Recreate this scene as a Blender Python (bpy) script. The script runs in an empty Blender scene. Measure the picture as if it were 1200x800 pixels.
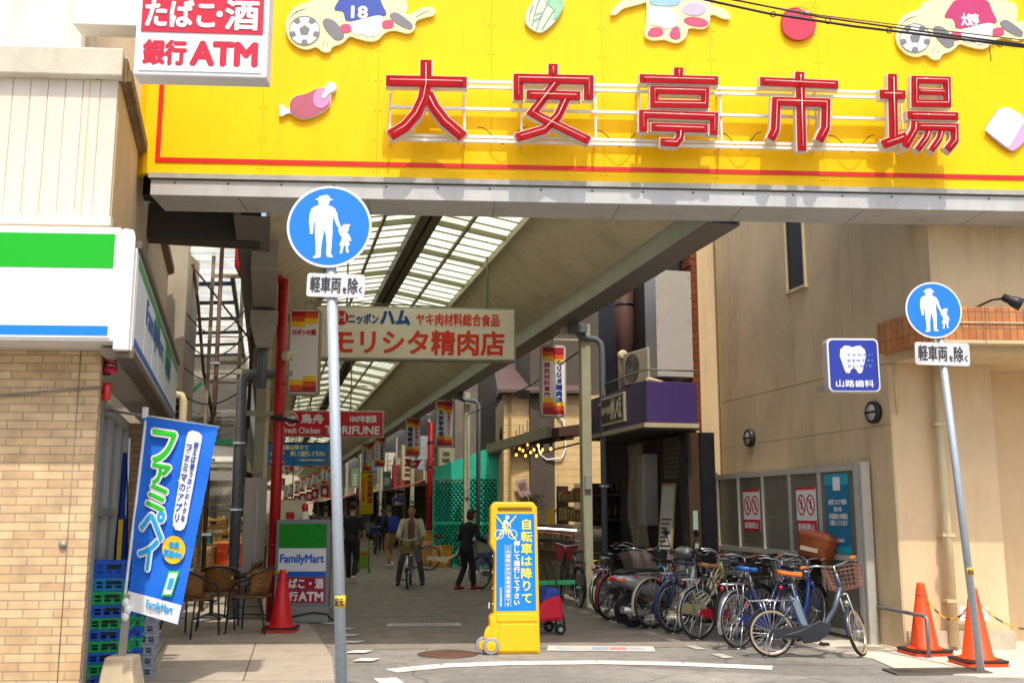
import bpy, bmesh, math, random
from mathutils import Vector, Matrix
random.seed(7)
R = math.radians
SC = bpy.context.scene
COL = SC.collection

# ------------------------------------------------------------------ camera
FPX = 1180.0
PITCH = math.atan(198 / FPX)
CT, ST = math.cos(PITCH), math.sin(PITCH)
AXIS = math.atan(288 / 1196.5)          # the arcade runs this far to the left of the view
CAMH = 1.6
cam = bpy.data.cameras.new('camera')
cam.sensor_width = 36; cam.lens = 36 * FPX / 1200
cam.clip_start = 0.1; cam.clip_end = 2000
cam.dof.use_dof = True; cam.dof.focus_distance = 11.0; cam.dof.aperture_fstop = 3.2
camo = bpy.data.objects.new('camera', cam); COL.objects.link(camo)
camo.location = (0, 0, CAMH); camo.rotation_euler = (R(90) + PITCH, 0, 0)
SC.camera = camo

# ------------------------------------------------------------------ sky, sun, exposure
SUN_DIR = Vector((0.19, -0.98, 1.98)).normalized()      # towards the sun
elev = math.asin(SUN_DIR.z); azim = math.atan2(SUN_DIR.x, SUN_DIR.y)
W = bpy.data.worlds.new('World'); SC.world = W; W.use_nodes = True
nt = W.node_tree
sky = nt.nodes.new('ShaderNodeTexSky'); sky.sky_type = 'NISHITA'; sky.sun_disc = False
sky.sun_elevation = elev; sky.sun_rotation = azim; sky.air_density = 1.0; sky.dust_density = 4.0; sky.ozone_density = 0.6
bg = nt.nodes['Background']; bg.inputs['Strength'].default_value = 0.15
nt.links.new(sky.outputs['Color'], bg.inputs['Color'])
sun = bpy.data.lights.new('sun', 'SUN'); sun.energy = 2.15; sun.angle = R(0.55); sun.color = (1.0, 0.93, 0.82)
suno = bpy.data.objects.new('sun', sun); COL.objects.link(suno)
suno.location = (5, -20, 40)
suno.rotation_euler = SUN_DIR.to_track_quat('Z', 'Y').to_euler()
SC.view_settings.view_transform = 'Standard'
SC.view_settings.look = 'None'
SC.view_settings.exposure = 0.87
SC.view_settings.gamma = 1.0
SC.cycles.max_bounces = 10; SC.cycles.diffuse_bounces = 6; SC.cycles.transmission_bounces = 8; SC.cycles.transparent_max_bounces = 8
SC.cycles.use_denoising = True
SC.cycles.sample_clamp_indirect = 6.0

# ------------------------------------------------------------------ placing helpers (real positions from sight lines)
def ray(u, v):
    x, y = u - 600.0, 400.0 - v
    return x, FPX * CT - y * ST, FPX * ST + y * CT
def G(u, v, z=0.0):
    X, Y, Z = ray(u, v); t = (z - CAMH) / Z
    return Vector((X * t, Y * t, z))
def D(u, v, Yd):
    X, Y, Z = ray(u, v); t = Yd / Y
    return Vector((X * t, Yd, CAMH + Z * t))
CA, SA = math.cos(AXIS), math.sin(AXIS)
def L(p, s, z=0.0):
    return Vector((p * CA - s * SA, p * SA + s * CA, z))
def PS(P):
    return P.x * CA + P.y * SA, -P.x * SA + P.y * CA
def S_at(u, p):
    """distance along the arcade at which the line p meets pixel column u (mid height)"""
    k = (u - 600) / 1196.5
    # (p*CA - s*SA) = k*(p*SA + s*CA)
    return p * (CA - k * SA) / (SA + k * CA)

# ------------------------------------------------------------------ materials
def lin(h):
    h = h.lstrip('#'); c = [int(h[i:i + 2], 16) / 255 for i in (0, 2, 4)]
    return tuple((x / 12.92 if x <= .04045 else ((x + .055) / 1.055) ** 2.4) for x in c) + (1,)
MATS = {}
def mat(key, col, rough=.6, metal=0.0, var=.10, scale=6.0, bump=0.0, bscale=40.0, dirt=0.0, dirtcol='#3a2f22', streak=False, spec=None, emit=0.0, coat=0.0):
    """procedural painted / bare surface: base colour broken up by two noises, optional wear in streaks, bump"""
    if key in MATS: return MATS[key]
    m = bpy.data.materials.new(key); m.use_nodes = True; MATS[key] = m
    n, l = m.node_tree.nodes, m.node_tree.links
    b = n['Principled BSDF']
    c = lin(col) if isinstance(col, str) else tuple(col) + ((1,) if len(col) == 3 else ())
    b.inputs['Roughness'].default_value = rough; b.inputs['Metallic'].default_value = metal
    if spec is not None: b.inputs['Specular IOR Level'].default_value = spec
    if coat: b.inputs['Coat Weight'].default_value = coat; b.inputs['Coat Roughness'].default_value = .08
    tc = n.new('ShaderNodeTexCoord')
    out = None
    if var > 0:
        nz = n.new('ShaderNodeTexNoise'); nz.inputs['Scale'].default_value = scale; nz.inputs['Detail'].default_value = 6; nz.inputs['Roughness'].default_value = .65
        l.new(tc.outputs['Object'], nz.inputs['Vector'])
        mp = n.new('ShaderNodeMapRange'); mp.inputs['From Min'].default_value = .3; mp.inputs['From Max'].default_value = .7
        mp.inputs['To Min'].default_value = 1 - var; mp.inputs['To Max'].default_value = 1 + var * .6
        l.new(nz.outputs['Fac'], mp.inputs['Value'])
        mx = n.new('ShaderNodeMix'); mx.data_type = 'RGBA'; mx.blend_type = 'MULTIPLY'; mx.inputs['Factor'].default_value = 1
        mx.inputs['A'].default_value = c; l.new(mp.outputs['Result'], mx.inputs['B']); out = mx.outputs['Result']
        mr = n.new('ShaderNodeMapRange'); mr.inputs['To Min'].default_value = max(0.02, rough - .12); mr.inputs['To Max'].default_value = min(1, rough + .12)
        l.new(nz.outputs['Fac'], mr.inputs['Value']); l.new(mr.outputs['Result'], b.inputs['Roughness'])
    if dirt > 0:
        mpg = n.new('ShaderNodeMapping'); mpg.inputs['Scale'].default_value = (1.5, 1.5, .2) if streak else (1, 1, 1)
        l.new(tc.outputs['Object'], mpg.inputs['Vector'])
        n2 = n.new('ShaderNodeTexNoise'); n2.inputs['Scale'].default_value = 2.3; n2.inputs['Detail'].default_value = 8; n2.inputs['Roughness'].default_value = .7
        l.new(mpg.outputs['Vector'], n2.inputs['Vector'])
        rp = n.new('ShaderNodeMapRange'); rp.inputs['From Min'].default_value = .5; rp.inputs['From Max'].default_value = .78; rp.inputs['To Max'].default_value = dirt
        l.new(n2.outputs['Fac'], rp.inputs['Value'])
        mx2 = n.new('ShaderNodeMix'); mx2.data_type = 'RGBA'
        l.new(rp.outputs['Result'], mx2.inputs['Factor'])
        if out: l.new(out, mx2.inputs['A'])
        else: mx2.inputs['A'].default_value = c
        mx2.inputs['B'].default_value = lin(dirtcol); out = mx2.outputs['Result']
    if out: l.new(out, b.inputs['Base Color'])
    else: b.inputs['Base Color'].default_value = c
    if bump > 0:
        nb = n.new('ShaderNodeTexNoise'); nb.inputs['Scale'].default_value = bscale; nb.inputs['Detail'].default_value = 5
        l.new(tc.outputs['Object'], nb.inputs['Vector'])
        bp = n.new('ShaderNodeBump'); bp.inputs['Strength'].default_value = bump; bp.inputs['Distance'].default_value = .01
        l.new(nb.outputs['Fac'], bp.inputs['Height']); l.new(bp.outputs['Normal'], b.inputs['Normal'])
    if emit:
        b.inputs['Emission Color'].default_value = c; b.inputs['Emission Strength'].default_value = emit
    return m
def brickmat(key, c1, c2, mortar, bw, bh, msize=.008, rough=.75, axis='XZ', offset=.5, bump=.5, var=.12):
    if key in MATS: return MATS[key]
    m = bpy.data.materials.new(key); m.use_nodes = True; MATS[key] = m
    n, l = m.node_tree.nodes, m.node_tree.links; b = n['Principled BSDF']; b.inputs['Roughness'].default_value = rough
    tc = n.new('ShaderNodeTexCoord'); sp = n.new('ShaderNodeSeparateXYZ'); cb = n.new('ShaderNodeCombineXYZ')
    l.new(tc.outputs['Object'], sp.inputs[0])
    if axis == 'ANY':
        ad = n.new('ShaderNodeMath'); ad.operation = 'ADD'; l.new(sp.outputs['X'], ad.inputs[0]); l.new(sp.outputs['Y'], ad.inputs[1]); l.new(ad.outputs[0], cb.inputs['X'])
    else: l.new(sp.outputs[axis[0]], cb.inputs['X'])
    l.new(sp.outputs[axis[1] if axis != 'ANY' else 'Z'], cb.inputs['Y'])
    br = n.new('ShaderNodeTexBrick'); br.offset = offset
    br.inputs['Color1'].default_value = lin(c1); br.inputs['Color2'].default_value = lin(c2); br.inputs['Mortar'].default_value = lin(mortar)
    br.inputs['Scale'].default_value = 1; br.inputs['Brick Width'].default_value = bw; br.inputs['Row Height'].default_value = bh
    br.inputs['Mortar Size'].default_value = msize; br.inputs['Mortar Smooth'].default_value = .2; br.inputs['Bias'].default_value = 0
    l.new(cb.outputs[0], br.inputs['Vector'])
    nz = n.new('ShaderNodeTexNoise'); nz.inputs['Scale'].default_value = 5; nz.inputs['Detail'].default_value = 8; l.new(tc.outputs['Object'], nz.inputs['Vector'])
    mp = n.new('ShaderNodeMapRange'); mp.inputs['From Min'].default_value = .3; mp.inputs['From Max'].default_value = .7; mp.inputs['To Min'].default_value = 1 - var; mp.inputs['To Max'].default_value = 1 + var * .5
    l.new(nz.outputs['Fac'], mp.inputs['Value'])
    mx = n.new('ShaderNodeMix'); mx.data_type = 'RGBA'; mx.blend_type = 'MULTIPLY'; mx.inputs['Factor'].default_value = 1
    l.new(br.outputs['Color'], mx.inputs['A']); l.new(mp.outputs['Result'], mx.inputs['B']); l.new(mx.outputs['Result'], b.inputs['Base Color'])
    bp = n.new('ShaderNodeBump'); bp.inputs['Strength'].default_value = bump; bp.inputs['Distance'].default_value = .006; bp.invert = True
    l.new(br.outputs['Fac'], bp.inputs['Height']); l.new(bp.outputs['Normal'], b.inputs['Normal'])
    return m
def translucent(key, col, trans=.75):
    if key in MATS: return MATS[key]
    m = bpy.data.materials.new(key); m.use_nodes = True; MATS[key] = m
    n, l = m.node_tree.nodes, m.node_tree.links; n.remove(n['Principled BSDF'])
    o = n['Material Output']; t = n.new('ShaderNodeBsdfTranslucent'); d = n.new('ShaderNodeBsdfDiffuse'); x = n.new('ShaderNodeMixShader')
    tc = n.new('ShaderNodeTexCoord'); nz = n.new('ShaderNodeTexNoise'); nz.inputs['Scale'].default_value = 1.5; nz.inputs['Detail'].default_value = 6; l.new(tc.outputs['Object'], nz.inputs['Vector'])
    mp = n.new('ShaderNodeMapRange'); mp.inputs['From Min'].default_value = .3; mp.inputs['From Max'].default_value = .7; mp.inputs['To Min'].default_value = .75; mp.inputs['To Max'].default_value = 1.05
    l.new(nz.outputs['Fac'], mp.inputs['Value'])
    mx = n.new('ShaderNodeMix'); mx.data_type = 'RGBA'; mx.blend_type = 'MULTIPLY'; mx.inputs['Factor'].default_value = 1; mx.inputs['A'].default_value = lin(col); l.new(mp.outputs['Result'], mx.inputs['B'])
    l.new(mx.outputs['Result'], t.inputs['Color']); l.new(mx.outputs['Result'], d.inputs['Color'])
    x.inputs[0].default_value = trans; l.new(d.outputs[0], x.inputs[1]); l.new(t.outputs[0], x.inputs[2]); l.new(x.outputs[0], o.inputs['Surface'])
    return m
def glassmat(key, col='#202422', rough=.06, alpha=.6):
    if key in MATS: return MATS[key]
    m = bpy.data.materials.new(key); m.use_nodes = True; MATS[key] = m
    b = m.node_tree.nodes['Principled BSDF']; b.inputs['Base Color'].default_value = lin(col); b.inputs['Roughness'].default_value = rough; b.inputs['Alpha'].default_value = alpha
    return m

# ------------------------------------------------------------------ mesh builder
class MB:
    def __init__(s, M=None): s.v = []; s.f = []; s.mi = []; s.sm = []; s.M = M; s.cur = 0
    def add(s, vs, fs, smooth=False):
        k = len(s.v)
        for p in vs:
            p = Vector(p)
            s.v.append(tuple(s.M @ p) if s.M is not None else tuple(p))
        for f in fs:
            s.f.append(tuple(i + k for i in f)); s.mi.append(s.cur); s.sm.append(smooth)
        return s
    def bx(s, x0, x1, y0, y1, z0, z1):
        if x0 > x1: x0, x1 = x1, x0
        if y0 > y1: y0, y1 = y1, y0
        if z0 > z1: z0, z1 = z1, z0
        return s.add([(x0, y0, z0), (x1, y0, z0), (x1, y1, z0), (x0, y1, z0), (x0, y0, z1), (x1, y0, z1), (x1, y1, z1), (x0, y1, z1)],
                     [(3, 2, 1, 0), (4, 5, 6, 7), (0, 1, 5, 4), (1, 2, 6, 5), (2, 3, 7, 6), (3, 0, 4, 7)])
    def hexa(s, b, t):
        return s.add(list(b) + list(t), [(3, 2, 1, 0), (4, 5, 6, 7), (0, 1, 5, 4), (1, 2, 6, 5), (2, 3, 7, 6), (3, 0, 4, 7)])
    def quad(s, a, b, c, d): return s.add([a, b, c, d], [(0, 1, 2, 3)])
    def bar(s, a, b, w, h=None):
        """square bar from a to b"""
        a, b = Vector(a), Vector(b); h = h or w; d = (b - a).normalized()
        up = Vector((0, 0, 1)) if abs(d.z) < .95 else Vector((0, 1, 0))
        x = d.cross(up).normalized() * (w / 2); y = x.cross(d).normalized() * (h / 2)
        return s.hexa([a - x - y, a + x - y, a + x + y, a - x + y], [b - x - y, b + x - y, b + x + y, b - x + y])
    def tube(s, pts, r, n=8, closed=False, caps=True, sx=1.0):
        pts = [Vector(p) for p in pts]; m = len(pts)
        rr = r if isinstance(r, (list, tuple)) else [r] * m
        tans = []
        for i in range(m):
            a = pts[(i - 1) % m] if (closed or i > 0) else pts[i]
            b = pts[(i + 1) % m] if (closed or i < m - 1) else pts[i]
            t = b - a; tans.append(t.normalized() if t.length > 1e-9 else Vector((0, 0, 1)))
        t0 = tans[0]; ref = Vector((0, 0, 1)) if abs(t0.z) < .9 else Vector((1, 0, 0))
        nx = t0.cross(ref).normalized(); vs = []; 
        for i in range(m):
            t = tans[i]; nx = (nx - t * nx.dot(t)); nx = nx.normalized() if nx.length > 1e-6 else t.orthogonal().normalized()
            ny = t.cross(nx)
            for k in range(n):
                a = 2 * math.pi * k / n
                vs.append(pts[i] + (nx * math.cos(a) * sx + ny * math.sin(a)) * rr[i])
        fs = []
        for i in range(m if closed else m - 1):
            j = (i + 1) % m
            for k in range(n):
                k2 = (k + 1) % n; fs.append((i * n + k, i * n + k2, j * n + k2, j * n + k))
        s.add(vs, fs, True)
        if caps and not closed:
            base = len(s.v) - len(vs)
            s.f.append(tuple(base + k for k in reversed(range(n)))); s.mi.append(s.cur); s.sm.append(False)
            s.f.append(tuple(base + (m - 1) * n + k for k in range(n))); s.mi.append(s.cur); s.sm.append(False)
        return s
    def lathe(s, prof, n=16, org=(0, 0, 0), M=None, smooth=True, sx=1, sy=1):
        vs = []; fs = []; o = Vector(org)
        for r, z in prof:
            for k in range(n):
                a = 2 * math.pi * k / n; p = Vector((r * math.cos(a) * sx, r * math.sin(a) * sy, z))
                if M is not None: p = M @ p
                vs.append(p + o)
        for i in range(len(prof) - 1):
            for k in range(n):
                k2 = (k + 1) % n; fs.append((i * n + k, i * n + k2, (i + 1) * n + k2, (i + 1) * n + k))
        s.add(vs, fs, smooth); base = len(s.v) - len(vs)
        if prof[0][0] > 1e-6: s.f.append(tuple(base + k for k in reversed(range(n)))); s.mi.append(s.cur); s.sm.append(False)
        if prof[-1][0] > 1e-6: s.f.append(tuple(base + (len(prof) - 1) * n + k for k in range(n))); s.mi.append(s.cur); s.sm.append(False)
        return s
    def ball(s, c, rx, ry=None, rz=None, n=14, m=9, M=None):
        ry = ry or rx; rz = rz or rx
        prof = [(max(1e-5, math.sin(math.pi * i / m)), -math.cos(math.pi * i / m)) for i in range(m + 1)]
        T = Matrix.Diagonal((rx, ry, rz)).to_3x3()
        if M is not None: T = M @ T
        return s.lathe(prof, n, c, T)
    def prism(s, poly, y0, y1):
        """outline in x,z, extruded from y0 (front) to y1"""
        n = len(poly); ar = sum(poly[i][0] * poly[(i + 1) % n][1] - poly[(i + 1) % n][0] * poly[i][1] for i in range(n))
        if ar < 0: poly = poly[::-1]
        vs = [(x, y0, z) for x, z in poly] + [(x, y1, z) for x, z in poly]
        fs = [tuple(range(n)), tuple(range(2 * n - 1, n - 1, -1))] + [(i + n, (i + 1) % n + n, (i + 1) % n, i) for i in range(n)]
        return s.add(vs, fs)
    def ribbon(s, pts, w, y0, y1, closed=False):
        P = [Vector(p).to_2d() if len(p) > 2 else Vector(p) for p in pts]; n = len(P); Lf, Rt = [], []
        for i in range(n):
            a = P[(i - 1) % n] if closed or i > 0 else None; b = P[(i + 1) % n] if closed or i < n - 1 else None
            d1 = (P[i] - a).normalized() if a is not None else None; d2 = (b - P[i]).normalized() if b is not None else None
            if d1 is None: nr = Vector((-d2.y, d2.x)); k = 1
            elif d2 is None: nr = Vector((-d1.y, d1.x)); k = 1
            else:
                t = (d1 + d2).normalized(); nr = Vector((-t.y, t.x)); k = 1 / max(.5, nr.dot(Vector((-d1.y, d1.x))))
            Lf.append(P[i] + nr * (w / 2 * k)); Rt.append(P[i] - nr * (w / 2 * k))
        if closed:
            for i in range(n):
                j = (i + 1) % n; s.prism([tuple(Rt[i]), tuple(Rt[j]), tuple(Lf[j]), tuple(Lf[i])], y0, y1)
        else: s.prism([tuple(q) for q in Rt] + [tuple(q) for q in reversed(Lf)], y0, y1)
        return s
    def build(s, name, mats, parent=None, bevel=0.0, loc=None, rot=None):
        me = bpy.data.meshes.new(name)
        me.from_pydata(s.v, [], s.f)
        if not isinstance(mats, (list, tuple)): mats = [mats]
        for m in mats: me.materials.append(m)
        me.polygons.foreach_set('material_index', s.mi); me.polygons.foreach_set('use_smooth', s.sm)
        me.update()
        o = bpy.data.objects.new(name, me); COL.objects.link(o)
        if parent is not None: o.parent = parent
        if loc is not None: o.location = loc
        if rot is not None: o.rotation_euler = rot
        if bevel > 0:
            b = o.modifiers.new('bevel', 'BEVEL'); b.width = bevel; b.segments = 2; b.limit_method = 'ANGLE'; b.angle_limit = R(40)
        return o

def tag(o, label, cat, group=None):
    o['label'] = label; o['category'] = cat
    if group: o['group'] = group
    return o
def thing(name, label, cat, loc=(0, 0, 0), rz=0.0, group=None):
    o = bpy.data.objects.new(name, None); COL.objects.link(o); o.empty_display_size = .2
    o.location = loc; o.rotation_euler = (0, 0, rz); return tag(o, label, cat, group)
def struct(o, kind='structure'):
    o['kind'] = kind; return o
KIDS = {}
def kids_of(o):
    return [c for c in bpy.data.objects if c.parent == o]
def dup(root, loc, rz, label=None, kids=None):
    r = root.copy(); COL.objects.link(r); r.location = loc; r.rotation_euler = (0, 0, rz)
    if label: r['label'] = label
    for ch in kids_of(root):
        c = ch.copy(); COL.objects.link(c); c.parent = r
        for g in kids_of(ch):
            d = g.copy(); COL.objects.link(d); d.parent = c
    return r

# ------------------------------------------------------------------ lettering (deferred, so that all glyphs are made in one go)
TXT = []
def txt(parent, items, m, y=0.0, name='lettering', M=None, za=1.0):
    """items: (string, x0, z0, x1, z1[, 'v'][, bold]) in the parent's x,z plane facing -y"""
    me = bpy.data.meshes.new(name); me.materials.append(m)
    o = bpy.data.objects.new(name, me); COL.objects.link(o); o.parent = parent
    TXT.append((o, items, y, M, za)); return o
def flush_text():
    need = {}
    for o, items, y, M, za in TXT:
        for it in items:
            for c in (list(it[0]) if 'v' in it[5:] else [it[0]]): need.setdefault(c, None)
    tmp = []
    for k in need:
        c = bpy.data.curves.new('glyph', 'FONT'); c.body = k; c.size = 1; c.resolution_u = 3
        ob = bpy.data.objects.new('glyph', c); COL.objects.link(ob); tmp.append((k, ob))
    dg = bpy.context.evaluated_depsgraph_get()
    for k, ob in tmp:
        me = bpy.data.meshes.new_from_object(ob.evaluated_get(dg))
        need[k] = ([tuple(v.co) for v in me.vertices], [tuple(p.vertices) for p in me.polygons]); bpy.data.meshes.remove(me)
    for k, ob in tmp:
        c = ob.data; bpy.data.objects.remove(ob); bpy.data.curves.remove(c)
    for o, items, y, M, za in TXT:
        V, F = [], []
        def put(g, x0, z0, x1, z1, bold, keep):
            vs, fs = g
            if not vs: return
            ax, bx = min(v[0] for v in vs), max(v[0] for v in vs); ay, by = min(v[1] for v in vs), max(v[1] for v in vs)
            w, h = max(bx - ax, 1e-3), max(by - ay, 1e-3)
            if keep:                       # one cell of a column: keep the glyph's own proportions, centred
                sz = (z1 - z0) * .92; sx = (x1 - x0) if za != 1.0 else min(x1 - x0, sz * 1.08)
                ox, oz = (x0 + x1) / 2 - sx * (ax + bx) / 2, (z0 + z1) / 2 - sz * .36
            else:
                sx, sz = (x1 - x0) / w, (z1 - z0) / h; ox, oz = x0 - ax * sx, z0 - ay * sz
            offs = [(0, 0)]
            if bold: 
                d = bold
                offs = [(0, 0), (d, 0), (-d, 0), (0, d), (0, -d), (d * .7, d * .7), (-d * .7, d * .7), (d * .7, -d * .7), (-d * .7, -d * .7)]
            for q, (dx, dz) in enumerate(offs):
                dz *= za
                k0 = len(V)
                V.extend((ox + v[0] * sx + dx, y - q * .0003, oz + v[1] * sz + dz) for v in vs)
                F.extend(tuple(i + k0 for i in f) for f in fs)
        for it in items:
            s, x0, z0, x1, z1 = it[:5]; ex = it[5:]; vert = 'v' in ex; bold = next((e for e in ex if isinstance(e, float)), 0.0)
            if vert:
                n = len(s); h = (z1 - z0) / n
                for i, ch in enumerate(s): put(need[ch], x0, z1 - (i + 1) * h, x1, z1 - i * h, bold, True)
            else: put(need[s], x0, z0, x1, z1, bold, False)
        if M is not None: V = [tuple(M @ Vector(v)) for v in V]
        o.data.from_pydata(V, [], F); o.data.update()

# ------------------------------------------------------------------ common materials
M_GALV = mat('galvanised_steel', '#a9b4bb', .45, .35, .14, 30, .05)
M_WHITE = mat('white_paint', '#dedcd6', .5, 0, .05, 4)
M_SIGNW = mat('sign_white_acrylic', '#e4e4e2', .35, 0, .03, 3)
M_SIGNCREAM = mat('aged_acrylic_cream', '#d3cfb4', .4, 0, .08, 2, dirt=.12, dirtcol='#8a7a50')
M_RED = mat('sign_red', '#c8102a', .4, 0, .05, 4)
M_REDLT = mat('sign_crimson', '#c2002c', .4, 0, .05, 4)
M_BLUE = mat('sign_blue', '#0b76d8', .4, 0, .04, 4)
M_NAVY = mat('sign_navy', '#0d3a9a', .35, 0, .04, 4)
M_GREEN = mat('sign_green', '#12b32a', .4, 0, .03, 4)
M_BLACK = mat('black_plastic', '#161617', .5, 0, .15, 20)
M_DARK = mat('dark_metal', '#2c2d2f', .45, .5, .15, 20)
M_CHROME = mat('chrome_steel', '#b9bcc0', .22, .95, .06, 20)
M_ALU = mat('aluminium', '#b5b6b2', .38, .7, .08, 10)
M_ORANGE = mat('cone_orange', '#ee4608', .55, 0, .12, 8, .1, 30, dirt=.3, dirtcol='#6a2a10')
M_YELP = mat('plastic_yellow', '#f2b800', .5, 0, .08, 5, .08, 25, dirt=.22, dirtcol='#8a6a10')
M_RUBBER = mat('tyre_rubber', '#1c1b1b', .8, 0, .25, 15)
M_POSTW = mat('post_greenish_cream', '#9c9a7e', .55, 0, .12, 4, dirt=.35, dirtcol='#5a5038', streak=True)
M_PIPEG = mat('grey_pipe', '#5c646a', .5, 0, .14, 6)
M_PIPECREAM = mat('cream_pipe', '#c7b78f', .5, 0, .1, 5)
M_REDPIPE = mat('red_pipe', '#b30f16', .42, 0, .12, 6)
M_INK = mat('dark_ink', '#23242a', .5, 0, 0)
M_YEL = mat('sign_yellow', '#f0c412', .45, 0, .06, 4)
M_ORG = mat('sign_orange', '#dd5412', .45, 0, .05, 4)
M_CYAN = mat('sign_cyan', '#1f9fdd', .45, 0, .04, 4)
# ================================================================== GROUND
def groundmat():
    m = bpy.data.materials.new('asphalt'); m.use_nodes = True
    n, l = m.node_tree.nodes, m.node_tree.links; b = n['Principled BSDF']; b.inputs['Roughness'].default_value = .88
    tc = n.new('ShaderNodeTexCoord')
    def noise(sc, det=6, rough=.6):
        z = n.new('ShaderNodeTexNoise'); z.inputs['Scale'].default_value = sc; z.inputs['Detail'].default_value = det; z.inputs['Roughness'].default_value = rough
        l.new(tc.outputs['Object'], z.inputs['Vector']); return z
    a, c, d = noise(.55, 8), noise(90, 3, .8), noise(6, 8, .7)
    r = n.new('ShaderNodeValToRGB'); r.color_ramp.elements[0].position = .32; r.color_ramp.elements[0].color = (.20, .188, .165, 1)
    r.color_ramp.elements[1].position = .68; r.color_ramp.elements[1].color = (.31, .292, .258, 1); l.new(a.outputs['Fac'], r.inputs[0])
    r2 = n.new('ShaderNodeMapRange'); r2.inputs['From Min'].default_value = .3; r2.inputs['From Max'].default_value = .7; r2.inputs['To Min'].default_value = .45; r2.inputs['To Max'].default_value = 1.4; l.new(c.outputs['Fac'], r2.inputs['Value'])
    r3 = n.new('ShaderNodeMapRange'); r3.inputs['From Min'].default_value = .3; r3.inputs['From Max'].default_value = .7; r3.inputs['To Min'].default_value = .72; r3.inputs['To Max'].default_value = 1.14; l.new(d.outputs['Fac'], r3.inputs['Value'])
    mm = n.new('ShaderNodeMath'); mm.operation = 'MULTIPLY'; l.new(r2.outputs[0], mm.inputs[0]); l.new(r3.outputs[0], mm.inputs[1])
    mx = n.new('ShaderNodeMix'); mx.data_type = 'RGBA'; mx.blend_type = 'MULTIPLY'; mx.inputs['Factor'].default_value = 1
    l.new(r.outputs[0], mx.inputs['A']); l.new(mm.outputs[0], mx.inputs['B'])
    # crack lines
    vo = n.new('ShaderNodeTexVoronoi'); vo.feature = 'DISTANCE_TO_EDGE'; vo.inputs['Scale'].default_value = .42
    wp = noise(1.4, 6); ad = n.new('ShaderNodeMix'); ad.data_type = 'VECTOR'; ad.inputs['Factor'].default_value = .18
    l.new(tc.outputs['Object'], ad.inputs['A']); l.new(wp.outputs['Color'], ad.inputs['B']); l.new(ad.outputs['Result'], vo.inputs['Vector'])
    ck = n.new('ShaderNodeMapRange'); ck.inputs['From Min'].default_value = 0; ck.inputs['From Max'].default_value = .006; ck.inputs['To Min'].default_value = .55; ck.inputs['To Max'].default_value = 1; l.new(vo.outputs['Distance'], ck.inputs['Value'])
    mx2 = n.new('ShaderNodeMix'); mx2.data_type = 'RGBA'; mx2.blend_type = 'MULTIPLY'; mx2.inputs['Factor'].default_value = 1
    l.new(mx.outputs['Result'], mx2.inputs['A']); l.new(ck.outputs[0], mx2.inputs['B']); l.new(mx2.outputs['Result'], b.inputs['Base Color'])
    # old patches and small dark spots
    vp = n.new('ShaderNodeTexVoronoi'); vp.inputs['Scale'].default_value = .55; l.new(ad.outputs['Result'], vp.inputs['Vector'])
    sv = n.new('ShaderNodeSeparateXYZ'); l.new(vp.outputs['Color'], sv.inputs[0])
    pr = n.new('ShaderNodeMapRange'); pr.inputs['To Min'].default_value = .80; pr.inputs['To Max'].default_value = 1.08; l.new(sv.outputs['X'], pr.inputs['Value'])
    vg = n.new('ShaderNodeTexVoronoi'); vg.inputs['Scale'].default_value = 4.5; l.new(tc.outputs['Object'], vg.inputs['Vector'])
    gr = n.new('ShaderNodeMapRange'); gr.inputs['From Min'].default_value = .06; gr.inputs['From Max'].default_value = .10; gr.inputs['To Min'].default_value = .62; gr.inputs['To Max'].default_value = 1; l.new(vg.outputs['Distance'], gr.inputs['Value'])
    pm = n.new('ShaderNodeMath'); pm.operation = 'MULTIPLY'; l.new(pr.outputs[0], pm.inputs[0]); l.new(gr.outputs[0], pm.inputs[1])
    mx3 = n.new('ShaderNodeMix'); mx3.data_type = 'RGBA'; mx3.blend_type = 'MULTIPLY'; mx3.inputs['Factor'].default_value = 1
    l.new(mx2.outputs['Result'], mx3.inputs['A']); l.new(pm.outputs[0], mx3.inputs['B']); l.new(mx3.outputs['Result'], b.inputs['Base Color'])
    bp = n.new('ShaderNodeBump'); bp.inputs['Strength'].default_value = .5; bp.inputs['Distance'].default_value = .006
    l.new(c.outputs['Fac'], bp.inputs['Height']); l.new(bp.outputs['Normal'], b.inputs['Normal'])
    return m
M_ASPH = groundmat()
g = MB(); g.quad((-400, -200, 0), (400, -200, 0), (400, 600, 0), (-400, 600, 0)); struct(g.build('ground', M_ASPH))
def sheet(name, pts, m, z): 
    b = MB(); b.add([(p.x, p.y, z) for p in pts], [tuple(range(len(pts)))]); return struct(b.build(name, m))
M_CONC = mat('concrete_apron', '#cfc4b0', .85, 0, .14, 3, .25, 60, dirt=.35, dirtcol='#6f6454')
M_PATIO = mat('patio_concrete', '#a79b8a', .85, 0, .16, 2.5, .25, 60, dirt=.4, dirtcol='#5c5145')
# dark asphalt of the covered lane
M_LANE = mat('lane_asphalt', '#8a8276', .85, 0, .28, 3, .5, 90, dirt=.3, dirtcol='#3c3833')
sheet('covered_lane', [L(.9, 12.3), L(5.35, 11.5), L(5.35, 135), L(.3, 135), L(.3, 14)], M_LANE, .004)
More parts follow.
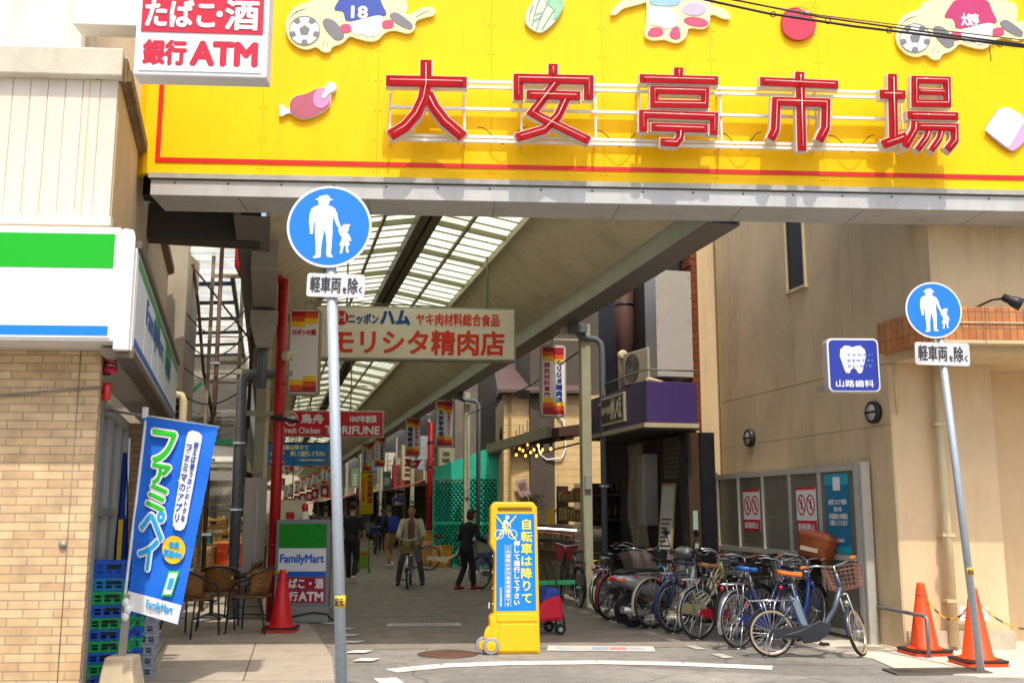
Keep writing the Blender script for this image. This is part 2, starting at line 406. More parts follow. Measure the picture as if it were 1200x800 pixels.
# raised concrete strips left and right
def slab(name, pts, m, h):
    b = MB(); n = len(pts)
    b.add([(p.x, p.y, 0) for p in pts] + [(p.x, p.y, h) for p in pts], [tuple(range(n, 2 * n))] + [(i, (i + 1) % n, n + (i + 1) % n, n + i) for i in range(n)])
    return struct(b.build(name, m))
slab('patio_pavement', [G(150, 800) + Vector((-1.2, -.6, 0)), G(392, 800), G(389, 770), G(368, 738), G(345, 715), L(.3, 40), L(-3, 40), L(-8, 14)], M_PATIO, .012)
slab('apron_pavement', [G(975, 764), G(1022, 772), G(1052, 785), G(1145, 793), G(1330, 796), Vector((11, 13.2, 0)), L(7.9, 16), L(5.9, 16)], M_CONC, .012)
# seams in the patio
b = MB()
for a_, b_ in (((165, 797), (195, 750)), ((165, 797), (392, 797)), ((195, 752), (362, 752)), ((285, 797), (300, 752))):
    p, q = G(*a_, z=.014), G(*b_, z=.014); d = (q - p).normalized(); nn = Vector((-d.y, d.x, 0)) * .007
    b.quad(p - nn, q - nn, q + nn, p + nn)
struct(b.build('patio_seams', mat('seam', '#5c5347', .9)))
M_LINE = mat('road_paint', '#d3d0c8', .8, 0, .25, 30, .4, 90, dirt=.8, dirtcol='#8d867a')
M_LINE2 = mat('worn_road_paint', '#b9b3a4', .7, 0, .2, 14, .2, 60, dirt=.75, dirtcol='#77706a')
def strip(b, P, Q, w, z):
    d = (Q - P).normalized(); nn = Vector((-d.y, d.x, 0)) * w / 2
    b.add([tuple(P - nn)[:2] + (z,), tuple(Q - nn)[:2] + (z,), tuple(Q + nn)[:2] + (z,), tuple(P + nn)[:2] + (z,)], [(0, 1, 2, 3)])
b = MB()
pts = [G(458, 786), G(520, 780), (G(600, 777)), G(700, 776), G(800, 778), G(905, 782.5)]
for i in range(len(pts) - 1): strip(b, pts[i], pts[i + 1] , .27, .006 + .001 * (i % 2))
struct(b.build('edge_line', M_LINE))
b = MB(); strip(b, G(443, 799), G(470, 797.5), .4, .006); struct(b.build('stop_line', M_LINE))
b = MB()
for s0 in [10.6 + k * .72 for k in range(0, 60)]:
    strip(b, L(5.0, s0), L(5.0, s0 + .34), .13, .009)
struct(b.build('lane_dashes', M_LINE2))
b = MB()
for u, v, w in ((424, 764.5, .23), (433, 774, .22), (415, 753, .23), (411, 745, .22), (406, 737.5, .22), (390, 731, .22)):
    P = G(u, v); b.add([(P.x - w / 2 - .06, P.y - .11, .0165), (P.x + w / 2 - .06, P.y - .11, .0165), (P.x + w / 2, P.y + .11, .0165), (P.x - w / 2, P.y + .11, .0165)], [(0, 1, 2, 3)])
struct(b.build('left_dashes', M_LINE))
def matsticker(name, P, w, d, rz, z, cols, wear):
    b = MB(); b.quad((-w / 2, -d / 2, 0), (w / 2, -d / 2, 0), (w / 2, d / 2, 0), (-w / 2, d / 2, 0))
    o = struct(b.build(name, mat(name + '_base', '#cfccbe', .7, 0, .2, 12, .1, dirt=wear, dirtcol='#8a8475'), loc=(P.x, P.y, z), rot=(0, 0, rz)))
    for k, c in enumerate(cols):
        b = MB(); x = -w * .42 + k * w * .84 / len(cols)
        b.quad((x, -d * .28, .002), (x + w * .16, -d * .28, .002), (x + w * .16, d * .28, .002), (x, d * .28, .002))
        q = struct(b.build(name + '_print', mat(name + '_print%d' % k, c, .7, 0, .3, 18, dirt=wear, dirtcol='#9a9484'))); q.parent = o
    return o
matsticker('lane_sticker', G(704, 760), 1.25, .45, R(-4), .008, ['#a9bcc0', '#c9b8b4', '#9aa6bc', '#c08a84', '#b0b0bc'], .5)
matsticker('lane_sticker', G(497, 732), 1.05, .36, R(3), .009, ['#a89f88', '#9aa094', '#b09684', '#b09a88', '#a8a28c'], .7)
b = MB(); b.lathe([(.0001, .010), (.30, .010), (.31, .004)], 40); b.lathe([(.335, .006), (.345, .004)], 40)
struct(b.build('manhole_cover', mat('manhole_iron', '#6b4a3c', .7, .3, .35, 18, .6, 60), loc=G(525, 766)))
# drain grating in front of the cones
o = thing('drain_grate', 'steel drain grating let into the pale concrete in front of the cones', 'drain', G(1098, 787.5), R(4))
b = MB()
for i in range(22): b.bx(-.46 + i * .043, -.445 + i * .043, -.15, .15, .002, .022)
b.bx(-.49, .49, -.17, -.15, .002, .024); b.bx(-.49, .49, .15, .17, .002, .024); b.bx(-.49, -.47, -.15, .15, .002, .024); b.bx(.47, .49, -.15, .15, .002, .024)
b.build('grating', mat('grate_steel', '#6c665f', .6, .4, .2, 20), o)

# ================================================================== LEFT STORE (front yaw follows the street)
FY = R(3.6)
M_BRICK = brickmat('buff_brick_tile', '#d9b98c', '#c2a074', '#a59074', .24, .0685, .0055, .7, 'ANY', .5, .7, .26)
M_CREAMW = mat('cream_cladding', '#d9cdbb', .6, 0, .07, 2, .05, dirt=.22, dirtcol='#a58a68', streak=True)
M_OLDW = mat('weathered_render', '#c9c2ae', .8, 0, .14, 3, .3, 30, dirt=.5, dirtcol='#8d7d62')
M_RUSTW = mat('rust_stained_render', '#d9d6cc', .8, 0, .10, 4, .4, 25, dirt=.45, dirtcol='#b07a32', streak=True)
SBX = thing('convenience_store', 'convenience store building with buff brick pier, cream panel upper wall and stained parapet', 'building', (-3.43, 8.32, 0), FY)
b = MB(); b.hexa([(-6, 0, 0), (0, 0, 0), (-.05, .22, 0), (-6, .22, 0)], [(-6, 0, 2.915), (0, 0, 2.915), (-.05, .22, 2.915), (-6, .22, 2.915)]); b.build('brick_pier', M_BRICK, SBX, .006)
# cream vertical panels above the sign
b = MB()
for k in range(40):
    x1 = -.008 - k * .148; b.bx(x1 - .142, x1, -.03, -.021, 4.06, 5.3)
b.hexa([(-6, -.02, 2.917), (-.006, -.02, 2.917), (-.15, .5, 2.917), (-6, .5, 2.917)], [(-6, -.02, 5.3), (-.006, -.02, 5.3), (-.15, .5, 5.3), (-6, .5, 5.3)])
b.bx(-6, .02, -.07, .0, 3.98, 4.06)
b.build('upper_panels', M_CREAMW, SBX, .004)
b = MB(); b.hexa([(-6, -.12, 5.3), (.05, -.12, 5.3), (-.16, .7, 5.3), (-6, .7, 5.3)], [(-6, -.12, 5.56), (.05, -.12, 5.56), (-.16, .7, 5.56), (-6, .7, 5.56)]); b.build('parapet', M_OLDW, SBX, .015)
b = MB(); b.bx(-6, -.42, .25, 4, 5.56, 8.5); b.build('upper_wall', M_RUSTW, SBX)
b = MB(); b.tube([(-.36, .3, 5.5), (-.36, .3, 8.3)], .022, 8); b.build('conduit', M_SIGNW, SBX)
b = MB()
for k in range(9): b.bx(-1.3 + k * .075, -1.25 + k * .075, 1.3, 1.36, 5.3, 8)
b.bx(-1.34, -.62, 1.36, 1.4, 5.3, 8); b.build('side_siding', mat('ochre_siding', '#a88a3a', .6, 0, .12, 4), SBX)
# side wall running back beside the arcade
SIDE = R(15.6) - FY
b = MB(Matrix.Rotation(SIDE, 4, 'Z')); b.bx(-.25, 0, .02, 7.6, 2.99, 5.298); b.build('side_wall', mat('side_wall_render', '#cdb48a', .75, 0, .1, 3, .15, 20, dirt=.3, dirtcol='#8a6c45', streak=True), SBX)
b = MB(Matrix.Rotation(SIDE, 4, 'Z')); b.bx(-.2, .05, .0, 7.6, 5.3, 5.52); b.bx(.051, .09, .02, 7.6, 5.32, 5.42)
b.build('gutter', mat('rusty_gutter', '#8a7350', .8, .1, .35, 9, .4, 30, dirt=.6, dirtcol='#3f3122'), SBX)
# recessed glazed side under the awning
b = MB(Matrix.Rotation(SIDE, 4, 'Z'))
for y in (.92, 1.75, 2.6, 3.4): b.bx(-.16, -.06, y, y + .06, 0, 2.6)
b.bx(-.16, -.06, .9, 3.46, 1.55, 1.62); b.bx(-.16, -.06, .9, 3.46, 2.5, 2.6); b.bx(-.16, -.06, .9, 3.46, 0, .12)
b.build('window_frame', M_ALU, SBX)
b = MB(Matrix.Rotation(SIDE, 4, 'Z')); b.bx(-.125, -.11, .95, 3.42, .1, 2.55); b.build('window', glassmat('store_glass', '#4a463c', .08, .9), SBX)
b = MB(Matrix.Rotation(SIDE, 4, 'Z')); b.bx(-.2, .22, 3.5, 7.4, 0, 2.6); b.build('side_pier', brickmat('brown_brick_tile', '#8f7350', '#7d6243', '#6a5a42', .30, .0685, .0065, .75, 'ANY'), SBX)
# fascia sign box: front face + long side face, soffit beneath
b = MB(); b.bx(-6, .245, -.48, -.08, 2.92, 3.85); b.build('front_sign_box', M_WHITE, SBX, .008)
fs = MB(); fs.bx(-5.9, .215, -.49, -.481, 2.945, 3.82); fs.build('sign_face', mat('sign_face_white', '#dfe0e1', .35, 0, .02, 3), SBX)
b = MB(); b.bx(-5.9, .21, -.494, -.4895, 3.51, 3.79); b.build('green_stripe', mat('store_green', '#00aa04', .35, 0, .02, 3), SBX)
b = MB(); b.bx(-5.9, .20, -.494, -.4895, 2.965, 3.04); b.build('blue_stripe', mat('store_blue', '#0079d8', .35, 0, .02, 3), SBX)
b = MB(); b.hexa([(.248, -.50, 2.85), (.365, -.47, 2.85), (.345, -.40, 2.85), (.248, -.40, 2.85)], [(.248, -.50, 3.78), (.365, -.47, 3.78), (.345, -.40, 3.78), (.248, -.40, 3.78)]); b.hexa([(.248, -.50, 3.781), (.365, -.47, 3.781), (.345, -.40, 3.781), (.248, -.40, 3.781)], [(.248, -.42, 3.86), (.33, -.42, 3.85), (.31, -.37, 3.85), (.248, -.37, 3.86)])
b.build('corner_post', M_SIGNW, SBX, .01)
RS = Matrix.Translation((.365, -.40, 0)) @ Matrix.Rotation(SIDE, 4, 'Z')
b = MB(RS); b.bx(-.10, 0, 0, 6.9, 2.86, 3.70); b.build('side_sign_box', M_WHITE, SBX)
b = MB(RS); b.bx(-.12, .03, -.0, 6.95, 3.701, 3.76); b.bx(-.12, .02, -.0, 6.95, 2.80, 2.859); b.build('sign_trim', mat('bronze_trim', '#6a5a48', .5, .4, .1, 8), SBX)
b = MB(RS)
for k in range(7): b.bx(.001, .006, .05 + k * .99, .98 + k * .99, 2.9, 3.66)
b.build('side_panels', mat('side_panel_white', '#dfe4e2', .35, 0, .05, 3), SBX)
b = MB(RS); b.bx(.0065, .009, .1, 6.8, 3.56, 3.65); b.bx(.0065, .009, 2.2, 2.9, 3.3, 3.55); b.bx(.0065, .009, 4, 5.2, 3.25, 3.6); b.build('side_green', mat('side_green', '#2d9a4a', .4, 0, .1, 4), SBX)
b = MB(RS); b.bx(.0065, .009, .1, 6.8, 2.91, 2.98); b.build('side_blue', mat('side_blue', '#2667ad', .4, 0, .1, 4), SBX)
MT = RS @ Matrix.Rotation(R(90), 4, 'Z')
txt(SBX, [('FamilyMart', 1.1, 3.2, 3.6, 3.5, .008), ('ATM', 4.2, 3.2, 5.0, 3.45, .008)], mat('side_text_blue', '#2b6fc0', .4, 0, 0), -.0115, 'side_lettering', MT)
b = MB(Matrix.Rotation(SIDE, 4, 'Z')); b.bx(.02, .28, -.30, 7.3, 2.86, 2.9); b.bx(-.2, .02, .3, 7.3, 2.86, 2.9); b.build('awning_soffit', mat('soffit_grey', '#a39a88', .7, 0, .06, 3), SBX)
b = MB()
b.tube([(-.17, -.004, .02), (-.17, -.004, 2.97)], .004, 6); b.lathe([(.001, .0), (.03, .0), (.028, .02), (.0001, .026)], 14, (-.20, -.001, 1.33), Matrix.Rotation(R(90), 3, 'X')); b.build('wall_knob', mat('pipe_brass_grey', '#9a9486', .5, .3), SBX)
b = MB(); b.tube([(-2.6, -.03, 2.62), (-1.6, -.03, 2.54), (-.9, -.03, 2.525), (-.4, -.03, 2.57), (.02, -.02, 2.61)], .009, 5); b.build('cable', mat('grey_cable', '#7f7a72', .6), SBX)

# alarm lamp + red cylinder on the pier
P = D(129.5, 427, 8.5)
o = thing('alarm_lamp', 'red rotating alarm lamp on the edge of the brick pier', 'lamp', (P.x, P.y, P.z - .075), 0)
b = MB(); b.lathe([(.001, 0), (.055, 0), (.06, .02), (.06, .05), (.05, .055)], 16); b.build('base', mat('lamp_base_pink', '#c2244a', .4, 0, .05), o)
b = MB(); b.lathe([(.055, .056), (.057, .06), (.057, .07), (.055, .072)], 16); b.build('ring', M_CHROME, o)
b = MB(); b.lathe([(.052, .073), (.054, .14), (.045, .165), (.001, .17)], 16); b.build('dome', mat('lamp_red_dome', '#9a0f18', .15, 0, .05, coat=.6), o)
b = MB(); b.bx(-.16, 0, -.02, .02, -.015, -.001); b.build('bracket', M_DARK, o)
P = D(125, 459, 8.5)
o = thing('fire_bell_light', 'small bright red cylinder lamp below the alarm lamp', 'lamp', (P.x, P.y, P.z - .08), 0)
b = MB(); b.lathe([(.001, 0), (.03, .005), (.034, .03), (.034, .13), (.03, .155), (.001, .16)], 14); b.build('glass', mat('red_cyl', '#e01f1f', .25, 0, .05, coat=.4), o)
b = MB(); b.bx(-.13, -.02, -.015, .015, .06, .1); b.build('bracket', M_DARK, o)

# projecting sign  たばこ・酒 / 銀行ATM
def frontsign(name, label, cat, u0, v0, u1, v1, Y, yaw=FY, depth=.14, group=None, base=None):
    c = D((u0 + u1) / 2, (v0 + v1) / 2, Y); zt, zb = D((u0 + u1) / 2, v0, Y).z, D((u0 + u1) / 2, v1, Y).z
    w = (D(u1, (v0 + v1) / 2, Y).x - D(u0, (v0 + v1) / 2, Y).x) / math.cos(yaw)
    o = thing(name, label, cat, (c.x, c.y, zb), yaw, group); return o, w, zt - zb
o, w, h = frontsign('shop_sign', 'white boxed sign with red tobacco, liquor and bank ATM lettering high on the left', 'sign', 167, -70, 317, 95.5, 8.0)
SH = h
b = MB(); b.bx(-w / 2, w / 2, -.1, .1, 0, h); b.build('box', mat('sign_box_white', '#dcdcdc', .4, 0, .04, 3), o, .012)
b = MB(); b.bx(-w / 2 + .045, w / 2 - .045, -.108, -.1005, .03 * h, h * .275); b.build('lower_panel', M_SIGNW, o)
b = MB(); b.bx(-w / 2 + .045, w / 2 - .045, -.108, -.1005, h * .297, h * .553); b.build('red_panel', M_REDLT, o)
b = MB(); b.bx(-w / 2 + .045, w / 2 - .045, -.108, -.1005, h * .585, h * .75); b.build('blue_panel', mat('store_blue2', '#0a8be8', .35, 0, .02), o)
x0 = -w / 2 + .07; ww = w - .14
txt(o, [('たばこ', x0 + .01, h * .333, x0 + ww * .60, h * .515, .009), ('・', x0 + ww * .625, h * .41, x0 + ww * .665, h * .445, .008), ('酒', x0 + ww * .70, h * .325, x0 + ww * .98, h * .525, .009)], M_SIGNW, -.111, 'white_lettering')
txt(o, [('銀行', x0 + .01, h * .075, x0 + ww * .37, h * .235, .010), ('ATM', x0 + ww * .42, h * .08, x0 + ww * .98, h * .23, .014)], M_REDLT, -.111, 'red_lettering')
P = D(128, 10, 8.35)
o2 = thing('sign_bracket_box', 'plain white box beam carrying the projecting shop sign', 'sign bracket', (P.x, P.y, P.z - .22), FY)
b = MB(); b.bx(-.26, .30, -.12, .12, 0, 1.2); b.build('box', M_WHITE, o2, .01)
b = MB(); b.bx(.29, .5, -.05, .05, .3, .4); b.bx(.29, .5, -.05, .05, .8, .9); b.build('arm', M_GALV, o2)

# ================================================================== GATE with the yellow board
GATE = thing('market_gate', 'wide yellow market name board over the arcade entrance on a pale grey beam', 'gate sign', (0, 10.348, 0), FY)
GM = Matrix.Translation((0, 10.348, 0)) @ Matrix.Rotation(FY, 4, 'Z'); GI = GM.inverted()
CAMG = GI @ Vector((0, 0, CAMH))
def FP(u, v, y=0.0):
    """(x, z) on the plane y of the gate's own frame on the sight line of pixel (u, v)"""
    d = GI.to_3x3() @ Vector(ray(u, v)); t = (y - CAMG.y) / d.y; p = CAMG + d * t
    return p.x, p.z
GX0 = FP(176, 222)[0]; GX1 = 8.2; GT = 8.0
ZB, ZM, ZY = 4.845, 5.015, 5.085
M_BEAM = mat('beam_grey', '#b9b9b6', .5, 0, .08, 3, .05, 20, dirt=.45, dirtcol='#85786a', streak=True)
M_GYEL = mat('board_yellow', '#f7c400', .5, 0, .03, 1.5, .02, 6, dirt=.3, dirtcol='#c79400', streak=True, spec=.2)
b = MB(); b.bx(GX0, GX1, 0, .58, ZB, ZM); b.build('beam', M_BEAM, GATE, .006)
b = MB()
x = GX0 + .9
while x < GX1: b.bx(x, x + .006, .02, .585, ZB - .002, ZB + .05); x += 1.35
b.build('beam_joint', mat('joint_dark', '#4a4642', .8), GATE)
b = MB(); b.bx(GX0 - .02, GX1, -.03, .58, ZM + .012, ZY - .004); b.build('ledge', mat('ledge_weathered', '#a8a59c', .7, 0, .2, 5, .2, 20, dirt=.6, dirtcol='#5f5340'), GATE)
# board: big sheets with fine seams
GXB = FP(170, 150, .02)[0]
b = MB(); xs = [GXB]
while xs[-1] < GX1: xs.append(xs[-1] + 1.22)
for i in range(len(xs) - 1): b.bx(xs[i] + .0012, xs[i + 1] - .0012, .02, .1, ZY, GT)
b.hexa([(GXB - .95, .75, ZY), (GXB, .021, ZY), (GXB + .02, .1, ZY), (GXB - .9, .8, ZY)], [(GXB - .95, .75, GT), (GXB, .021, GT), (GXB + .02, .1, GT), (GXB - .9, .8, GT)])
b.build('yellow_board', M_GYEL, GATE)
b = MB()
for x in xs[1:-1]:
    for sx_ in (-.03, .03):
        for k in range(9): b.lathe([(.001, -.004), (.007, -.003), (.008, 0)], 6, (x + sx_, .0195, ZY + .08 + k * .34), Matrix.Rotation(R(90), 3, 'X') @ Matrix.Diagonal((1, 1, -1)).to_3x3())
b.build('rivet', mat('rivet_yellow', '#c9a010', .5, .2), GATE)
b = MB()
x = GX0 + .25
while x < GX1: b.lathe([(.001, .006), (.012, .005), (.014, 0)], 6, (x, -.0005, ZM - .03), Matrix.Rotation(R(90), 3, 'X')); x += .55
b.build('bolt', mat('bolt_grey', '#77726a', .5, .4), GATE)
b = MB(); b.bx(GXB - .6, GX1, .75, 1.0, ZY, GT); b.build('back_frame', M_DARK, GATE)
rx, rz = FP(184, 186.5, .0); lw = .048
b = MB(); b.bx(rx - lw / 2, GX1, .008, .0195, rz - lw / 2, rz + lw / 2); b.bx(rx - lw / 2, rx + lw / 2, .008, .0195, rz + lw / 2, GT - .05); b.build('red_border', mat('border_red', '#dc1404', .45, 0, .05, 3), GATE)

# neon characters on their rails
CH = {
 'first': (300, [([(610, 380), (988, 388)], 55), ([(797, 284), (797, 400), (785, 465), (752, 535), (700, 595), (628, 638)], 55), ([(803, 440), (835, 505), (885, 570), (972, 645)], 55)]),
 'second': (600, [([(192, 303), (192, 362)], 46), ([(30, 470), (30, 370), (359, 377), (359, 470)], 48), ([(68, 445), (320, 452)], 46), ([(212, 380), (95, 530), (140, 556), (362, 662)], 44), ([(257, 455), (215, 545), (150, 610), (20, 648)], 44)]),
 'third': (600, [([(780, 320), (780, 372)], 46), ([(598, 370), (965, 380)], 44), ([(666, 424), (904, 430), (902, 492), (666, 488)], 42, 1), ([(614, 618), (614, 536), (946, 548), (944, 634)], 42), ([(652, 597), (916, 606)], 42), ([(788, 606), (785, 650), (768, 672), (694, 667)], 40)]),
 'fourth': (900, [([(147, 340), (147, 400)], 46), ([(-38, 383), (327, 400)], 44), ([(12, 655), (32, 612), (38, 477), (270, 484), (268, 602), (238, 662)], 45), ([(150, 400), (158, 708)], 46)]),
 'fifth': (900, [([(581, 350), (588, 665)], 46), ([(522, 443), (642, 447)], 46), ([(535, 680), (648, 640)], 46), ([(688, 376), (836, 380), (838, 488), (688, 486)], 40, 1), ([(690, 432), (838, 436)], 34), ([(652, 542), (888, 548)], 42), ([(688, 570), (684, 612), (640, 690)], 40), ([(690, 596), (872, 600), (872, 662), (838, 705)], 40), ([(752, 612), (738, 650), (698, 705)], 32), ([(812, 612), (800, 655), (762, 708)], 32)]),
}
M_NEONRED = mat('neon_channel_red', '#a8000e', .6, 0, .25, 10, dirt=.3, dirtcol='#5a0510', spec=.15)
M_NEONRIM = mat('neon_rim_white', '#d8d2c4', .5, 0, .1, 8)
M_TUBE = mat('neon_tube_glass', '#dfb8b0', .12, 0, .06, 12, coat=.5)
YL = -.30
names = {'first': 'character with two sweeping legs, leftmost of five', 'second': 'character with crossed legs under a roof stroke', 'third': 'middle character with stacked boxes and a hook', 'fourth': 'character with a long centre post in a frame', 'fifth': 'two-part character with slanted feet, rightmost of five'}
for k, (ox, strokes) in CH.items():
    cx = None; pts2 = []
    for st in strokes:
        pts2.append([FP(ox + x / 4, y / 4, YL) for x, y in st[0]])
    allx = [p[0] for q in pts2 for p in q]; allz = [p[1] for q in pts2 for p in q]
    cx = (min(allx) + max(allx)) / 2; cz = min(allz) - .03
    o = thing('neon_character', 'red neon ' + names[k], 'neon letter', GM @ Vector((cx, YL, cz)), FY, 'neon characters of the market name')
    sc = (FP(700, 120, YL)[0] - FP(600, 120, YL)[0]) / 400
    rim, face, tube = MB(), MB(), MB()
    for i, st in enumerate(strokes):
        q = [(x - cx, z - cz) for x, z in pts2[i]]; wd = st[1] * sc; cl = len(st) > 2
        # the casing runs a little past the stroke's end
        if not cl:
            a, c2 = Vector(q[0]), Vector(q[1]); e = (a - c2).normalized() * .008; qa = [tuple(a + e)] + q[1:]
            a, c2 = Vector(q[-1]), Vector(q[-2]); e = (a - c2).normalized() * .008; qa = qa[:-1] + [tuple(a + e)]
        else: qa = q
        rim.ribbon(qa, wd + .014, -i * .0011, .08 - i * .0009, cl)
        face.ribbon(q, wd - .008, -.016 - i * .0008, -.010 + .0001 * i, cl)
        qq = [(x, -.045, z) for x, z in q]
        if not cl:
            a, c2 = Vector(qq[0]), Vector(qq[1]); qq[0] = a + (c2 - a).normalized() * min(.05, (c2 - a).length * .3)
            a, c2 = Vector(qq[-1]), Vector(qq[-2]); qq[-1] = a + (c2 - a).normalized() * min(.05, (c2 - a).length * .3)
        tube.tube(qq, .0055, 6, closed=cl)
        for e in ([] if cl else [qq[0], qq[-1]]):
            tube.tube([tuple(e), (e[0], -.015, e[2])], .005, 5)
    rim.build('casing', M_NEONRIM, o); face.build('channel_face', M_NEONRED, o); tube.build('neon_tube', M_TUBE, o)
o = thing('letter_rail', 'white steel rail frame carrying the red neon characters', 'sign frame', GM @ Vector((0, YL + .14, FP(760, 160, YL)[1])), FY)
zb = FP(760, 160, YL)[1]
b = MB()
for (u0, v0, u1, v1) in ((456, 86, 1062, 104), (456, 92.5, 1062, 110), (456, 118, 1062, 135.5), (470, 151.5, 1060, 168), (470, 157.5, 1060, 172)):
    a, c = FP(u0, v0, YL), FP(u1, v1, YL); zz = (a[1] + c[1]) / 2
    b = MB(); b.bar((a[0], 0, zz - zb), (c[0], 0, zz - zb), .03); b.build('rail', M_WHITE, o)
for u in (457, 545, 612, 700, 752, 848, 960, 1062):
    a = FP(u, 90, YL)[0]; z1 = FP(760, 97, YL)[1] - zb; z0 = FP(760, 162, YL)[1] - zb
    b = MB(); b.bar((a, .022, z0), (a, .022, z1), .022)
    for zz in (z0, z1): b.bar((a, 0.02, zz), (a, .18, zz), .025)
    b.build('upright', M_WHITE, o)
b = MB()
for u0, u1 in ((560, 620), (700, 760), (850, 900), (980, 1035)):
    pts = []
    for i in range(9):
        t = i / 8; x = FP(u0 + (u1 - u0) * t, 150, YL)[0]; pts.append((x, .09, .15 - .14 * math.sin(math.pi * t) + .05 * math.sin(9 * t)))
    b.tube(pts, .005, 5)
b.build('cable', M_DARK, o)

# cut-out pictures on the board
YC = -.02
def soften(pts, k=2):
    for _ in range(k):
        out = []
        for i in range(len(pts)):
            (x0, y0), (x1, y1) = pts[i], pts[(i + 1) % len(pts)]
            out += [(x0 * .78 + x1 * .22, y0 * .78 + y1 * .22), (x0 * .22 + x1 * .78, y0 * .22 + y1 * .78)]
        pts = out
    return pts
def outline(ox, pts, y=YC): return [FP(ox + x / 4, yy / 4, y) for x, yy in pts]
def cutout(name, label, cat, ox, pts, m, y=YC, th=.03):
    P = outline(ox, soften(pts), y); cx = sum(p[0] for p in P) / len(P); cz = min(p[1] for p in P)
    o = thing(name, label, cat, GM @ Vector((cx, y, cz)), FY)
    b = MB(); b.prism([(x - cx, z - cz) for x, z in P], 0, th); b.build('board', m, o, .004); return o, cx, cz
def piece(o, cx, cz, name, ox, pts, m, off, y=YC):
    P = outline(ox, soften(pts) if len(pts) < 20 and name != 'slice' else pts, y); b = MB(); b.prism([(x - cx, z - cz) for x, z in P], -off, -off + .0035); return b.build(name, m, o)
def ell(cx, cy, rx, ry, n=28, a0=0, rot=0):
    return [(cx + math.cos(a0 + 2 * math.pi * i / n) * rx * math.cos(rot) - math.sin(a0 + 2 * math.pi * i / n) * ry * math.sin(rot), cy + math.cos(a0 + 2 * math.pi * i / n) * rx * math.sin(rot) + math.sin(a0 + 2 * math.pi * i / n) * ry * math.cos(rot)) for i in range(n)]
M_PALEY = mat('cutout_pale_yellow', '#f2e9a8', .5, 0, .05, 5)
M_PINKP = mat('cutout_pink', '#c64468', .5, 0, .12, 5)
M_GREYP = mat('cutout_grey', '#77757a', .5, 0, .1, 6)
M_BLUEP = mat('cutout_blue', '#2c48a4', .5, 0, .08, 5)
M_WHITEP = mat('cutout_white', '#e6e2e0', .5, 0, .06, 6)
board = [(140, 95), (165, 45), (215, 15), (250, 10), (275, -40), (700, -40), (712, 40), (700, 75), (745, 55), (785, 32), (832, 34), (842, 55), (832, 76), (792, 82), (745, 100), (748, 140), (712, 162), (650, 142), (605, 152), (575, 188), (540, 198), (470, 182), (440, 168), (402, 208), (358, 218), (345, 248), (310, 245), (282, 218), (240, 236), (190, 222), (152, 185), (138, 140)]
def football_cutout(name, label, ox, dx, dy, shirt, word):
    T = lambda q: [(x + dx, y + dy) for x, y in q]
    o, cx, cz = cutout(name, label, 'cut-out picture', ox, T(board), M_PALEY)
    piece(o, cx, cz, 'ball', ox, T(ell(228, 145, 72, 68)), M_WHITEP, .006)
    bp = MB()
    for q in [ell(228, 145, 26, 25, 5, -math.pi / 2)] + [ell(228 + 58 * math.cos(a), 145 + 55 * math.sin(a), 17, 15, 5, a) for a in [-math.pi / 2 + math.pi / 5 + 2 * math.pi / 5 * i for i in range(5)]]:
        P = outline(ox, T(q)); bp.prism([(x - cx, z - cz) for x, z in P], -.010, -.0062)
    bp.build('ball_patch', M_GREYP, o)
    rg = MB(); P = [(x - cx, z - cz) for x, z in outline(ox, T(ell(228, 145, 71, 67)))]; rg.ribbon(P, .008, -.0098, -.0062, True); rg.build('ball_outline', M_GREYP, o)
    piece(o, cx, cz, 'shirt', ox, T([(360, 50), (392, -5), (420, -40), (570, -40), (590, 20), (618, 72), (585, 78), (575, 68), (420, 110), (412, 60), (400, 52)]), shirt, .006)
    piece(o, cx, cz, 'shorts', ox, T([(420, 113), (575, 72), (600, 82), (588, 140), (560, 172), (520, 175), (500, 160), (470, 168), (440, 142)]), M_WHITEP, .006)
    for q in ([(310, 100), (330, 84), (372, 100), (410, 150), (415, 180), (380, 195), (345, 165), (318, 130)], [(622, 70), (655, 55), (705, 90), (738, 118), (730, 142), (690, 130), (640, 100)]):
        s = piece(o, cx, cz, 'boot', ox, T(q), M_GREYP, .006)
    for q in ([(392, 118), (440, 112), (452, 150), (402, 160)], [(590, 100), (640, 92), (650, 132), (592, 138)]):
        piece(o, cx, cz, 'sock', ox, T(q), M_PINKP, .0065)
    x0, z0 = FP(ox + (448 + dx) / 4, (86 + dy) / 4, YC); x1, z1 = FP(ox + (522 + dx) / 4, (34 + dy) / 4, YC)
    txt(o, [(word, x0 - cx, z0 - cz, x1 - cx, z1 - cz, .008)], M_WHITEP, -.0075, 'shirt_lettering')
    ln = MB()
    for q in ([(160, 85), (190, 55), (235, 42)], [(180, 65), (215, 45)], [(322, 190), (310, 220)], [(338, 195), (332, 222)], [(748, 82), (790, 58), (812, 55)]):
        ln.ribbon([(x - cx, z - cz) for x, z in outline(ox, T(q))], .007, -.0035, -.0005)
    ln.build('motion_line', M_GREYP, o)
football_cutout('football_cutout', 'cream cut-out picture with a football and a blue shirt numbered 18', 300, 0, 0, M_BLUEP, '18')
football_cutout('football_cutout', 'cream cut-out picture with a football and a pink shirt, near the right edge', 900, 460, 35, mat('cutout_magenta', '#b82a66', .5, 0, .1, 5), '大安亭')
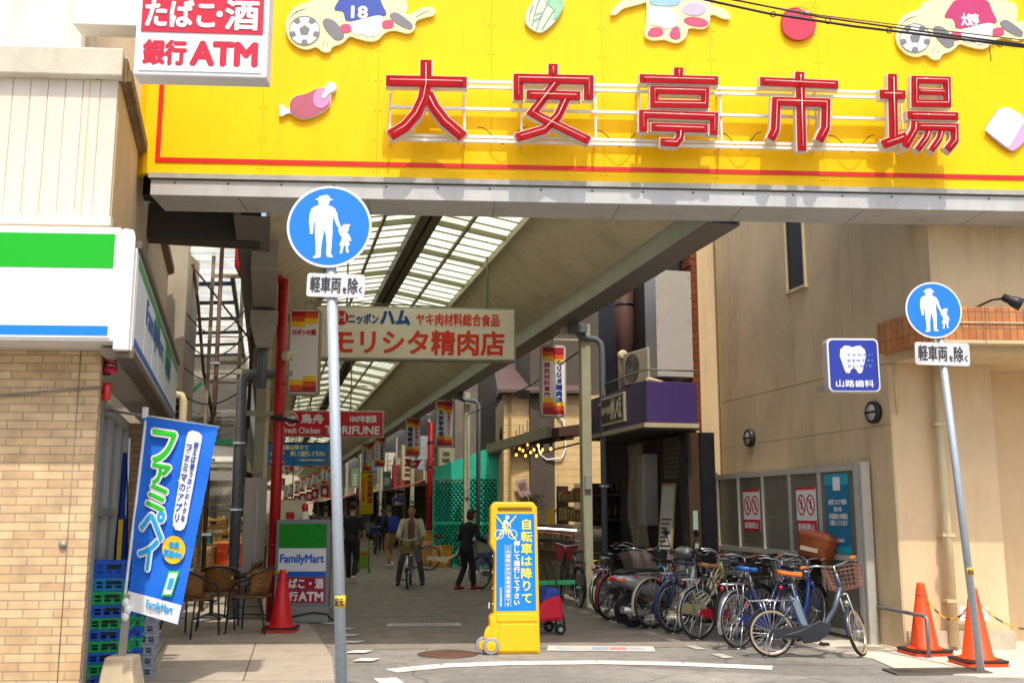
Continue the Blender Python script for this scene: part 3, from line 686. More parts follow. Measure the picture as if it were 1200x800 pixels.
# swim kit cut-out in the middle
o, cx, cz = cutout('beach_cutout', 'cream cut-out picture with pink sandals and a striped swim ring, right of centre', 'cut-out picture', 600, [(620, 150), (632, 90), (628, -40), (940, -40), (922, 20), (985, 35), (1025, 70), (1022, 92), (985, 88), (930, 62), (928, 115), (900, 140), (825, 128), (820, 175), (780, 205), (735, 195), (715, 185), (660, 192), (625, 178)], M_PALEY)
piece(o, cx, cz, 'towel', 600, [(640, -40), (800, -40), (790, 20), (745, 32), (640, 25)], mat('cutout_lightblue', '#8fb8d8', .5, 0, .15, 6), .006)
piece(o, cx, cz, 'swim_shorts', 600, [(640, 32), (745, 38), (775, 80), (770, 130), (715, 138), (700, 125), (650, 120), (636, 90)], M_WHITEP, .006)
for q in ([(632, 158), (655, 128), (705, 132), (712, 162), (680, 176), (640, 172)], [(735, 165), (750, 135), (778, 120), (792, 165), (785, 185), (750, 185)]): piece(o, cx, cz, 'sandal', 600, q, M_PINKP, .006)
piece(o, cx, cz, 'swim_ring', 600, ell(855, 45, 55, 30), mat('cutout_lilac', '#b8aad8', .5, 0, .1, 6), .006)
piece(o, cx, cz, 'paddle', 600, ell(862, 104, 58, 22, 24, 0, .15), M_PINKP, .006)
o2, c2, z2 = cutout('splash_cutout', 'small cream splash cut-out left of the beach picture', 'cut-out picture', 600, [(460, 60), (490, 20), (540, -10), (640, -30), (640, 10), (560, 30), (520, 40), (490, 70), (465, 72)], M_PALEY)
# ham, cabbage, tomato, bread
o, cx, cz = cutout('ham_cutout', 'cut-out picture of a ham on the bone on the yellow board', 'cut-out picture', 300, [(106, 495), (125, 487), (135, 505), (155, 512), (160, 470), (185, 448), (240, 438), (280, 415), (318, 415), (332, 390), (352, 380), (378, 400), (375, 430), (352, 438), (350, 490), (330, 515), (290, 540), (235, 560), (190, 555), (160, 530), (140, 535), (122, 548), (105, 540), (110, 520)], mat('ham_bone', '#e6dcd8', .5, 0, .08, 6))
piece(o, cx, cz, 'meat', 300, [(157, 500), (165, 468), (190, 450), (240, 440), (285, 416), (320, 420), (345, 450), (348, 488), (328, 513), (288, 537), (235, 556), (192, 551), (162, 528)], mat('ham_meat', '#b0566a', .5, 0, .15, 5), .006)
piece(o, cx, cz, 'cut_face', 300, ell(308, 462, 40, 48, 24, 0, .3), mat('ham_face', '#c78bb8', .5, 0, .12, 20), .010)
piece(o, cx, cz, 'shank_bone', 300, [(303, 458), (330, 420), (332, 395), (352, 382), (376, 402), (372, 428), (348, 436), (318, 468)], mat('ham_bone2', '#eee8e2', .5, 0, .05, 6), .0145)
o, cx, cz = cutout('cabbage_cutout', 'cut-out picture of a pale green cabbage on the yellow board', 'cut-out picture', 600, [(60, 90), (70, 50), (100, 0), (120, -40), (235, -40), (247, 5), (240, 40), (215, 90), (165, 140), (130, 158), (90, 140), (65, 115)], mat('cabbage', '#c6d6bd', .5, 0, .25, 9))
piece(o, cx, cz, 'green_leaf', 600, [(150, 10), (175, -38), (233, -38), (244, 5), (236, 38), (212, 86), (190, 100), (205, 50)], mat('cabbage_green', '#8fc79a', .5, 0, .25, 9), .006)
vb = MB()
for q in ([(95, 120), (105, 70), (120, 20), (140, -30)], [(115, 140), (135, 80), (165, 20), (190, -30)], [(140, 140), (170, 90), (205, 40)], [(80, 100), (85, 60), (100, 25)], [(105, 70), (140, 60)], [(135, 80), (100, 100)]):
    vb.ribbon([(x - cx, z - cz) for x, z in outline(600, q)], .006, -.0095, -.0062)
vb.build('vein', mat('cabbage_vein', '#6f8f7f', .5), o)
o, cx, cz = cutout('tomato_cutout', 'cut-out picture of a round pinkish red tomato on the yellow board', 'cut-out picture', 900, [(62, 110), (65, 70), (95, 38), (135, 33), (165, 50), (185, 55), (215, 85), (226, 120), (215, 160), (170, 188), (125, 190), (80, 165)], mat('tomato', '#c42844', .5, 0, .12, 4))
piece(o, cx, cz, 'stalk', 900, [(165, 62), (190, 48), (196, 54), (186, 66), (170, 74)], mat('tomato_stalk', '#c9b0b8', .5), .006)
ob = MB(); ob.ribbon([(x - cx, z - cz) for x, z in outline(900, ell(144, 112, 80, 76))], .006, -.003, -.0005, True); ob.build('dark_rim', mat('tomato_rim', '#a0304a', .5), o)
o, cx, cz = cutout('bread_cutout', 'cut-out picture of a sliced white loaf at the right edge of the board', 'cut-out picture', 900, [(1010, 610), (1070, 530), (1085, 505), (1130, 502), (1200, 545), (1280, 580), (1160, 712), (1120, 700)], mat('bread_side', '#c9a2c8', .5, 0, .1, 6))
piece(o, cx, cz, 'slice', 900, [(1014, 610), (1072, 532), (1087, 508), (1130, 506), (1185, 540), (1200, 572), (1130, 690), (1120, 692)], mat('bread_white', '#eadfd8', .5, 0, .08, 14), .006)
# ================================================================== ARCADE ROOF  (local x = across the lane, y = along it)
def athing(name, label, cat, p, s, z=0, group=None, rz=0.0):
    return thing(name, label, cat, L(p, s, z), AXIS + rz, group)
PC, ZE, ZR = 2.35, 6.07, 6.32
HW, PE = 2.43, 1.40           # half width to the fascia, half width of the skylight
S1 = 135.0
M_VAULT = mat('vault_cream', '#d6ccaa', .55, 0, .10, 1.2, .05, 8, dirt=.5, dirtcol='#7c6c45')
M_FASC = mat('fascia_greyish_green', '#b2b6a4', .55, 0, .12, 1.5, dirt=.3, dirtcol='#6a6450', streak=True)
M_SOFF = mat('soffit_dark', '#6f6a62', .6, 0, .12, 2)
M_SKYL = translucent('skylight_sheet', '#e9ecd4', .72)
M_BARS = mat('skylight_bar', '#8c8a66', .55, .1, .12, 4)
AR = athing('arcade_roof', 'long arcade roof with cream curved side panels and a translucent pitched skylight', 'arcade roof', 0, 0)
for sg in (-1, 1):
    X = lambda d: PC + sg * d
    S0 = 11.25 if sg < 0 else 10.3
    b = MB(); b.bx(X(HW), X(HW + .05), S0, S1, 4.853, 5.13); b.build('fascia', M_FASC, AR)
    b = MB(); b.bx(X(HW), X(HW + .40), S0, S1, 4.835, 4.851); b.bx(X(HW + .36), X(HW + .40), S0, S1, 4.852, 5.2); b.build('gutter_soffit', M_SOFF, AR)
    # curved side panel, in sheets two metres long
    b = MB(); prof = []
    for i in range(8):
        t = i / 7; prof.append((HW - (HW - PE) * (t ** .85), 5.13 + (ZE - 5.13) * (t ** 1.25)))
    y = S0
    while y < S1:
        y2 = min(y + 1.86, S1)
        vs = [(X(d), y + .004, z) for d, z in prof] + [(X(d), y2 - .004, z) for d, z in prof] + [(X(d + .04), y + .004, z + .04) for d, z in prof] + [(X(d + .04), y2 - .004, z + .04) for d, z in prof]
        n = len(prof); fs = [(i, i + 1, n + i + 1, n + i) for i in range(n - 1)] + [(2 * n + i, 3 * n + i, 3 * n + i + 1, 2 * n + i + 1) for i in range(n - 1)]
        b.add(vs, fs, True); y = y2
    b.build('side_panel', M_VAULT, AR)
    b = MB(); b.bar((X(PE + .02), S0, ZE - .03), (X(PE + .02), S1, ZE - .03), .11, .13); b.bar((X(PE + .15), S0, ZE - .12), (X(PE + .15), S1, ZE - .12), .05, .06); b.build('skylight_kerb', mat('kerb_cream', '#b9b48c', .5, 0, .08, 3), AR)
    S0 = 10.95
    b = MB(); b.quad((X(.16), S0, ZR + .02), (X(PE), S0, ZE + .05), (X(PE), S1, ZE + .05), (X(.16), S1, ZR + .02))
    b.build('skylight', M_SKYL, AR)
    bars = MB(); y = 12.2; k = 0
    while y < S1:
        big = k % 4 == 0; w = .05 if big else .015
        if big or y < 60: bars.bar((X(.1), y, ZR - .02), (X(PE), y, ZE + .012), w, .09 if big else .025)
        y += .4625; k += 1
    bars.bar((X(.70), S0, (ZR + ZE) / 2 + .005), (X(.70), S1, (ZR + ZE) / 2 + .005), .05, .06)
    bars.build('skylight_frame', M_BARS, AR)
b = MB(); b.bx(PC - .17, PC - .02, S0, S1, ZR - .16, ZR + .03); b.bx(PC + .02, PC + .17, S0, S1, ZR - .16, ZR + .03); b.bx(PC - .02, PC + .02, S0, S1, ZR - .03, ZR + .02); b.build('ridge_beam', mat('ridge_brown', '#5f5a44', .6, .1, .12, 4), AR)
b = MB()
for y in [12.2 + 1.85 * i for i in range(1, 66, 4)]:
    b.bar((PC - PE, y, ZE - .06), (PC + PE, y, ZE - .06), .03, .03)
b.build('tie_rod', mat('tie_rod_grey', '#76735c', .5, .3), AR)

# hanging box beams and the deep dark lintel behind the gate on the left
o = athing('lintel_beam', 'dark steel lintel crossing behind the gate above the left pavement', 'beam', -2.2, 12.3, 4.6)
b = MB(); b.bx(-1.9, 2.0, 0, .35, .22, .62); b.build('beam', mat('lintel_dark', '#3f3a35', .6, 0, .15, 4), o)
o = athing('lintel_beam', 'second dark roof beam seen below the lintel on the left', 'beam', -2.2, 15.6, 5.42)
b = MB(); b.bx(-1.7, 1.9, 0, .3, .22, .50); b.build('beam', MATS['lintel_dark'], o)
o = athing('downspout_hopper', 'boxy grey beige beam end and rain hopper over the left arcade post', 'hopper', -.14, 15.4, 3.95)
b = MB(); b.bx(-.17, .17, -2.6, .5, .65, 1.05); b.build('beam_end', mat('hopper_beige', '#9c958a', .55, 0, .1, 4, dirt=.2), o, .01)
b = MB(); b.hexa([(-.10, -.1, .05), (.10, -.1, .05), (.10, .1, .05), (-.10, .1, .05)], [(-.2, -.22, .42), (.2, -.22, .42), (.2, .22, .42), (-.2, .22, .42)]); b.bx(-.2, .2, -.22, .22, .421, .6); b.build('hopper', MATS['hopper_beige'], o, .01)
b = MB(); b.tube([(0, 0, .05), (0, 0, -.55)], .07, 10); b.build('spout', M_PIPEG, o)

# posts
def post(side, s, label, h=4.83, w=.15, boxed=False):
    p = 5.33 if side > 0 else -.14
    o = athing('arcade_post', label, 'post', p, s, 0, 'posts carrying the arcade roof')
    b = MB(); b.bx(-w / 2, w / 2, -.09, .09, 0, h); b.build('shaft', M_POSTW, o, .012)
    b = MB(); b.bx(-w / 2 - .03, w / 2 + .03, -.12, .12, .0, .35); b.build('foot', M_POSTW, o, .012)
    b = MB(); b.bx(-.06, .06, -.14, -.093, 1.95, 2.2); b.build('switch_box', mat('switch_grey', '#8d8c80', .5, 0, .1), o, .008)
    b = MB(); q = -sg_in(side)
    b.bar((0, 0, h - .12), (q * .42, 0, h - .12), .09, .12); b.build('bracket', M_POSTW, o)
    return o
def sg_in(side): return 1 if side > 0 else -1
post(1, 16.7, 'pale green arcade post between the purple shop and the display case', w=.17)
post(1, 27.5, 'beige arcade post in front of the teal lattice fence', w=.16)
post(-1, 16.7, 'cream arcade post beside the tall red pipe on the left', w=.18)
for i, s in enumerate((38.3, 49.1, 60, 71)):
    post(1, s, ['arcade post just beyond the teal fence', 'arcade post beside the yellow hanging banner', 'slim arcade post far along the right side', 'farthest arcade post on the right side'][i])
for i, s in enumerate((27.5, 38.3)):
    post(-1, s, ['left arcade post behind the company stand sign', 'second left arcade post, deep in the lane'][i])

# red hydrant pipe and grey drain pipes on the left
o = athing('red_pipe', 'tall glossy red standpipe on the left of the lane', 'pipe', .13, 15.6)
b = MB(); b.tube([(0, 0, 0), (0, 0, 5.12)], .082, 14)
for z in (1.1, 2.3, 3.5): b.tube([(0, 0, z - .02), (0, 0, z + .02)], .09, 14)
b.build('standpipe', M_REDPIPE, o)
b = MB(); b.tube([(0, 0, 5.05), (-.06, 0, 5.12), (-.5, 0, 5.12), (-.62, 0, 5.17), (-.68, 0, 5.3), (-.68, 0, 6.3)], .07, 12); b.build('branch', M_REDPIPE, o)
b = MB(); b.tube([(-.12, -.12, 2.98), (.28, -.12, 2.92)], .03, 8); b.bar((-.02, -.09, 3.0), (.05, -.09, 3.0), .06); b.build('clamp', M_DARK, o)
b = MB(); b.lathe([(.001, .0), (.07, .01), (.085, .04), (.075, .06), (.001, .07)], 18, (.08, -.16, 3.9), Matrix.Rotation(R(90), 3, 'X')); b.build('bell', mat('bell_cream', '#c2b88c', .4, .3, .2, 20), o)
b = MB(); b.bx(.085, .16, -.1, -.02, 3.86, 3.94); b.build('bell_arm', M_DARK, o)
o = athing('drain_pipe', 'dark grey drain pipe beside the cream post on the left', 'pipe', -.44, 16.0)
b = MB(); b.tube([(0, 0, 0), (0, 0, 3.5), (.03, 0, 3.62), (.12, 0, 3.68), (.5, 0, 3.70)], .075, 12); b.build('pipe', M_PIPEG, o)
b = MB()
for z in (.6, 1.6, 2.6): b.bx(-.09, .09, -.09, .09, z, z + .03)
b.build('clip', M_GALV, o)
o = athing('conduit_rail', 'cream conduit with cross arms next to the red pipe', 'conduit', -.04, 16.3)
b = MB(); b.bx(-.03, .03, -.03, .03, 0, 4.7); b.build('conduit', M_PIPECREAM, o)
b = MB()
for z in (1.95, 3.1, 3.75): b.bar((-.5, -.05, z), (.36, -.05, z), .06, .08)
b.build('cross_arm', M_POSTW, o)
o = athing('meter_cabinet', 'tall narrow beige cabinet at the foot of the left arcade post', 'cabinet', -.2, 16.2)
b = MB(); b.bx(-.14, .2, -.1, .2, .012, 2.1); b.build('cabinet', mat('cabinet_beige', '#a69d8c', .5, 0, .1, 3, dirt=.2, streak=True), o, .01)
b = MB(); b.bx(.05, .07, -.115, -.1, .9, 1.9); b.build('handle_strip', M_GALV, o)

# pipes on the right post
o = athing('drain_pipe', 'grey drain pipe stepping down from the roof gutter beside the pale green post', 'pipe', 5.62, 16.6)
b = MB(); b.tube([(-.45, .0, 4.82), (-.45, 0, 4.68), (-.40, 0, 4.6), (-.1, 0, 4.56), (-.03, 0, 4.5), (0, 0, 4.4), (0, 0, 0)], .055, 10); b.build('pipe', M_PIPEG, o)
b = MB()
for z in (.8, 2.0, 3.4): b.bx(-.07, .07, -.07, .07, z, z + .03)
b.build('clip', M_GALV, o)
b = MB(); b.bx(-.60, -.3, -.12, .12, 4.66, 4.8); b.build('hopper', M_PIPEG, o)
o = athing('drain_pipe', 'grey drain pipe beside the beige post at the teal fence', 'pipe', 5.62, 27.3)
b = MB(); b.tube([(-.5, 0, 4.75), (-.45, 0, 4.62), (-.1, 0, 4.6), (0, 0, 4.5), (0, 0, 0)], .06, 10); b.build('pipe', M_PIPEG, o)
b = MB(); b.tube([(-.5, 0, 4.6), (-.5, 0, 4.85)], .07, 8); b.build('hopper', M_PIPEG, o)

# ================================================================== RIGHT: DENTAL BUILDING
M_DENT = mat('dental_beige_wall', '#ccb48c', .8, 0, .12, 1.0, .2, 50, dirt=.45, dirtcol='#8a7050', streak=True)
M_DENT2 = mat('dental_beige_front', '#d6bb93', .8, 0, .1, 1.3, .2, 50, dirt=.34, dirtcol='#a78a62', streak=True)
A0 = L(7.3, 10.73); A1 = L(7.3, 15.44)
DB = thing('clinic_building', 'beige rendered corner clinic building on the right with an orange tiled eave', 'building', (A0.x, A0.y, 0), 0)
def ext(poly, z0, z1, off):
    b = MB(); pl = [(q[0] - off.x, q[1] - off.y) for q in poly]; n = len(pl)
    b.add([(x, y, z0) for x, y in pl] + [(x, y, z1) for x, y in pl], [tuple(range(n - 1, -1, -1)), tuple(range(n, 2 * n))] + [(i, (i + 1) % n, n + (i + 1) % n, n + i) for i in range(n)]); return b
Bk = L(12, 15.44)
lowp = [(A0.x, A0.y), (5.86, 12.24), (5.96, 12.85), (12, 13.4), (12.6, Bk.y), (Bk.x, Bk.y), (A1.x, A1.y)]
ext(lowp, 0, 3.36, A0).build('lower_wall', M_DENT2, DB)
U0 = L(7.3, 9.80)
upp = [(U0.x, U0.y), (12.4, 11.75), (12.6, Bk.y), (Bk.x, Bk.y), (A1.x, A1.y)]
ext(upp, 3.362, 9.5, A0).build('upper_wall', M_DENT, DB)
# thin rendered skin on the arcade side, jointed like the photo
def dent(p0, p1, s0, s1, z0, z1, m, name):
    b = MB(Matrix.Translation((-A0.x, -A0.y, 0)) @ Matrix.Rotation(AXIS, 4, 'Z')); b.bx(p0, p1, s0, s1, z0, z1); return b.build(name, m, DB)
b = MB(Matrix.Translation((-A0.x, -A0.y, 0)) @ Matrix.Rotation(AXIS, 4, 'Z'))
b.bx(7.282, 7.299, 10.735, 12.6, .0, 2.62); b.bx(7.282, 7.299, 12.606, 15.43, .0, 2.62); b.bx(7.282, 7.299, 10.735, 15.43, 2.626, 3.36)
b.bx(7.282, 7.299, 9.80, 11.4, 3.37, 9.5); b.bx(7.282, 7.299, 11.406, 12.52, 3.37, 9.5)
b.bx(7.282, 7.299, 13.02, 14.2, 3.37, 9.5); b.bx(7.282, 7.299, 14.206, 15.43, 3.37, 9.5); b.bx(7.282, 7.299, 12.52, 13.02, 3.37, 4.75)
b.build('rendered_skin', M_DENT, DB)
dent(7.290, 7.30, 12.53, 13.01, 4.76, 9.4, mat('dark_window', '#17140f', .55, 0, .1, 3), 'window')
b = MB(Matrix.Translation((-A0.x, -A0.y, 0)) @ Matrix.Rotation(AXIS, 4, 'Z')); b.bx(7.25, 7.2985, 12.50, 12.53, 4.72, 9.4); b.bx(7.25, 7.2985, 13.01, 13.04, 4.72, 9.4); b.bx(7.23, 7.2985, 12.48, 13.06, 4.70, 4.74); b.build('window_frame', M_PIPECREAM, DB)
M_TILE = brickmat('orange_tile', '#c98448', '#b06a34', '#7d5c3c', .085, .19, .006, .35, 'ANY', 0, .5, .2)
e0 = U0 - A0
MU = Matrix.Translation((e0.x, e0.y, 0)) @ Matrix.Rotation(math.atan2(11.75 - U0.y, 12.4 - U0.x), 4, 'Z')
b = MB(MU); b.bx(-.10, 7.6, -.16, .0, 3.48, 3.86); b.build('tiled_eave', M_TILE, DB, .01)
b = MB(MU); b.bx(-.11, 7.6, -.18, .0, 3.44, 3.478); b.bx(-.11, 7.6, -.175, -.001, 3.67, 3.685); b.build('eave_trim', M_PIPECREAM, DB)
b = MB(Matrix.Translation((-A0.x, -A0.y, 0)) @ Matrix.Rotation(AXIS, 4, 'Z')); b.bx(7.18, 7.281, 9.72, 10.75, 3.48, 3.86); b.build('tiled_return', M_TILE, DB, .01)
b = MB(Matrix.Translation((-A0.x, -A0.y, 0))); b.bx(A0.x + .02, 5.85, 12.1, 12.16, 0.0, .22); b.build('plinth', mat('plinth_grey', '#b9ae9a', .85, 0, .15, 4, dirt=.3), DB)
# down pipe on the pier
b = MB(); x, y = 5.12 - A0.x, 12.06 - A0.y; b.tube([(x, y, .06), (x, y, 3.46)], .055, 12); b.build('drain_pipe', M_PIPECREAM, DB)
b = MB()
for z in (.55, 1.3, 2.6): b.bx(x - .075, x + .075, y - .06, y + .1, z, z + .035)
b.build('pipe_clip', M_PIPECREAM, DB)
b = MB(); b.tube([(.05, -.05, 3.42), (.05, -.06, 2.75)], .02, 6); b.build('conduit', M_PIPECREAM, DB)

# wall lamps
def bulkhead(p, s, z, label):
    o = thing('wall_lamp', label, 'lamp', L(p, s, z), AXIS - R(90)); o.location = L(p, s, z)
    b = MB(); b.lathe([(.001, .0), (.13, .0), (.14, .03), (.135, .07), (.115, .085), (.112, .06)], 20, (0, 0, 0), Matrix.Rotation(R(90), 3, 'X')); b.bx(-.12, .12, -.092, -.075, -.012, .012); b.build('housing', M_BLACK, o)
    b = MB(); b.lathe([(.11, .055), (.105, .075), (.001, .085)], 18, (0, 0, 0), Matrix.Rotation(R(90), 3, 'X')); b.build('lens', mat('lamp_lens', '#b9b9b4', .3, 0, .1, 8), o)
P_ = S_at(1031, 7.25); bulkhead(7.28, P_, D(1031, 483, L(7.28, P_).y).z, 'round black caged wall lamp at the corner right of the notice board')
P_ = S_at(882, 7.25); bulkhead(7.28, P_, D(882, 513, L(7.28, P_).y).z, 'round black caged wall lamp left of the dental sign, over the notice board')
P0 = D(1187, 353, 10.6); P1 = D(1140, 362, 11.35)
o = thing('arm_lamp', 'dark spotlight on a long arm above the orange tiled eave', 'lamp', (P1.x, P1.y, P1.z), 0)
b = MB(); b.tube([(0, 0, 0), tuple((P0 - P1) * .5 + Vector((0, 0, .06))), tuple(P0 - P1 + Vector((-.05, 0, .04)))], .012, 6); b.build('arm', M_DARK, o)
b = MB(); dv = Vector((.7, -.3, -.45)).normalized().to_track_quat('Z', 'Y').to_matrix(); b.lathe([(.001, -.12), (.04, -.11), (.045, -.03), (.06, 0), (.07, .09), (.06, .095), (.001, .07)], 14, P0 - P1, dv); b.build('spotlight', M_DARK, o)

# notice board (aluminium frame with grey panels)
NB = thing('notice_board', 'long aluminium framed board of grey panels along the clinic wall behind the bicycles', 'notice board', L(7.22, 11.4), AXIS - R(90))
# local: x towards the camera (-s), y into the wall
SB0, SB1 = 11.35, 15.3
def sx(u): return -(S_at(u, 7.15) - 11.4)
xs = [sx(u) for u in (841, 865, 893.5, 925, 960, 1003)]
b = MB()
for i, x in enumerate(xs): b.bx(x - .022, x + .022, -.07, .0, .06, 2.10)
b.bx(xs[0] - .02, xs[-1] + .02, -.068, .0, 2.101, 2.17); b.bx(xs[0], xs[-1], -.066, 0, .06, .12); b.bx(xs[0], xs[-1], -.075, 0, .98, 1.05)
b.build('frame', mat('board_frame', '#b9b8ac', .45, .15, .1, 6, dirt=.2), NB)
b = MB(); b.bx(xs[0], xs[-1], -.04, -.025, .1, 2.1); b.build('panel', mat('board_panel_grey', '#6b675a', .3, 0, .06, 2), NB)
b = MB(); xe = xs[-1] + .05; b.bx(xe, xe + .05, -.09, .03, 0, 2.2); b.bx(xe + .10, xe + .14, -.09, .03, 0, 2.2); b.bx(xe + .05, xe + .10, -.06, .02, .0, 2.19); b.build('end_post', MATS['board_frame'], NB)
def poster(u0, u1, z0, z1, name, label, cat, group=None):
    x0, x1 = sx(u0), sx(u1); o = thing(name, label, cat, NB.matrix_basis @ Vector(((x0 + x1) / 2, -.043, z0)), AXIS - R(90), group)
    o.location = L(7.22, 11.4) + Matrix.Rotation(AXIS - R(90), 3, 'Z') @ Vector(((x0 + x1) / 2, -.043, z0)); return o, abs(x1 - x0), z1 - z0
for u0, u1, lab in ((870, 889, 'red and white no parking notice, the one further left on the board'), (932, 955, 'red and white no parking notice in the middle of the board')):
    o, w, h = poster(u0, u1, 1.30, 1.92, 'no_parking_notice', lab, 'notice', 'no parking notices')
    b = MB(); b.bx(-w / 2, w / 2, -.006, 0, 0, h); b.build('sheet', M_SIGNW, o)
    b = MB(); b.bx(-w / 2, w / 2, -.009, -.0065, 0, h * .27); b.bx(-w / 2, w / 2, -.009, -.0065, h * .94, h); 
    b.build('red_band', M_RED, o)
    b = MB()
    for cx in (-w * .23, w * .23):
        q = [(cx + math.cos(a) * w * .19, h * .61 + math.sin(a) * w * .25) for a in [2 * math.pi * i / 24 for i in range(24)]]
        b.ribbon(q, w * .045, -.009, -.0065, True); b.ribbon([(cx - w * .13, h * .61 + w * .17), (cx + w * .13, h * .61 - w * .17)], w * .04, -.0098, -.0066)
    b.build('prohibition_ring', M_RED, o)
    b = MB()
    for cx in (-w * .23, w * .23):
        b.prism([(cx - w * .03, h * .52), (cx + w * .03, h * .52), (cx + w * .04, h * .66), (cx - w * .02, h * .69)], -.0085, -.0064); b.prism(ell(cx + .004, h * .715, w * .03, w * .03, 10), -.0085, -.0064)
    b.build('pictogram', M_INK, o)
    txt(o, [('駐輪禁止', -w * .42, h * .06, w * .42, h * .21, .003)], M_SIGNW, -.0105, 'lettering')
o, w, h = poster(966.5, 994, 1.06, 2.07, 'clinic_notice', 'tall teal notice with white lettering at the right end of the board', 'notice')
b = MB(); b.bx(-w / 2, w / 2, -.006, 0, 0, h); b.build('sheet', mat('poster_teal', '#0d6f94', .4, 0, .06, 3), o)
b = MB(); b.bx(-w / 2, w / 2, -.009, -.0065, h * .86, h); b.bx(-w / 2, w / 2, -.009, -.0065, 0, h * .09); b.build('light_band', mat('poster_cyan', '#1fa0b8', .4, 0, .06, 3), o)
b = MB(); b.bx(-w * .14, w * .16, -.012, -.0095, h * .79, h * .96); b.build('picture', M_SIGNW, o)
txt(o, [('新型コロナ感染', -w * .36, h * .61, w * .40, h * .68, .002), ('防止の為', -w * .14, h * .525, w * .18, h * .585, .002), ('お客様同士の距離を', -w * .36, h * .43, w * .42, h * .50, .002), ('お願いしています', -w * .34, h * .345, w * .40, h * .415, .002), ('山路歯科', -w * .16, h * .14, w * .24, h * .185, .001)], M_SIGNW, -.0105, 'lettering')

# dental clinic box sign
P = D(996, 429, 11.25)
o, w, h = frontsign('clinic_sign', 'square blue sign with a white tooth hung on the beige wall', 'sign', 965.5, 398, 1027, 461, 11.0, R(2), .2)
M_DNAVY = mat('clinic_blue', '#0a2796', .3, 0, .04, 3, coat=.3)
b = MB(); rr = .06
def rrect(x0, z0, x1, z1, r, n=5):
    q = []
    for cx, cz, a0 in ((x1 - r, z1 - r, 0), (x0 + r, z1 - r, 90), (x0 + r, z0 + r, 180), (x1 - r, z0 + r, 270)):
        for i in range(n + 1): a = R(a0 + 90 * i / n); q.append((cx + r * math.cos(a), cz + r * math.sin(a)))
    return q
b.prism(rrect(-w / 2, 0, w / 2, h, .06), -.10, .04); b.build('box', mat('sign_grey_rim', '#b5b2ab', .45, .1, .06, 4), o, .006)
b = MB(); b.prism(rrect(-w / 2 + .010, .010, w / 2 - .010, h - .010, .055), -.106, -.1005); b.build('rim', M_SIGNW, o)
b = MB(); b.prism(rrect(-w / 2 + .022, .022, w / 2 - .022, h - .022, .048), -.111, -.1065); b.build('face', M_DNAVY, o)
tooth = [(-.5, .62), (-.47, .85), (-.30, 1.0), (-.12, .98), (0, .93), (.12, .98), (.30, 1.0), (.47, .85), (.5, .62), (.43, .38), (.36, .15), (.30, .0), (.17, -.02), (.10, .12), (0, .18), (-.10, .12), (-.17, -.02), (-.30, 0), (-.36, .15), (-.43, .38)]
b = MB(); b.prism([(x * w * .50 - w * .01, h * .36 + z * h * .50) for x, z in tooth], -.1155, -.1115); b.build('tooth', M_SIGNW, o)
txt(o, [('山路歯科', -w * .36, h * .10, w * .36, h * .225, .0018)], M_SIGNW, -.114, 'lettering')
txt(o, [('Y A M A J I', -w * .12, h * .665, w * .36, h * .705, .0015), ('D E N T A L', -w * .12, h * .565, w * .38, h * .605, .0015), ('C L I N I C', -w * .12, h * .465, w * .34, h * .505, .0015)], mat('tooth_text', '#5f7fd0', .4, 0, 0), -.1175, 'small_lettering')
b = MB(); b.bx(-w * .42, -w * .25, .04, .42, h * .10, h * .2); b.bx(w * .3, w * .42, .04, .5, h * .75, h * .85); b.bx(w * .3, w * .42, .04, .5, h * .3, h * .4); b.build('mount', MATS['hopper_beige'], o)

# ================================================================== RIGHT: beige return wall, brown tiled edge and the purple shop
o = athing('return_wall', 'narrow beige wall with a column of brown tiles beside the purple shop', 'wall', 6.9, 15.52)
b = MB(); b.bx(.07, .9, 0, .4, 0, 8); b.build('wall', M_DENT, o)
b = MB(); 
for k in range(42):
    z = 2.83 + k * .125
    b.bx(-.04 - (.03 if k % 2 else 0), .068, -.02, .3, z, z + .115)
b.build('tile_edge', mat('brown_tile', '#743d22', .4, 0, .25, 6), o)
b = MB(); b.tube([(-1.1, -.6, 3.66), (-.9, -.5, 3.64), (-.5, -.3, 3.6), (-.2, -.1, 3.5), (-.05, -.08, 2.9), (.05, -.06, 2.4), (.38, -.06, 2.1)], .035, 8); b.build('hose', M_PIPECREAM, o)
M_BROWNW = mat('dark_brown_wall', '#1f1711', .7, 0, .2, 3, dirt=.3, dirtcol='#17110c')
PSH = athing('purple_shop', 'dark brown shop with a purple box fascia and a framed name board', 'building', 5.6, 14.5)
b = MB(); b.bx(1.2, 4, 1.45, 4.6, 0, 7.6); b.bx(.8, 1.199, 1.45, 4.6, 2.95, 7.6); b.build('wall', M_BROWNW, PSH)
b = MB(); b.bx(0, .86, .02, 2.80, 2.93, 3.57); b.build('fascia', mat('fascia_purple', '#38245c', .45, 0, .08, 3, dirt=.12), PSH, .006)
b = MB(); b.bx(-.03, .87, -.01, 2.83, 2.86, 2.929); b.build('fascia_trim', mat('trim_beige', '#a8997c', .5, 0, .08), PSH)
b = MB(); b.bx(-.02, .88, .0, 2.82, 2.83, 2.859); b.build('soffit', mat('soffit_black', '#1d1714', .6), PSH)
b = MB(); b.bx(-.008, .01, -.012, .022, 2.93, 3.58); b.build('corner_trim', M_DARK, PSH)
b = MB(); b.tube([(0, 1.9, 3.75), (0, .0, 3.75), (.9, 0, 3.75)], .015, 6); b.tube([(0, 1.9, 3.75), (-.02, 1.9, 2.7)], .015, 6); b.tube([(0, .9, 3.75), (0, .9, 3.58)], .012, 6); b.build('pipe_rail', mat('rail_dull', '#6a6458', .5, .2), PSH)
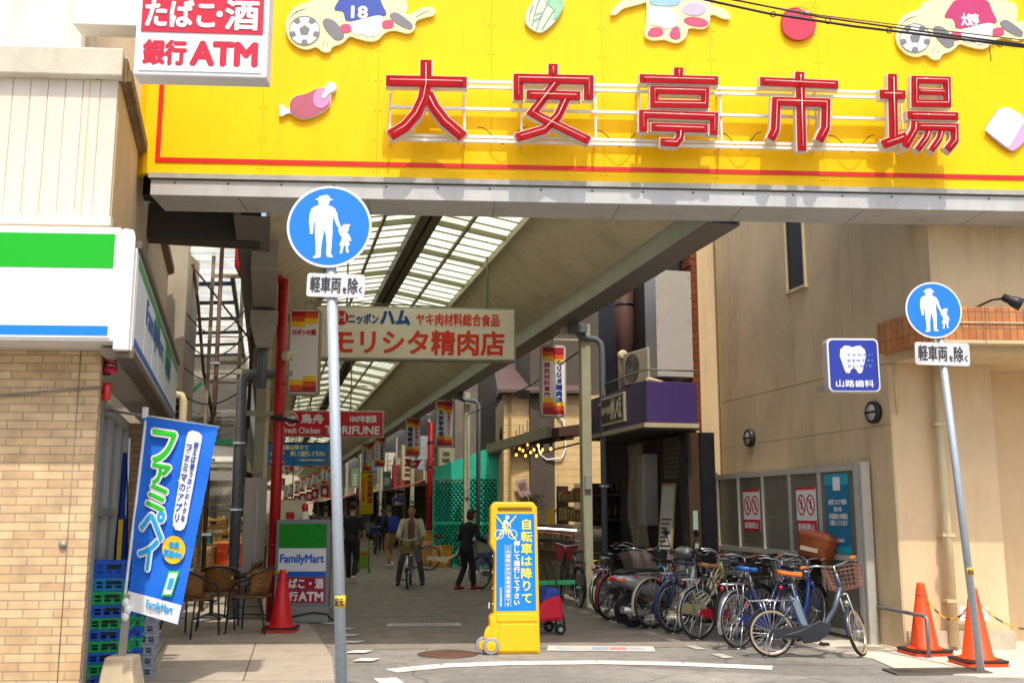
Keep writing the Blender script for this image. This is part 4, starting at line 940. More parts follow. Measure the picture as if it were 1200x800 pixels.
# framed name board on the fascia, street side
MN = Matrix.Rotation(R(-90), 4, 'Z')
b = MB(); b.bx(-.05, -.001, .85, 2.0, 3.02, 3.5); b.build('name_board_frame', mat('frame_silver', '#b0a890', .4, .4, .1), PSH, .006)
b = MB(); b.bx(-.055, -.0505, .90, 1.95, 3.06, 3.46); b.build('name_board', mat('name_black', '#1c1612', .5, 0, .2, 6), PSH)
txt(PSH, [('かしべえ', -1.46, 3.10, -.94, 3.43, .016), ('神戸名物', -1.92, 3.2, -1.48, 3.33, .003)], mat('name_cream', '#d8cdb4', .5, 0, 0), -.058, 'name_lettering', Matrix.Rotation(R(-90), 4, 'Z'))
# shop front below
b = MB(); b.bx(.80, .826, .40, .62, 0, 2.82); b.bx(1.02, 1.26, .30, .40, 0, 2.82); b.build('black_pillar', mat('pillar_black', '#15171c', .3, 0, .1), PSH)
b = MB(); b.bx(.83, .87, .62, 2.75, 0, 2.8); b.build('shop_front', mat('front_brown', '#2a2018', .55, 0, .25, 4), PSH)
b = MB(); b.bx(.826, 1.019, .36, .40, 0, 2.82); b.build('door_panel', mat('door_brown', '#4a3a2a', .35, .2, .15, 3), PSH)
b = MB(); b.bx(.88, .96, .345, .3595, 1.3, 1.6); b.bx(.90, .96, .345, .3595, .95, 1.1); b.build('door_plate', mat('plate_pale', '#8fa89a', .5), PSH)
b = MB()
for k in range(9): b.bx(.80, .828, .68, 1.3, 2.12 + k * .075, 2.175 + k * .075)
b.build('vent_louvre', mat('louvre_grey', '#5a5148', .5, .2, .1), PSH)
b = MB(); b.bx(.55, .82, 1.62, 1.9, 1.35, 2.55); b.build('meter_box', mat('meter_grey', '#8a847c', .45, .1, .08), PSH, .012)
b = MB(); b.bx(.7, .82, 1.15, 1.35, .95, 1.4); b.build('post_box', mat('post_grey', '#6f6a66', .4, .2, .08), PSH, .01)
pl = MB(); n = 14
vs, fs = [], []
for i in range(n + 1):
    for j in range(9):
        y = 1.95 + (2.72 - 1.95) * i / n; vs.append((.72 + .05 * math.sin(i * 1.9 + j * .5) + .04 * math.sin(j * 1.3 + i * .4), y, .25 + 2.5 * j / 8))
for i in range(n):
    for j in range(8): fs.append((i * 9 + j, i * 9 + j + 1, (i + 1) * 9 + j + 1, (i + 1) * 9 + j))
pl.add(vs, fs, True); pl.build('plastic_curtain', glassmat('clear_plastic', '#a99c88', .12, .5), PSH)
# upper clutter: white panel, air conditioners, terracotta pipe
P = L(6.25, 15.35)
o = thing('white_panel_box', 'tall plain pale grey cladding box above the purple fascia', 'cladding', L(6.32, 15.0, 3.72), AXIS)
b = MB(); b.bx(-.31, .31, 0, .5, 0, 1.75); b.build('box', mat('panel_pale', '#a29d96', .5, 0, .05, 2, dirt=.1), o, .006)
b = MB()
for x in (-.28, .28):
    for z in (.1, .5, .9, 1.3, 1.65): b.lathe([(.001, 0), (.008, 0), (.008, .004), (.001, .005)], 8, (x, -.001, z), Matrix.Rotation(R(90), 3, 'X'))
b.build('screw', M_DARK, o)
def acunit(loc, rz, label, w=.8):
    o = thing('air_conditioner', label, 'air conditioner', loc, rz, None)
    b = MB(); b.bx(-w / 2, w / 2, -.15, .15, .03, .58); b.build('body', mat('ac_beige', '#a79e88', .5, 0, .1, 4, dirt=.35), o, .015)
    b = MB()
    for k in range(5):
        r = .05 + k * .045; q = [(-.1 + math.cos(a) * r, .30 + math.sin(a) * r) for a in [2 * math.pi * i / 20 for i in range(20)]]; b.ribbon(q, .01, -.16, -.151, True)
    b.build('fan_grille', M_DARK, o)
    b = MB(); b.bx(-w / 2 + .1, -w / 2 + .15, -.14, .14, 0, .03); b.bx(w / 2 - .15, w / 2 - .1, -.14, .14, 0, .03); b.build('foot', M_DARK, o)
    return o
acunit(L(6.05, 15.75, 3.66), AXIS - R(80), 'beige outdoor air conditioner unit beside the pale grey cladding box')
o = athing('flue_pipe', 'thick terracotta brown flue pipe rising above the purple shop', 'flue', 6.25, 17.15, 3.4)
b = MB(); b.tube([(0, 0, 0), (0, 0, 3.2)], .17, 16); b.build('flue', mat('terracotta', '#4f3022', .7, 0, .2, 4, dirt=.3, streak=True), o)
b = MB(); b.tube([(0, 0, .75), (0, 0, .79)], .18, 16); b.tube([(0, 0, 1.9), (0, 0, 1.94)], .18, 16); b.build('band', M_DARK, o)
o = athing('vent_pipe', 'beige vent pipe with a round cap above the purple fascia', 'vent', 5.95, 16.55, 3.58)
b = MB(); b.tube([(0, 0, 0), (0, 0, .62), (0, -.04, .7)], .055, 10); b.build('pipe', M_PIPECREAM, o)
b = MB(); b.lathe([(.001, 0), (.08, 0), (.085, .1), (.06, .12), (.001, .1)], 14, (0, -.02, .7), Matrix.Rotation(R(90), 3, 'X')); b.build('cap', M_PIPECREAM, o)
# leaning notice boards by the door
o = thing('leaning_notice', 'handwritten notice sheets on a leaning yellow edged board by the dark doorway', 'notice board', L(6.12, 15.3, .35), AXIS - R(60))
b = MB(Matrix.Rotation(R(-8), 4, 'X')); b.bx(-.14, .14, 0, .02, 0, 1.7); b.build('board', mat('board_yellowish', '#8f7a45', .6), o)
b = MB(Matrix.Rotation(R(-8), 4, 'X')); b.bx(-.12, .12, -.006, -.001, .45, 1.65); b.build('sheet', mat('paper_grey', '#a39d92', .8, 0, .2, 30), o)
b = MB(Matrix.Rotation(R(-8), 4, 'X')); b.bx(-.12, .12, -.006, -.001, .05, .42); b.build('blue_sheet', mat('paper_blue', '#2f6f98', .6, 0, .2, 8), o)
b = MB(Matrix.Rotation(R(-8), 4, 'X'))
for k in range(9): b.bx(-.10, .06 + .04 * (k % 3 - 1), -.009, -.0065, .55 + k * .07, .575 + k * .07)
b.build('writing', M_INK, o)

# ================================================================== RIGHT: open food shop, house behind, teal fence
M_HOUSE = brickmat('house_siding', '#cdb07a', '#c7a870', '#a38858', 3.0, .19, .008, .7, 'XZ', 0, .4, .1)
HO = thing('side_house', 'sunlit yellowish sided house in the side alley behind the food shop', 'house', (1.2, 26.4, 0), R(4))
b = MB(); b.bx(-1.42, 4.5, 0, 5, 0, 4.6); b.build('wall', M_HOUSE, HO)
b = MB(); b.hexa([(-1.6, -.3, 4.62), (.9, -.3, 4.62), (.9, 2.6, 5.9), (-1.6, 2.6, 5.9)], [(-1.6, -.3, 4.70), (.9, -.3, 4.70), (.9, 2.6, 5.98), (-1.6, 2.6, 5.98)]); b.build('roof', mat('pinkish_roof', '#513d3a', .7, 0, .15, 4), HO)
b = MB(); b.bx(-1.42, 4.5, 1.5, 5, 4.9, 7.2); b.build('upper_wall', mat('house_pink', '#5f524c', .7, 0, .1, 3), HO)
b = MB(); b.bx(-.55, -.5, -.03, -.005, 0, 4.5); b.bx(-.6, 1.0, -.03, -.006, 1.62, 1.66); b.bx(-1.3, -1.22, -.04, -.005, 0, 4.5); b.build('trim_strip', mat('house_trim', '#8f7448', .6), HO)
b = MB(); b.tube([(-.1, -.05, 4.2), (.15, -.06, 3.9), (.2, -.06, 3.2), (.1, -.06, 2.95), (-.3, -.06, 2.9), (-.5, -.06, 3.05), (-.52, -.06, 3.4)], .025, 6); b.build('cable_loop', M_SIGNW, HO)
b = MB(); b.bx(.42, 1.3, -.03, -.004, .9, 2.3); b.build('patch', mat('house_patch', '#7a6a50', .8, 0, .25, 3, dirt=.4), HO)
o = athing('food_shop_awning', 'brown canvas awning with a beige edge beam over the display case', 'awning', 5.5, 18.8)
b = MB(); b.hexa([(-.2, 0, 3.12), (1.9, 0, 3.42), (1.9, 5.4, 3.42), (-.2, 5.4, 3.12)], [(-.2, 0, 3.15), (1.9, 0, 3.45), (1.9, 5.4, 3.45), (-.2, 5.4, 3.15)]); b.build('canopy', mat('canopy_brown', '#4a3020', .75, 0, .2, 4), o)
b = MB(); b.hexa([(-.2, -.02, 3.0), (1.9, -.02, 3.2), (1.9, -.0, 3.2), (-.2, -.0, 3.0)], [(-.2, -.02, 3.17), (1.9, -.02, 3.5), (1.9, 0, 3.5), (-.2, 0, 3.17)]); b.build('side_flap', MATS['canopy_brown'], o)
b = MB(); b.bx(-.30, -.2, -.05, 5.5, 3.0, 3.2); b.build('edge_beam', M_POSTW, o)
b = MB()
for y in (0.05, 1.8, 3.6, 5.35): b.bar((-.2, y, 3.08), (1.9, y, 3.38), .05)
b.build('rafter', M_DARK, o)
b = MB(); b.tube([(-.1, .4, 3.05), (-.1, 5.0, 3.02)], .012, 5); b.tube([(.6, .3, 2.95), (.6, 4.5, 2.9)], .02, 5); b.build('light_cord', M_DARK, o)
M_BULB = mat('bulb_lit', '#ffb43c', .3, 0, 0, emit=2.6)
bulbs = [(605, 533), (613, 528), (618, 521), (626, 527), (631, 522), (636, 527), (616, 534), (629, 534), (634, 530), (646, 526), (609, 526), (622, 530)]
for i, (u, v) in enumerate(bulbs):
    p = 5.7 + .12 * (i % 4); s = S_at(u, p); q = L(p, s); zz = D(u, v, q.y).z
    o = thing('string_bulb', 'one of the small warm bulbs strung under the brown awning', 'light bulb', (q.x, q.y, zz - .03), 0, 'bulbs under the brown awning')
    if i == 0:
        b0 = o; b = MB(); b.lathe([(.001, 0), (.024, .012), (.028, .035), (.018, .06), (.012, .07)], 10); b.build('glass', M_BULB, o)
        b = MB(); b.lathe([(.018, .071), (.026, .09), (.024, .15), (.011, .155), (.011, .62)], 8); b.build('socket', M_BLACK, o)
    else:
        for ch in kids_of(b0): c = ch.copy(); COL.objects.link(c); c.parent = o
cordpts = []
for u, v in sorted(bulbs): 
    q = L(5.8, S_at(u, 5.8)); cordpts.append(Vector((q.x, q.y, D(u, v, q.y).z + .13)))
o = thing('light_string', 'dark cord looping between the small bulbs under the brown awning', 'light cord', (cordpts[0].x, cordpts[0].y, cordpts[0].z))
b = MB(); b.tube([p - cordpts[0] for p in cordpts] + [Vector((1.4, -3.0, .2))], .012, 5); b.build('cord', M_BLACK, o)
DC = athing('display_case', 'glass fronted food display case under the brown awning', 'display case', 5.75, 18.9)
b = MB(); b.bx(0, .7, .0, 3.6, .02, .45); b.bx(.62, .7, 0, 3.6, .45, 1.25); b.bx(0, .7, 0, 3.6, 1.25, 1.3); b.build('cabinet', mat('case_steel', '#857a6c', .4, .4, .1, 6), DC)
b = MB(); b.bx(.06, .6, .05, 3.55, .78, .80); b.bx(.06, .6, .05, 3.55, 1.02, 1.035); b.build('shelf', M_GALV, DC)
b = MB(); b.bx(-.002, .006, .04, 3.56, .46, 1.245); b.bx(.03, .6, -.004, .004, .46, 1.245); b.build('glass', glassmat('case_glass', '#8a8478', .05, .18), DC)
b = MB(); b.tube([(.1, .1, 1.225), (.1, 3.5, 1.225)], .016, 8); b.build('lamp_tube', mat('case_lamp', '#fff0d8', .3, 0, 0, emit=4), DC)
cols = ['#8f3b28', '#b98a4a', '#6b4a2c', '#9c5a3a', '#7a2f2a', '#b5a070']
for zi, z in enumerate((.46, .802, 1.037)):
    o = None
    for k in range(16):
        b = MB(); y = .12 + k * .215; hh = .08 + .05 * random.random(); b.bx(.08, .45, y, y + .17, z, z + hh)
        t = tag(b.build('food_tray', mat('food%d' % (k * 7 % 6), cols[(k * 7 + zi) % 6], .6, 0, .35, 25), None, .01, L(5.75, 18.9), (0, 0, AXIS)), 'small tray of cooked food on a shelf of the display case', 'food tray', 'food trays in the display case')
o = athing('yellow_price_card', 'bright yellow price card standing on the display case', 'price card', 5.85, 20.6, 1.31)
b = MB(); b.bx(-.005, .005, 0, .5, .0, .34); b.build('card', M_YEL, o)
b = MB(); b.bx(.0, .1, .2, .3, 0, .01); b.build('foot', M_DARK, o)
# shop clutter behind: dark back wall, shelves
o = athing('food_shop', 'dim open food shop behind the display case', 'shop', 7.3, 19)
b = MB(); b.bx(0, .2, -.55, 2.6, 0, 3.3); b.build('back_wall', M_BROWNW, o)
b = MB(); b.bx(-.5, 0, -.3, 2.4, 1.4, 1.43); b.bx(-.5, 0, -.3, 2.4, 1.9, 1.93); b.build('shelf', M_DARK, o)
b = MB()
for k in range(14): 
    y = -.2 + k * .18; b.lathe([(.05, 0), (.055, .15), (.02, .22), (.02, .28)], 10, (-.25, y, 1.431 if k % 2 else 1.931))
b.build('bottle', mat('bottle_brown', '#4a2a18', .3, 0, .4, 3), o)
# teal fence
M_TEAL = mat('teal_paint', '#38ccb0', .5, 0, .10, 2, dirt=.12, dirtcol='#0d6f60')
TF = thing('lattice_fence', 'turquoise lattice fence with a solid sloping upper board', 'fence', (-.36, 28.7, 0), R(-38))
FW, FH = 2.5, 2.58
# local x = towards camera, so the fence runs to -x
b = MB(); 
for (x0, x1) in ((-FW, -.0),):
    b.bx(x0, x1, -.03, .03, 0, .08); b.bx(x0, x1, -.03, .03, FH - .08, FH); b.bx(x0, x1, -.035, .03, 1.2, 1.28)
for x in (-FW, -FW / 2, -.06): b.bx(x, x + .07, -.032, .032, 0, FH)
b.build('frame', M_TEAL, TF)
b = MB(); st = .16
for z0, z1 in ((.08, 1.2), (1.28, FH - .08)):
    h = z1 - z0; n = int((FW + h) / st)
    for i in range(n):
        x = -FW - h + i * st + .08
        for sgn, yy in ((1, -.012), (-1, .006)):
            xa, xb = (x, x + h) if sgn > 0 else (x + h, x)
            za, zb2 = z0, z1
            def clip(xa, za, xb, zb2):
                pts = [(xa, za), (xb, zb2)]
                out = []
                for (xx, zz), (ox, oz) in ((pts[0], pts[1]), (pts[1], pts[0])):
                    if xx < -FW: t = (-FW - xx) / (ox - xx); xx, zz = -FW, zz + (oz - zz) * t
                    if xx > 0: t = (0 - xx) / (ox - xx); xx, zz = 0, zz + (oz - zz) * t
                    out.append((xx, zz))
                return out
            if max(xa, xb) <= -FW or min(xa, xb) >= 0: continue
            q = clip(xa, za, xb, zb2)
            if abs(q[0][0] - q[1][0]) < .05: continue
            b.bar((q[0][0], yy, q[0][1]), (q[1][0], yy, q[1][1]), .062, .012)
b.build('lattice', M_TEAL, TF)
b = MB(); b.prism([(-FW, FH + .01), (0, FH + .01), (0, FH + .82), (-.3, FH + .80), (-FW + .1, FH + .28)], -.02, .02); b.build('upper_board', M_TEAL, TF)
b = MB(); b.bx(-FW, 0, .12, .15, 0, 2.4); b.build('backing', mat('dark_backing', '#1d3d36', .8), TF)
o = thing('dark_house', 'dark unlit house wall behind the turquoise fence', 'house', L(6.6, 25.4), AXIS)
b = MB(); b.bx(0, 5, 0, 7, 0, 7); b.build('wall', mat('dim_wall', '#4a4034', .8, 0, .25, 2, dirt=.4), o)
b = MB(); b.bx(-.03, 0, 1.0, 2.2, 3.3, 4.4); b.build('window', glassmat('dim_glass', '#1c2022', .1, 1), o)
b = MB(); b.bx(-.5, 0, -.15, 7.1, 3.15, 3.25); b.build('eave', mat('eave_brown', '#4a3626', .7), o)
acunit(L(6.2, 26.2, 3.26), AXIS - R(90), 'outdoor air conditioner unit on the eave above the turquoise fence')
# yellow crates in front of the lattice, by the parked bicycle
for i, (u, v, hh) in enumerate(((505, 662, .95), (516, 664, .55))):
    q = G(u, v); o = thing('yellow_bin', ['tall orange yellow bin against the turquoise fence', 'low orange yellow bin beside the taller one at the fence'][i], 'bin', (q.x, q.y, .005), AXIS)
    b = MB(); b.hexa([(-.25, -.2, 0), (.25, -.2, 0), (.25, .2, 0), (-.25, .2, 0)], [(-.3, -.24, hh), (.3, -.24, hh), (.3, .24, hh), (-.3, .24, hh)]); b.build('tub', mat('bin_orange', '#d9920e', .5, 0, .1), o, .02)
    b = MB(); b.bx(-.32, .32, -.26, .26, hh, hh + .05); b.build('rim', mat('bin_rim', '#c07a08', .5), o, .01)

# ================================================================== far shop fronts
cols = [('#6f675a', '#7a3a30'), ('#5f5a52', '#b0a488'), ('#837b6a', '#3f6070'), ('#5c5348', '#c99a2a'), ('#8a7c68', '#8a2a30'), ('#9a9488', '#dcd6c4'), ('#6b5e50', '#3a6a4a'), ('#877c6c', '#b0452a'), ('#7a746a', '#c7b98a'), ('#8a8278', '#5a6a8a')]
desc = ['red signboard', 'cream signboard', 'blue signboard', 'ochre signboard', 'maroon signboard', 'white signboard', 'green signboard', 'rust red signboard', 'sand signboard', 'slate signboard']
def shop(p, s0, s1, i, side, dz=0):
    w = s1 - s0; wc, sc_ = cols[i % 10]
    o = thing('lane_shop', 'shop front with a %s on the %s side of the lane' % (desc[i % 10], 'right' if side > 0 else 'left'), 'shop', L(p, s0), AXIS)
    q = side
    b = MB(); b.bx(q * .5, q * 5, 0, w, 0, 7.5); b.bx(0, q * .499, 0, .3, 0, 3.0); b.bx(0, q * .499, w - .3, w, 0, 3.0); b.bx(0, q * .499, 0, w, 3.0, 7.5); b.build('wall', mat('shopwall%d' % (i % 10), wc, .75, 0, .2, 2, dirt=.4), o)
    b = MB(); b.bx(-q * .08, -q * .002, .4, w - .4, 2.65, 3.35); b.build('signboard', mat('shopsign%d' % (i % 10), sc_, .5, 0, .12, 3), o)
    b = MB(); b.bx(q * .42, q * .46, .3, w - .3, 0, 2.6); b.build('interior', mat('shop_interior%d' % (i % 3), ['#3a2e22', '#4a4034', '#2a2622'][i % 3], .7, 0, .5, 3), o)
    b = MB()
    for k in range(int(w / .8)):
        y = .5 + k * .8; b.bx(-q * .25, q * .3, y, y + .6, .35, .75 + .2 * ((k * 37 + i) % 3) / 2)
    b.build('goods_table', mat('goods%d' % (i % 5), ['#9a4a2a', '#6a8a3a', '#b59a4a', '#8a8478', '#3a5a7a'][i % 5], .7, 0, .5, 12), o)
    b = MB(); b.hexa([(-q * .75, .2, 2.45), (0, .2, 2.75), (0, w - .2, 2.75), (-q * .75, w - .2, 2.45)], [(-q * .75, .2, 2.48), (0, .2, 2.78), (0, w - .2, 2.78), (-q * .75, w - .2, 2.48)]) if i % 2 else b.bx(-q * .5, 0, .2, w - .2, 2.5, 2.56)
    b.build('awning', mat('shopawn%d' % (i % 4), ['#6a5a44', '#8a3a2a', '#4a5a4a', '#8a8474'][i % 4], .7, 0, .2, 3), o)
sR = [32.2, 38, 44.5, 52, 60, 69, 79, 91, 105, 120, 134]
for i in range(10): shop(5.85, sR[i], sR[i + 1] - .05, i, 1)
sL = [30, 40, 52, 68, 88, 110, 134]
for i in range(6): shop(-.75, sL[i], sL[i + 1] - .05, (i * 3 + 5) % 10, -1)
o = thing('end_building', 'pale building closing the far end of the lane', 'building', L(2.3, 137), AXIS)
b = MB(); b.bx(-6, 6, 0, 4, 0, 9); b.build('wall', mat('end_wall', '#b0a690', .8, 0, .15, 2), o)
b = MB(); b.bx(-1.5, 1.5, -.05, 0, 0, 2.6); b.build('opening', M_DARK, o)

# ================================================================== LEFT: neighbour block, steel rack, side canopy, fruit stall
P0 = D(186, 300, 15.9); P1 = D(221, 300, 15.9)
NBK = thing('neighbour_block', 'plain grey beige block end with a duct beyond the convenience store', 'building', (P1.x, P1.y, 0), R(4))
wdt = P1.x - P0.x + .6
b = MB(); b.bx(-wdt, 0, 0, .1, 0, 6.1); b.bx(-wdt, -.3, .101, 2.0, 0, 6.1); b.build('wall', mat('block_beige', '#a59a84', .7, 0, .12, 2, dirt=.3, streak=True), NBK)
b = MB(); b.bx(-wdt, .03, -.04, .12, 6.1, 6.2); b.build('coping', M_OLDW, NBK)
b = MB(); b.bx(-.42, -.16, -.22, 0, 3.75, 4.1); b.build('duct_hood', M_PIPECREAM, NBK, .02)
b = MB(); b.tube([(-.29, -.12, 3.75), (-.29, -.12, 3.55), (-.22, -.13, 3.45), (.05, -.13, 3.38), (.08, -.13, 3.3), (.08, -.13, 0)], .06, 10); b.build('duct', M_PIPECREAM, NBK)
b = MB()
for k in range(16): b.bx(-.12, -.02, -.03, 0, 1.6 + k * .12, 1.69 + k * .12)
b.build('vent_strip', M_DARK, NBK)
P0 = D(246, 400, 17.4); P1 = D(281, 400, 17.4)
RK = thing('steel_rack', 'tall rusty cream steel lattice frame left of the red pipe', 'scaffold', ((P0.x + P1.x) / 2, 17.4, 0), R(5))
hw = (P1.x - P0.x) / 2
b = MB(); b.bar((-hw, 0, 0), (-hw, 0, 6.3), .055); b.bar((hw, 0, 0), (hw, 0, 6.3), .055); b.build('upright', mat('rack_cream', '#8f8468', .6, .1, .2, 6, dirt=.4, dirtcol='#4a3a22'), RK)
b = MB()
for z in (1.6, 2.3, 3.05, 3.8, 4.15, 5.7, 6.28): b.bar((-hw, .03, z), (hw, .03, z), .06 if z in (2.3, 5.7, 4.15) else .035)
for z in (1.7, 2.4, 3.15, 3.95, 4.6, 4.9): b.bar((-hw, -.03, z), (hw, -.03, z), .02)
b.build('rail', MATS['rack_cream'], RK)
b = MB(); b.tube([(-hw - .55, -.05, 6.1), (hw + .3, -.05, 4.4)], .02, 6); b.tube([(-hw - .45, .1, 6.3), (-hw - .25, .1, 5.2), (-hw - .1, .1, 4.0), (-hw + .1, .1, 3.2)], .03, 6); b.tube([(hw + .2, .1, 6.3), (hw + .18, .1, 3.0)], .035, 6); b.build('brace', mat('brace_rust', '#4d3527', .7, .1, .2), RK)
o = athing('side_canopy', 'white corrugated side canopy of slats beyond the steel rack', 'canopy', -3.4, 19.5, 5.9)
b = MB()
for k in range(34):
    y = -2.6 + k * .56; b.hexa([(-.6, y, .0), (2.9, y, .18), (2.9, y + .44, .18), (-.6, y + .44, 0)], [(-.6, y, .01), (2.9, y, .19), (2.9, y + .44, .19), (-.6, y + .44, .01)])
b.build('slat', translucent('canopy_slat', '#f4f4ee', .7), o)
b = MB()
for k in range(9): b.bar((0, k * 1.86 + .5, -.1), (2.6, k * 1.86 + .5, .08), .07)
b.bar((0, 0, -.06), (0, 16, -.06), .08); b.bar((2.6, 0, .1), (2.6, 16, .1), .08); b.build('rafter', M_DARK, o)
o = athing('alley_wall', 'tall white alley wall with dark openings behind the steel rack', 'wall', -3.6, 22)
b = MB(); b.bx(-.3, 0, -4, 14, 0, 5.6); b.build('wall', mat('alley_white', '#c7c6bd', .7, 0, .1, 1.5, dirt=.3, streak=True), o)
b = MB()
for k in range(6): b.bx(0, .04, -2 + k * 2.4, -1.1 + k * 2.4, 3.9, 4.9)
b.build('opening', M_DARK, o)
o = athing('stall_backing', 'dim back wall and green beamed canvas shelter behind the fruit stall', 'shelter', -2.9, 30)
b = MB(); b.bx(-.2, 2.3, 0, .2, 0, 4.4); b.build('wall', mat('stall_dim', '#3d3a32', .8, 0, .4, 3), o)
b = MB(); b.bar((-.3, -5.2, 3.5), (2.2, -5.2, 3.15), .1); b.bar((.3, -5.25, 3.4), (1.3, -5.25, 4.6), .07); b.build('green_beam', mat('beam_green', '#1d9a5c', .5, 0, .1), o)
b = MB(); b.hexa([(-.5, -5.6, 2.25), (2.3, -5.6, 2.3), (2.3, -5.2, 3.1), (-.5, -5.2, 3.2)], [(-.5, -5.57, 2.27), (2.3, -5.57, 2.32), (2.3, -5.17, 3.12), (-.5, -5.17, 3.22)]); b.build('canvas', mat('canvas_white', '#c9c5bb', .8, 0, .1, 3, dirt=.2), o)
# fruit stall with its crates
def crate(o, w, d, h, m, lattice=True):
    b = MB(); t = .015
    b.bx(-w / 2, w / 2, -d / 2, d / 2, 0, .015)
    for k in range(3):
        z0 = .015 + k * (h - .015) / 3; z1 = z0 + (h - .015) / 3 - (.02 if k < 2 else 0)
        b.bx(-w / 2, w / 2, -d / 2, -d / 2 + t, z0, z1); b.bx(-w / 2, w / 2, d / 2 - t, d / 2, z0, z1); b.bx(-w / 2, -w / 2 + t, -d / 2 + t, d / 2 - t, z0, z1); b.bx(w / 2 - t, w / 2, -d / 2 + t, d / 2 - t, z0, z1)
    for k in range(5):
        x = -w / 2 + k * (w - .03) / 4; b.bx(x, x + .03, -d / 2 - .006, -d / 2 - .0005, 0, h); b.bx(x, x + .03, d / 2 + .0005, d / 2 + .006, 0, h)
    b.bx(-w / 2 - .012, w / 2 + .012, -d / 2 - .012, -d / 2 - .0065, h - .03, h); b.bx(-w / 2 - .012, w / 2 + .012, d / 2 + .0065, d / 2 + .012, h - .03, h)
    b.build('basket', m, o, .003)
    b = MB(); b.bx(-.06, .06, -d / 2 - .0165, -d / 2 - .0125, h * .55, h * .8); b.build('handle', M_BLACK, o)
FS = thing('fruit_stall', 'low fruit stall table under the white shelter', 'stall', D(263, 660, 21.5) * 1, R(6)); FS.location.z = 0
b = MB(); b.bx(-.9, .9, -.3, .6, .88, .92); b.build('table_top', mat('stall_wood', '#8a7452', .7, 0, .15), FS)
for x, y in ((-.85, -.25), (.85, -.25), (-.85, .55), (.85, .55)):
    b = MB(); b.bx(x - .03, x + .03, y - .03, y + .03, 0, .88); b.build('leg', M_DARK, FS)
fl = FS.location
specs = [(-.55, .1, .92, 'teal_crate', '#1d8f86', '#b8c06a', 'turquoise crate of pale green fruit on the stall'), (.0, .1, .92, 'wooden_crate', '#b08a4a', '#c9962a', 'wooden crate of yellow fruit on the stall'), (.55, .1, .92, 'wooden_crate', '#a6804a', '#6a7a3a', 'wooden crate of dark green vegetables on the stall'), (-.3, .35, 1.2, 'wooden_crate', '#a5783c', '#d9a83a', 'raised wooden crate of orange fruit at the back of the stall'), (.35, .35, 1.2, 'wooden_crate', '#b5884c', '#5a7a3a', 'raised wooden crate of leafy greens at the back of the stall')]
for i, (x, y, z, nm, c1, c2, lab) in enumerate(specs):
    q = fl + Matrix.Rotation(R(6), 3, 'Z') @ Vector((x, y, 0)); o = thing(nm, lab, 'crate', (q.x, q.y, z), R(6), 'crates on the fruit stall')
    crate(o, .5, .34, .22, mat('cratecol%d' % i, c1, .6, 0, .2))
    b = MB()
    for k in range(14): b.ball((random.uniform(-.19, .19), random.uniform(-.12, .12), .2 + random.uniform(-.02, .04)), .05, n=8, m=6)
    b.build('fruit', mat('fruitcol%d' % i, c2, .45, 0, .3, 6), o)
# cartons and the orange crate in front
for i, (u0, v0, u1, v1, Yd, c, lab) in enumerate(((228, 660, 250, 680, 19.8, '#a97c4a', 'brown cardboard carton at the left below the fruit stall'), (229, 640, 251, 660, 19.9, '#b58a55', 'brown cardboard carton stacked on the lower carton'), (250, 662, 266, 682, 19.7, '#b08550', 'small brown carton beside the stacked cartons'))):
    a, c_ = D(u0, v1, Yd), D(u1, v0, Yd); h = c_.z - a.z; w = c_.x - a.x
    o = thing('cardboard_carton', lab, 'carton', ((a.x + c_.x) / 2, Yd, a.z if i == 1 else 0.0), R(8 - 6 * i), 'cartons by the fruit stall')
    hh = h if i == 1 else c_.z
    b = MB(); b.bx(-w / 2, w / 2, -.2, .2, 0.013 if i != 1 else 0, hh); b.build('carton', mat('carton%d' % i, c, .8, 0, .1, 4), o, .006)
    b = MB(); b.bx(-w / 2 - .001, w / 2 + .001, -.202, -.2005, hh * .48, hh * .55); b.build('tape', mat('tape', '#8a6a3a', .3), o)
q = D(272, 660, 20.2); o = thing('orange_crate', 'bright orange plastic crate below the fruit stall', 'crate', (q.x, q.y, .55), R(5)); crate(o, .55, .36, .42, mat('crate_orange', '#e8520f', .5, 0, .1))
q = D(272, 660, 20.2); o = thing('white_drum', 'pale blue and white drum carton under the orange crate', 'drum', (q.x, q.y, .012), R(5))
b = MB(); b.lathe([(.2, 0), (.21, .02), (.21, .5), (.2, .53)], 20); b.build('drum', mat('drum_pale', '#a9bcc8', .5, 0, .15, 4), o)
b = MB(); b.lathe([(.214, .12), (.214, .3)], 20); b.build('label_band', mat('drum_label', '#cfc7a0', .5, 0, .2, 8), o)
# ================================================================== HANGING AND STANDING SIGNS
def flatbox(o, w, h, m_box, m_face, depth=.14, rim=.03, y=None, bevel=.008):
    b = MB(); b.bx(-w / 2, w / 2, -depth / 2, depth / 2, 0, h); b.build('box', m_box, o, bevel)
    b = MB(); b.bx(-w / 2 + rim, w / 2 - rim, -depth / 2 - .008, -depth / 2 - .001, rim, h - rim); b.build('face', m_face, o)
    return -depth / 2 - .0105
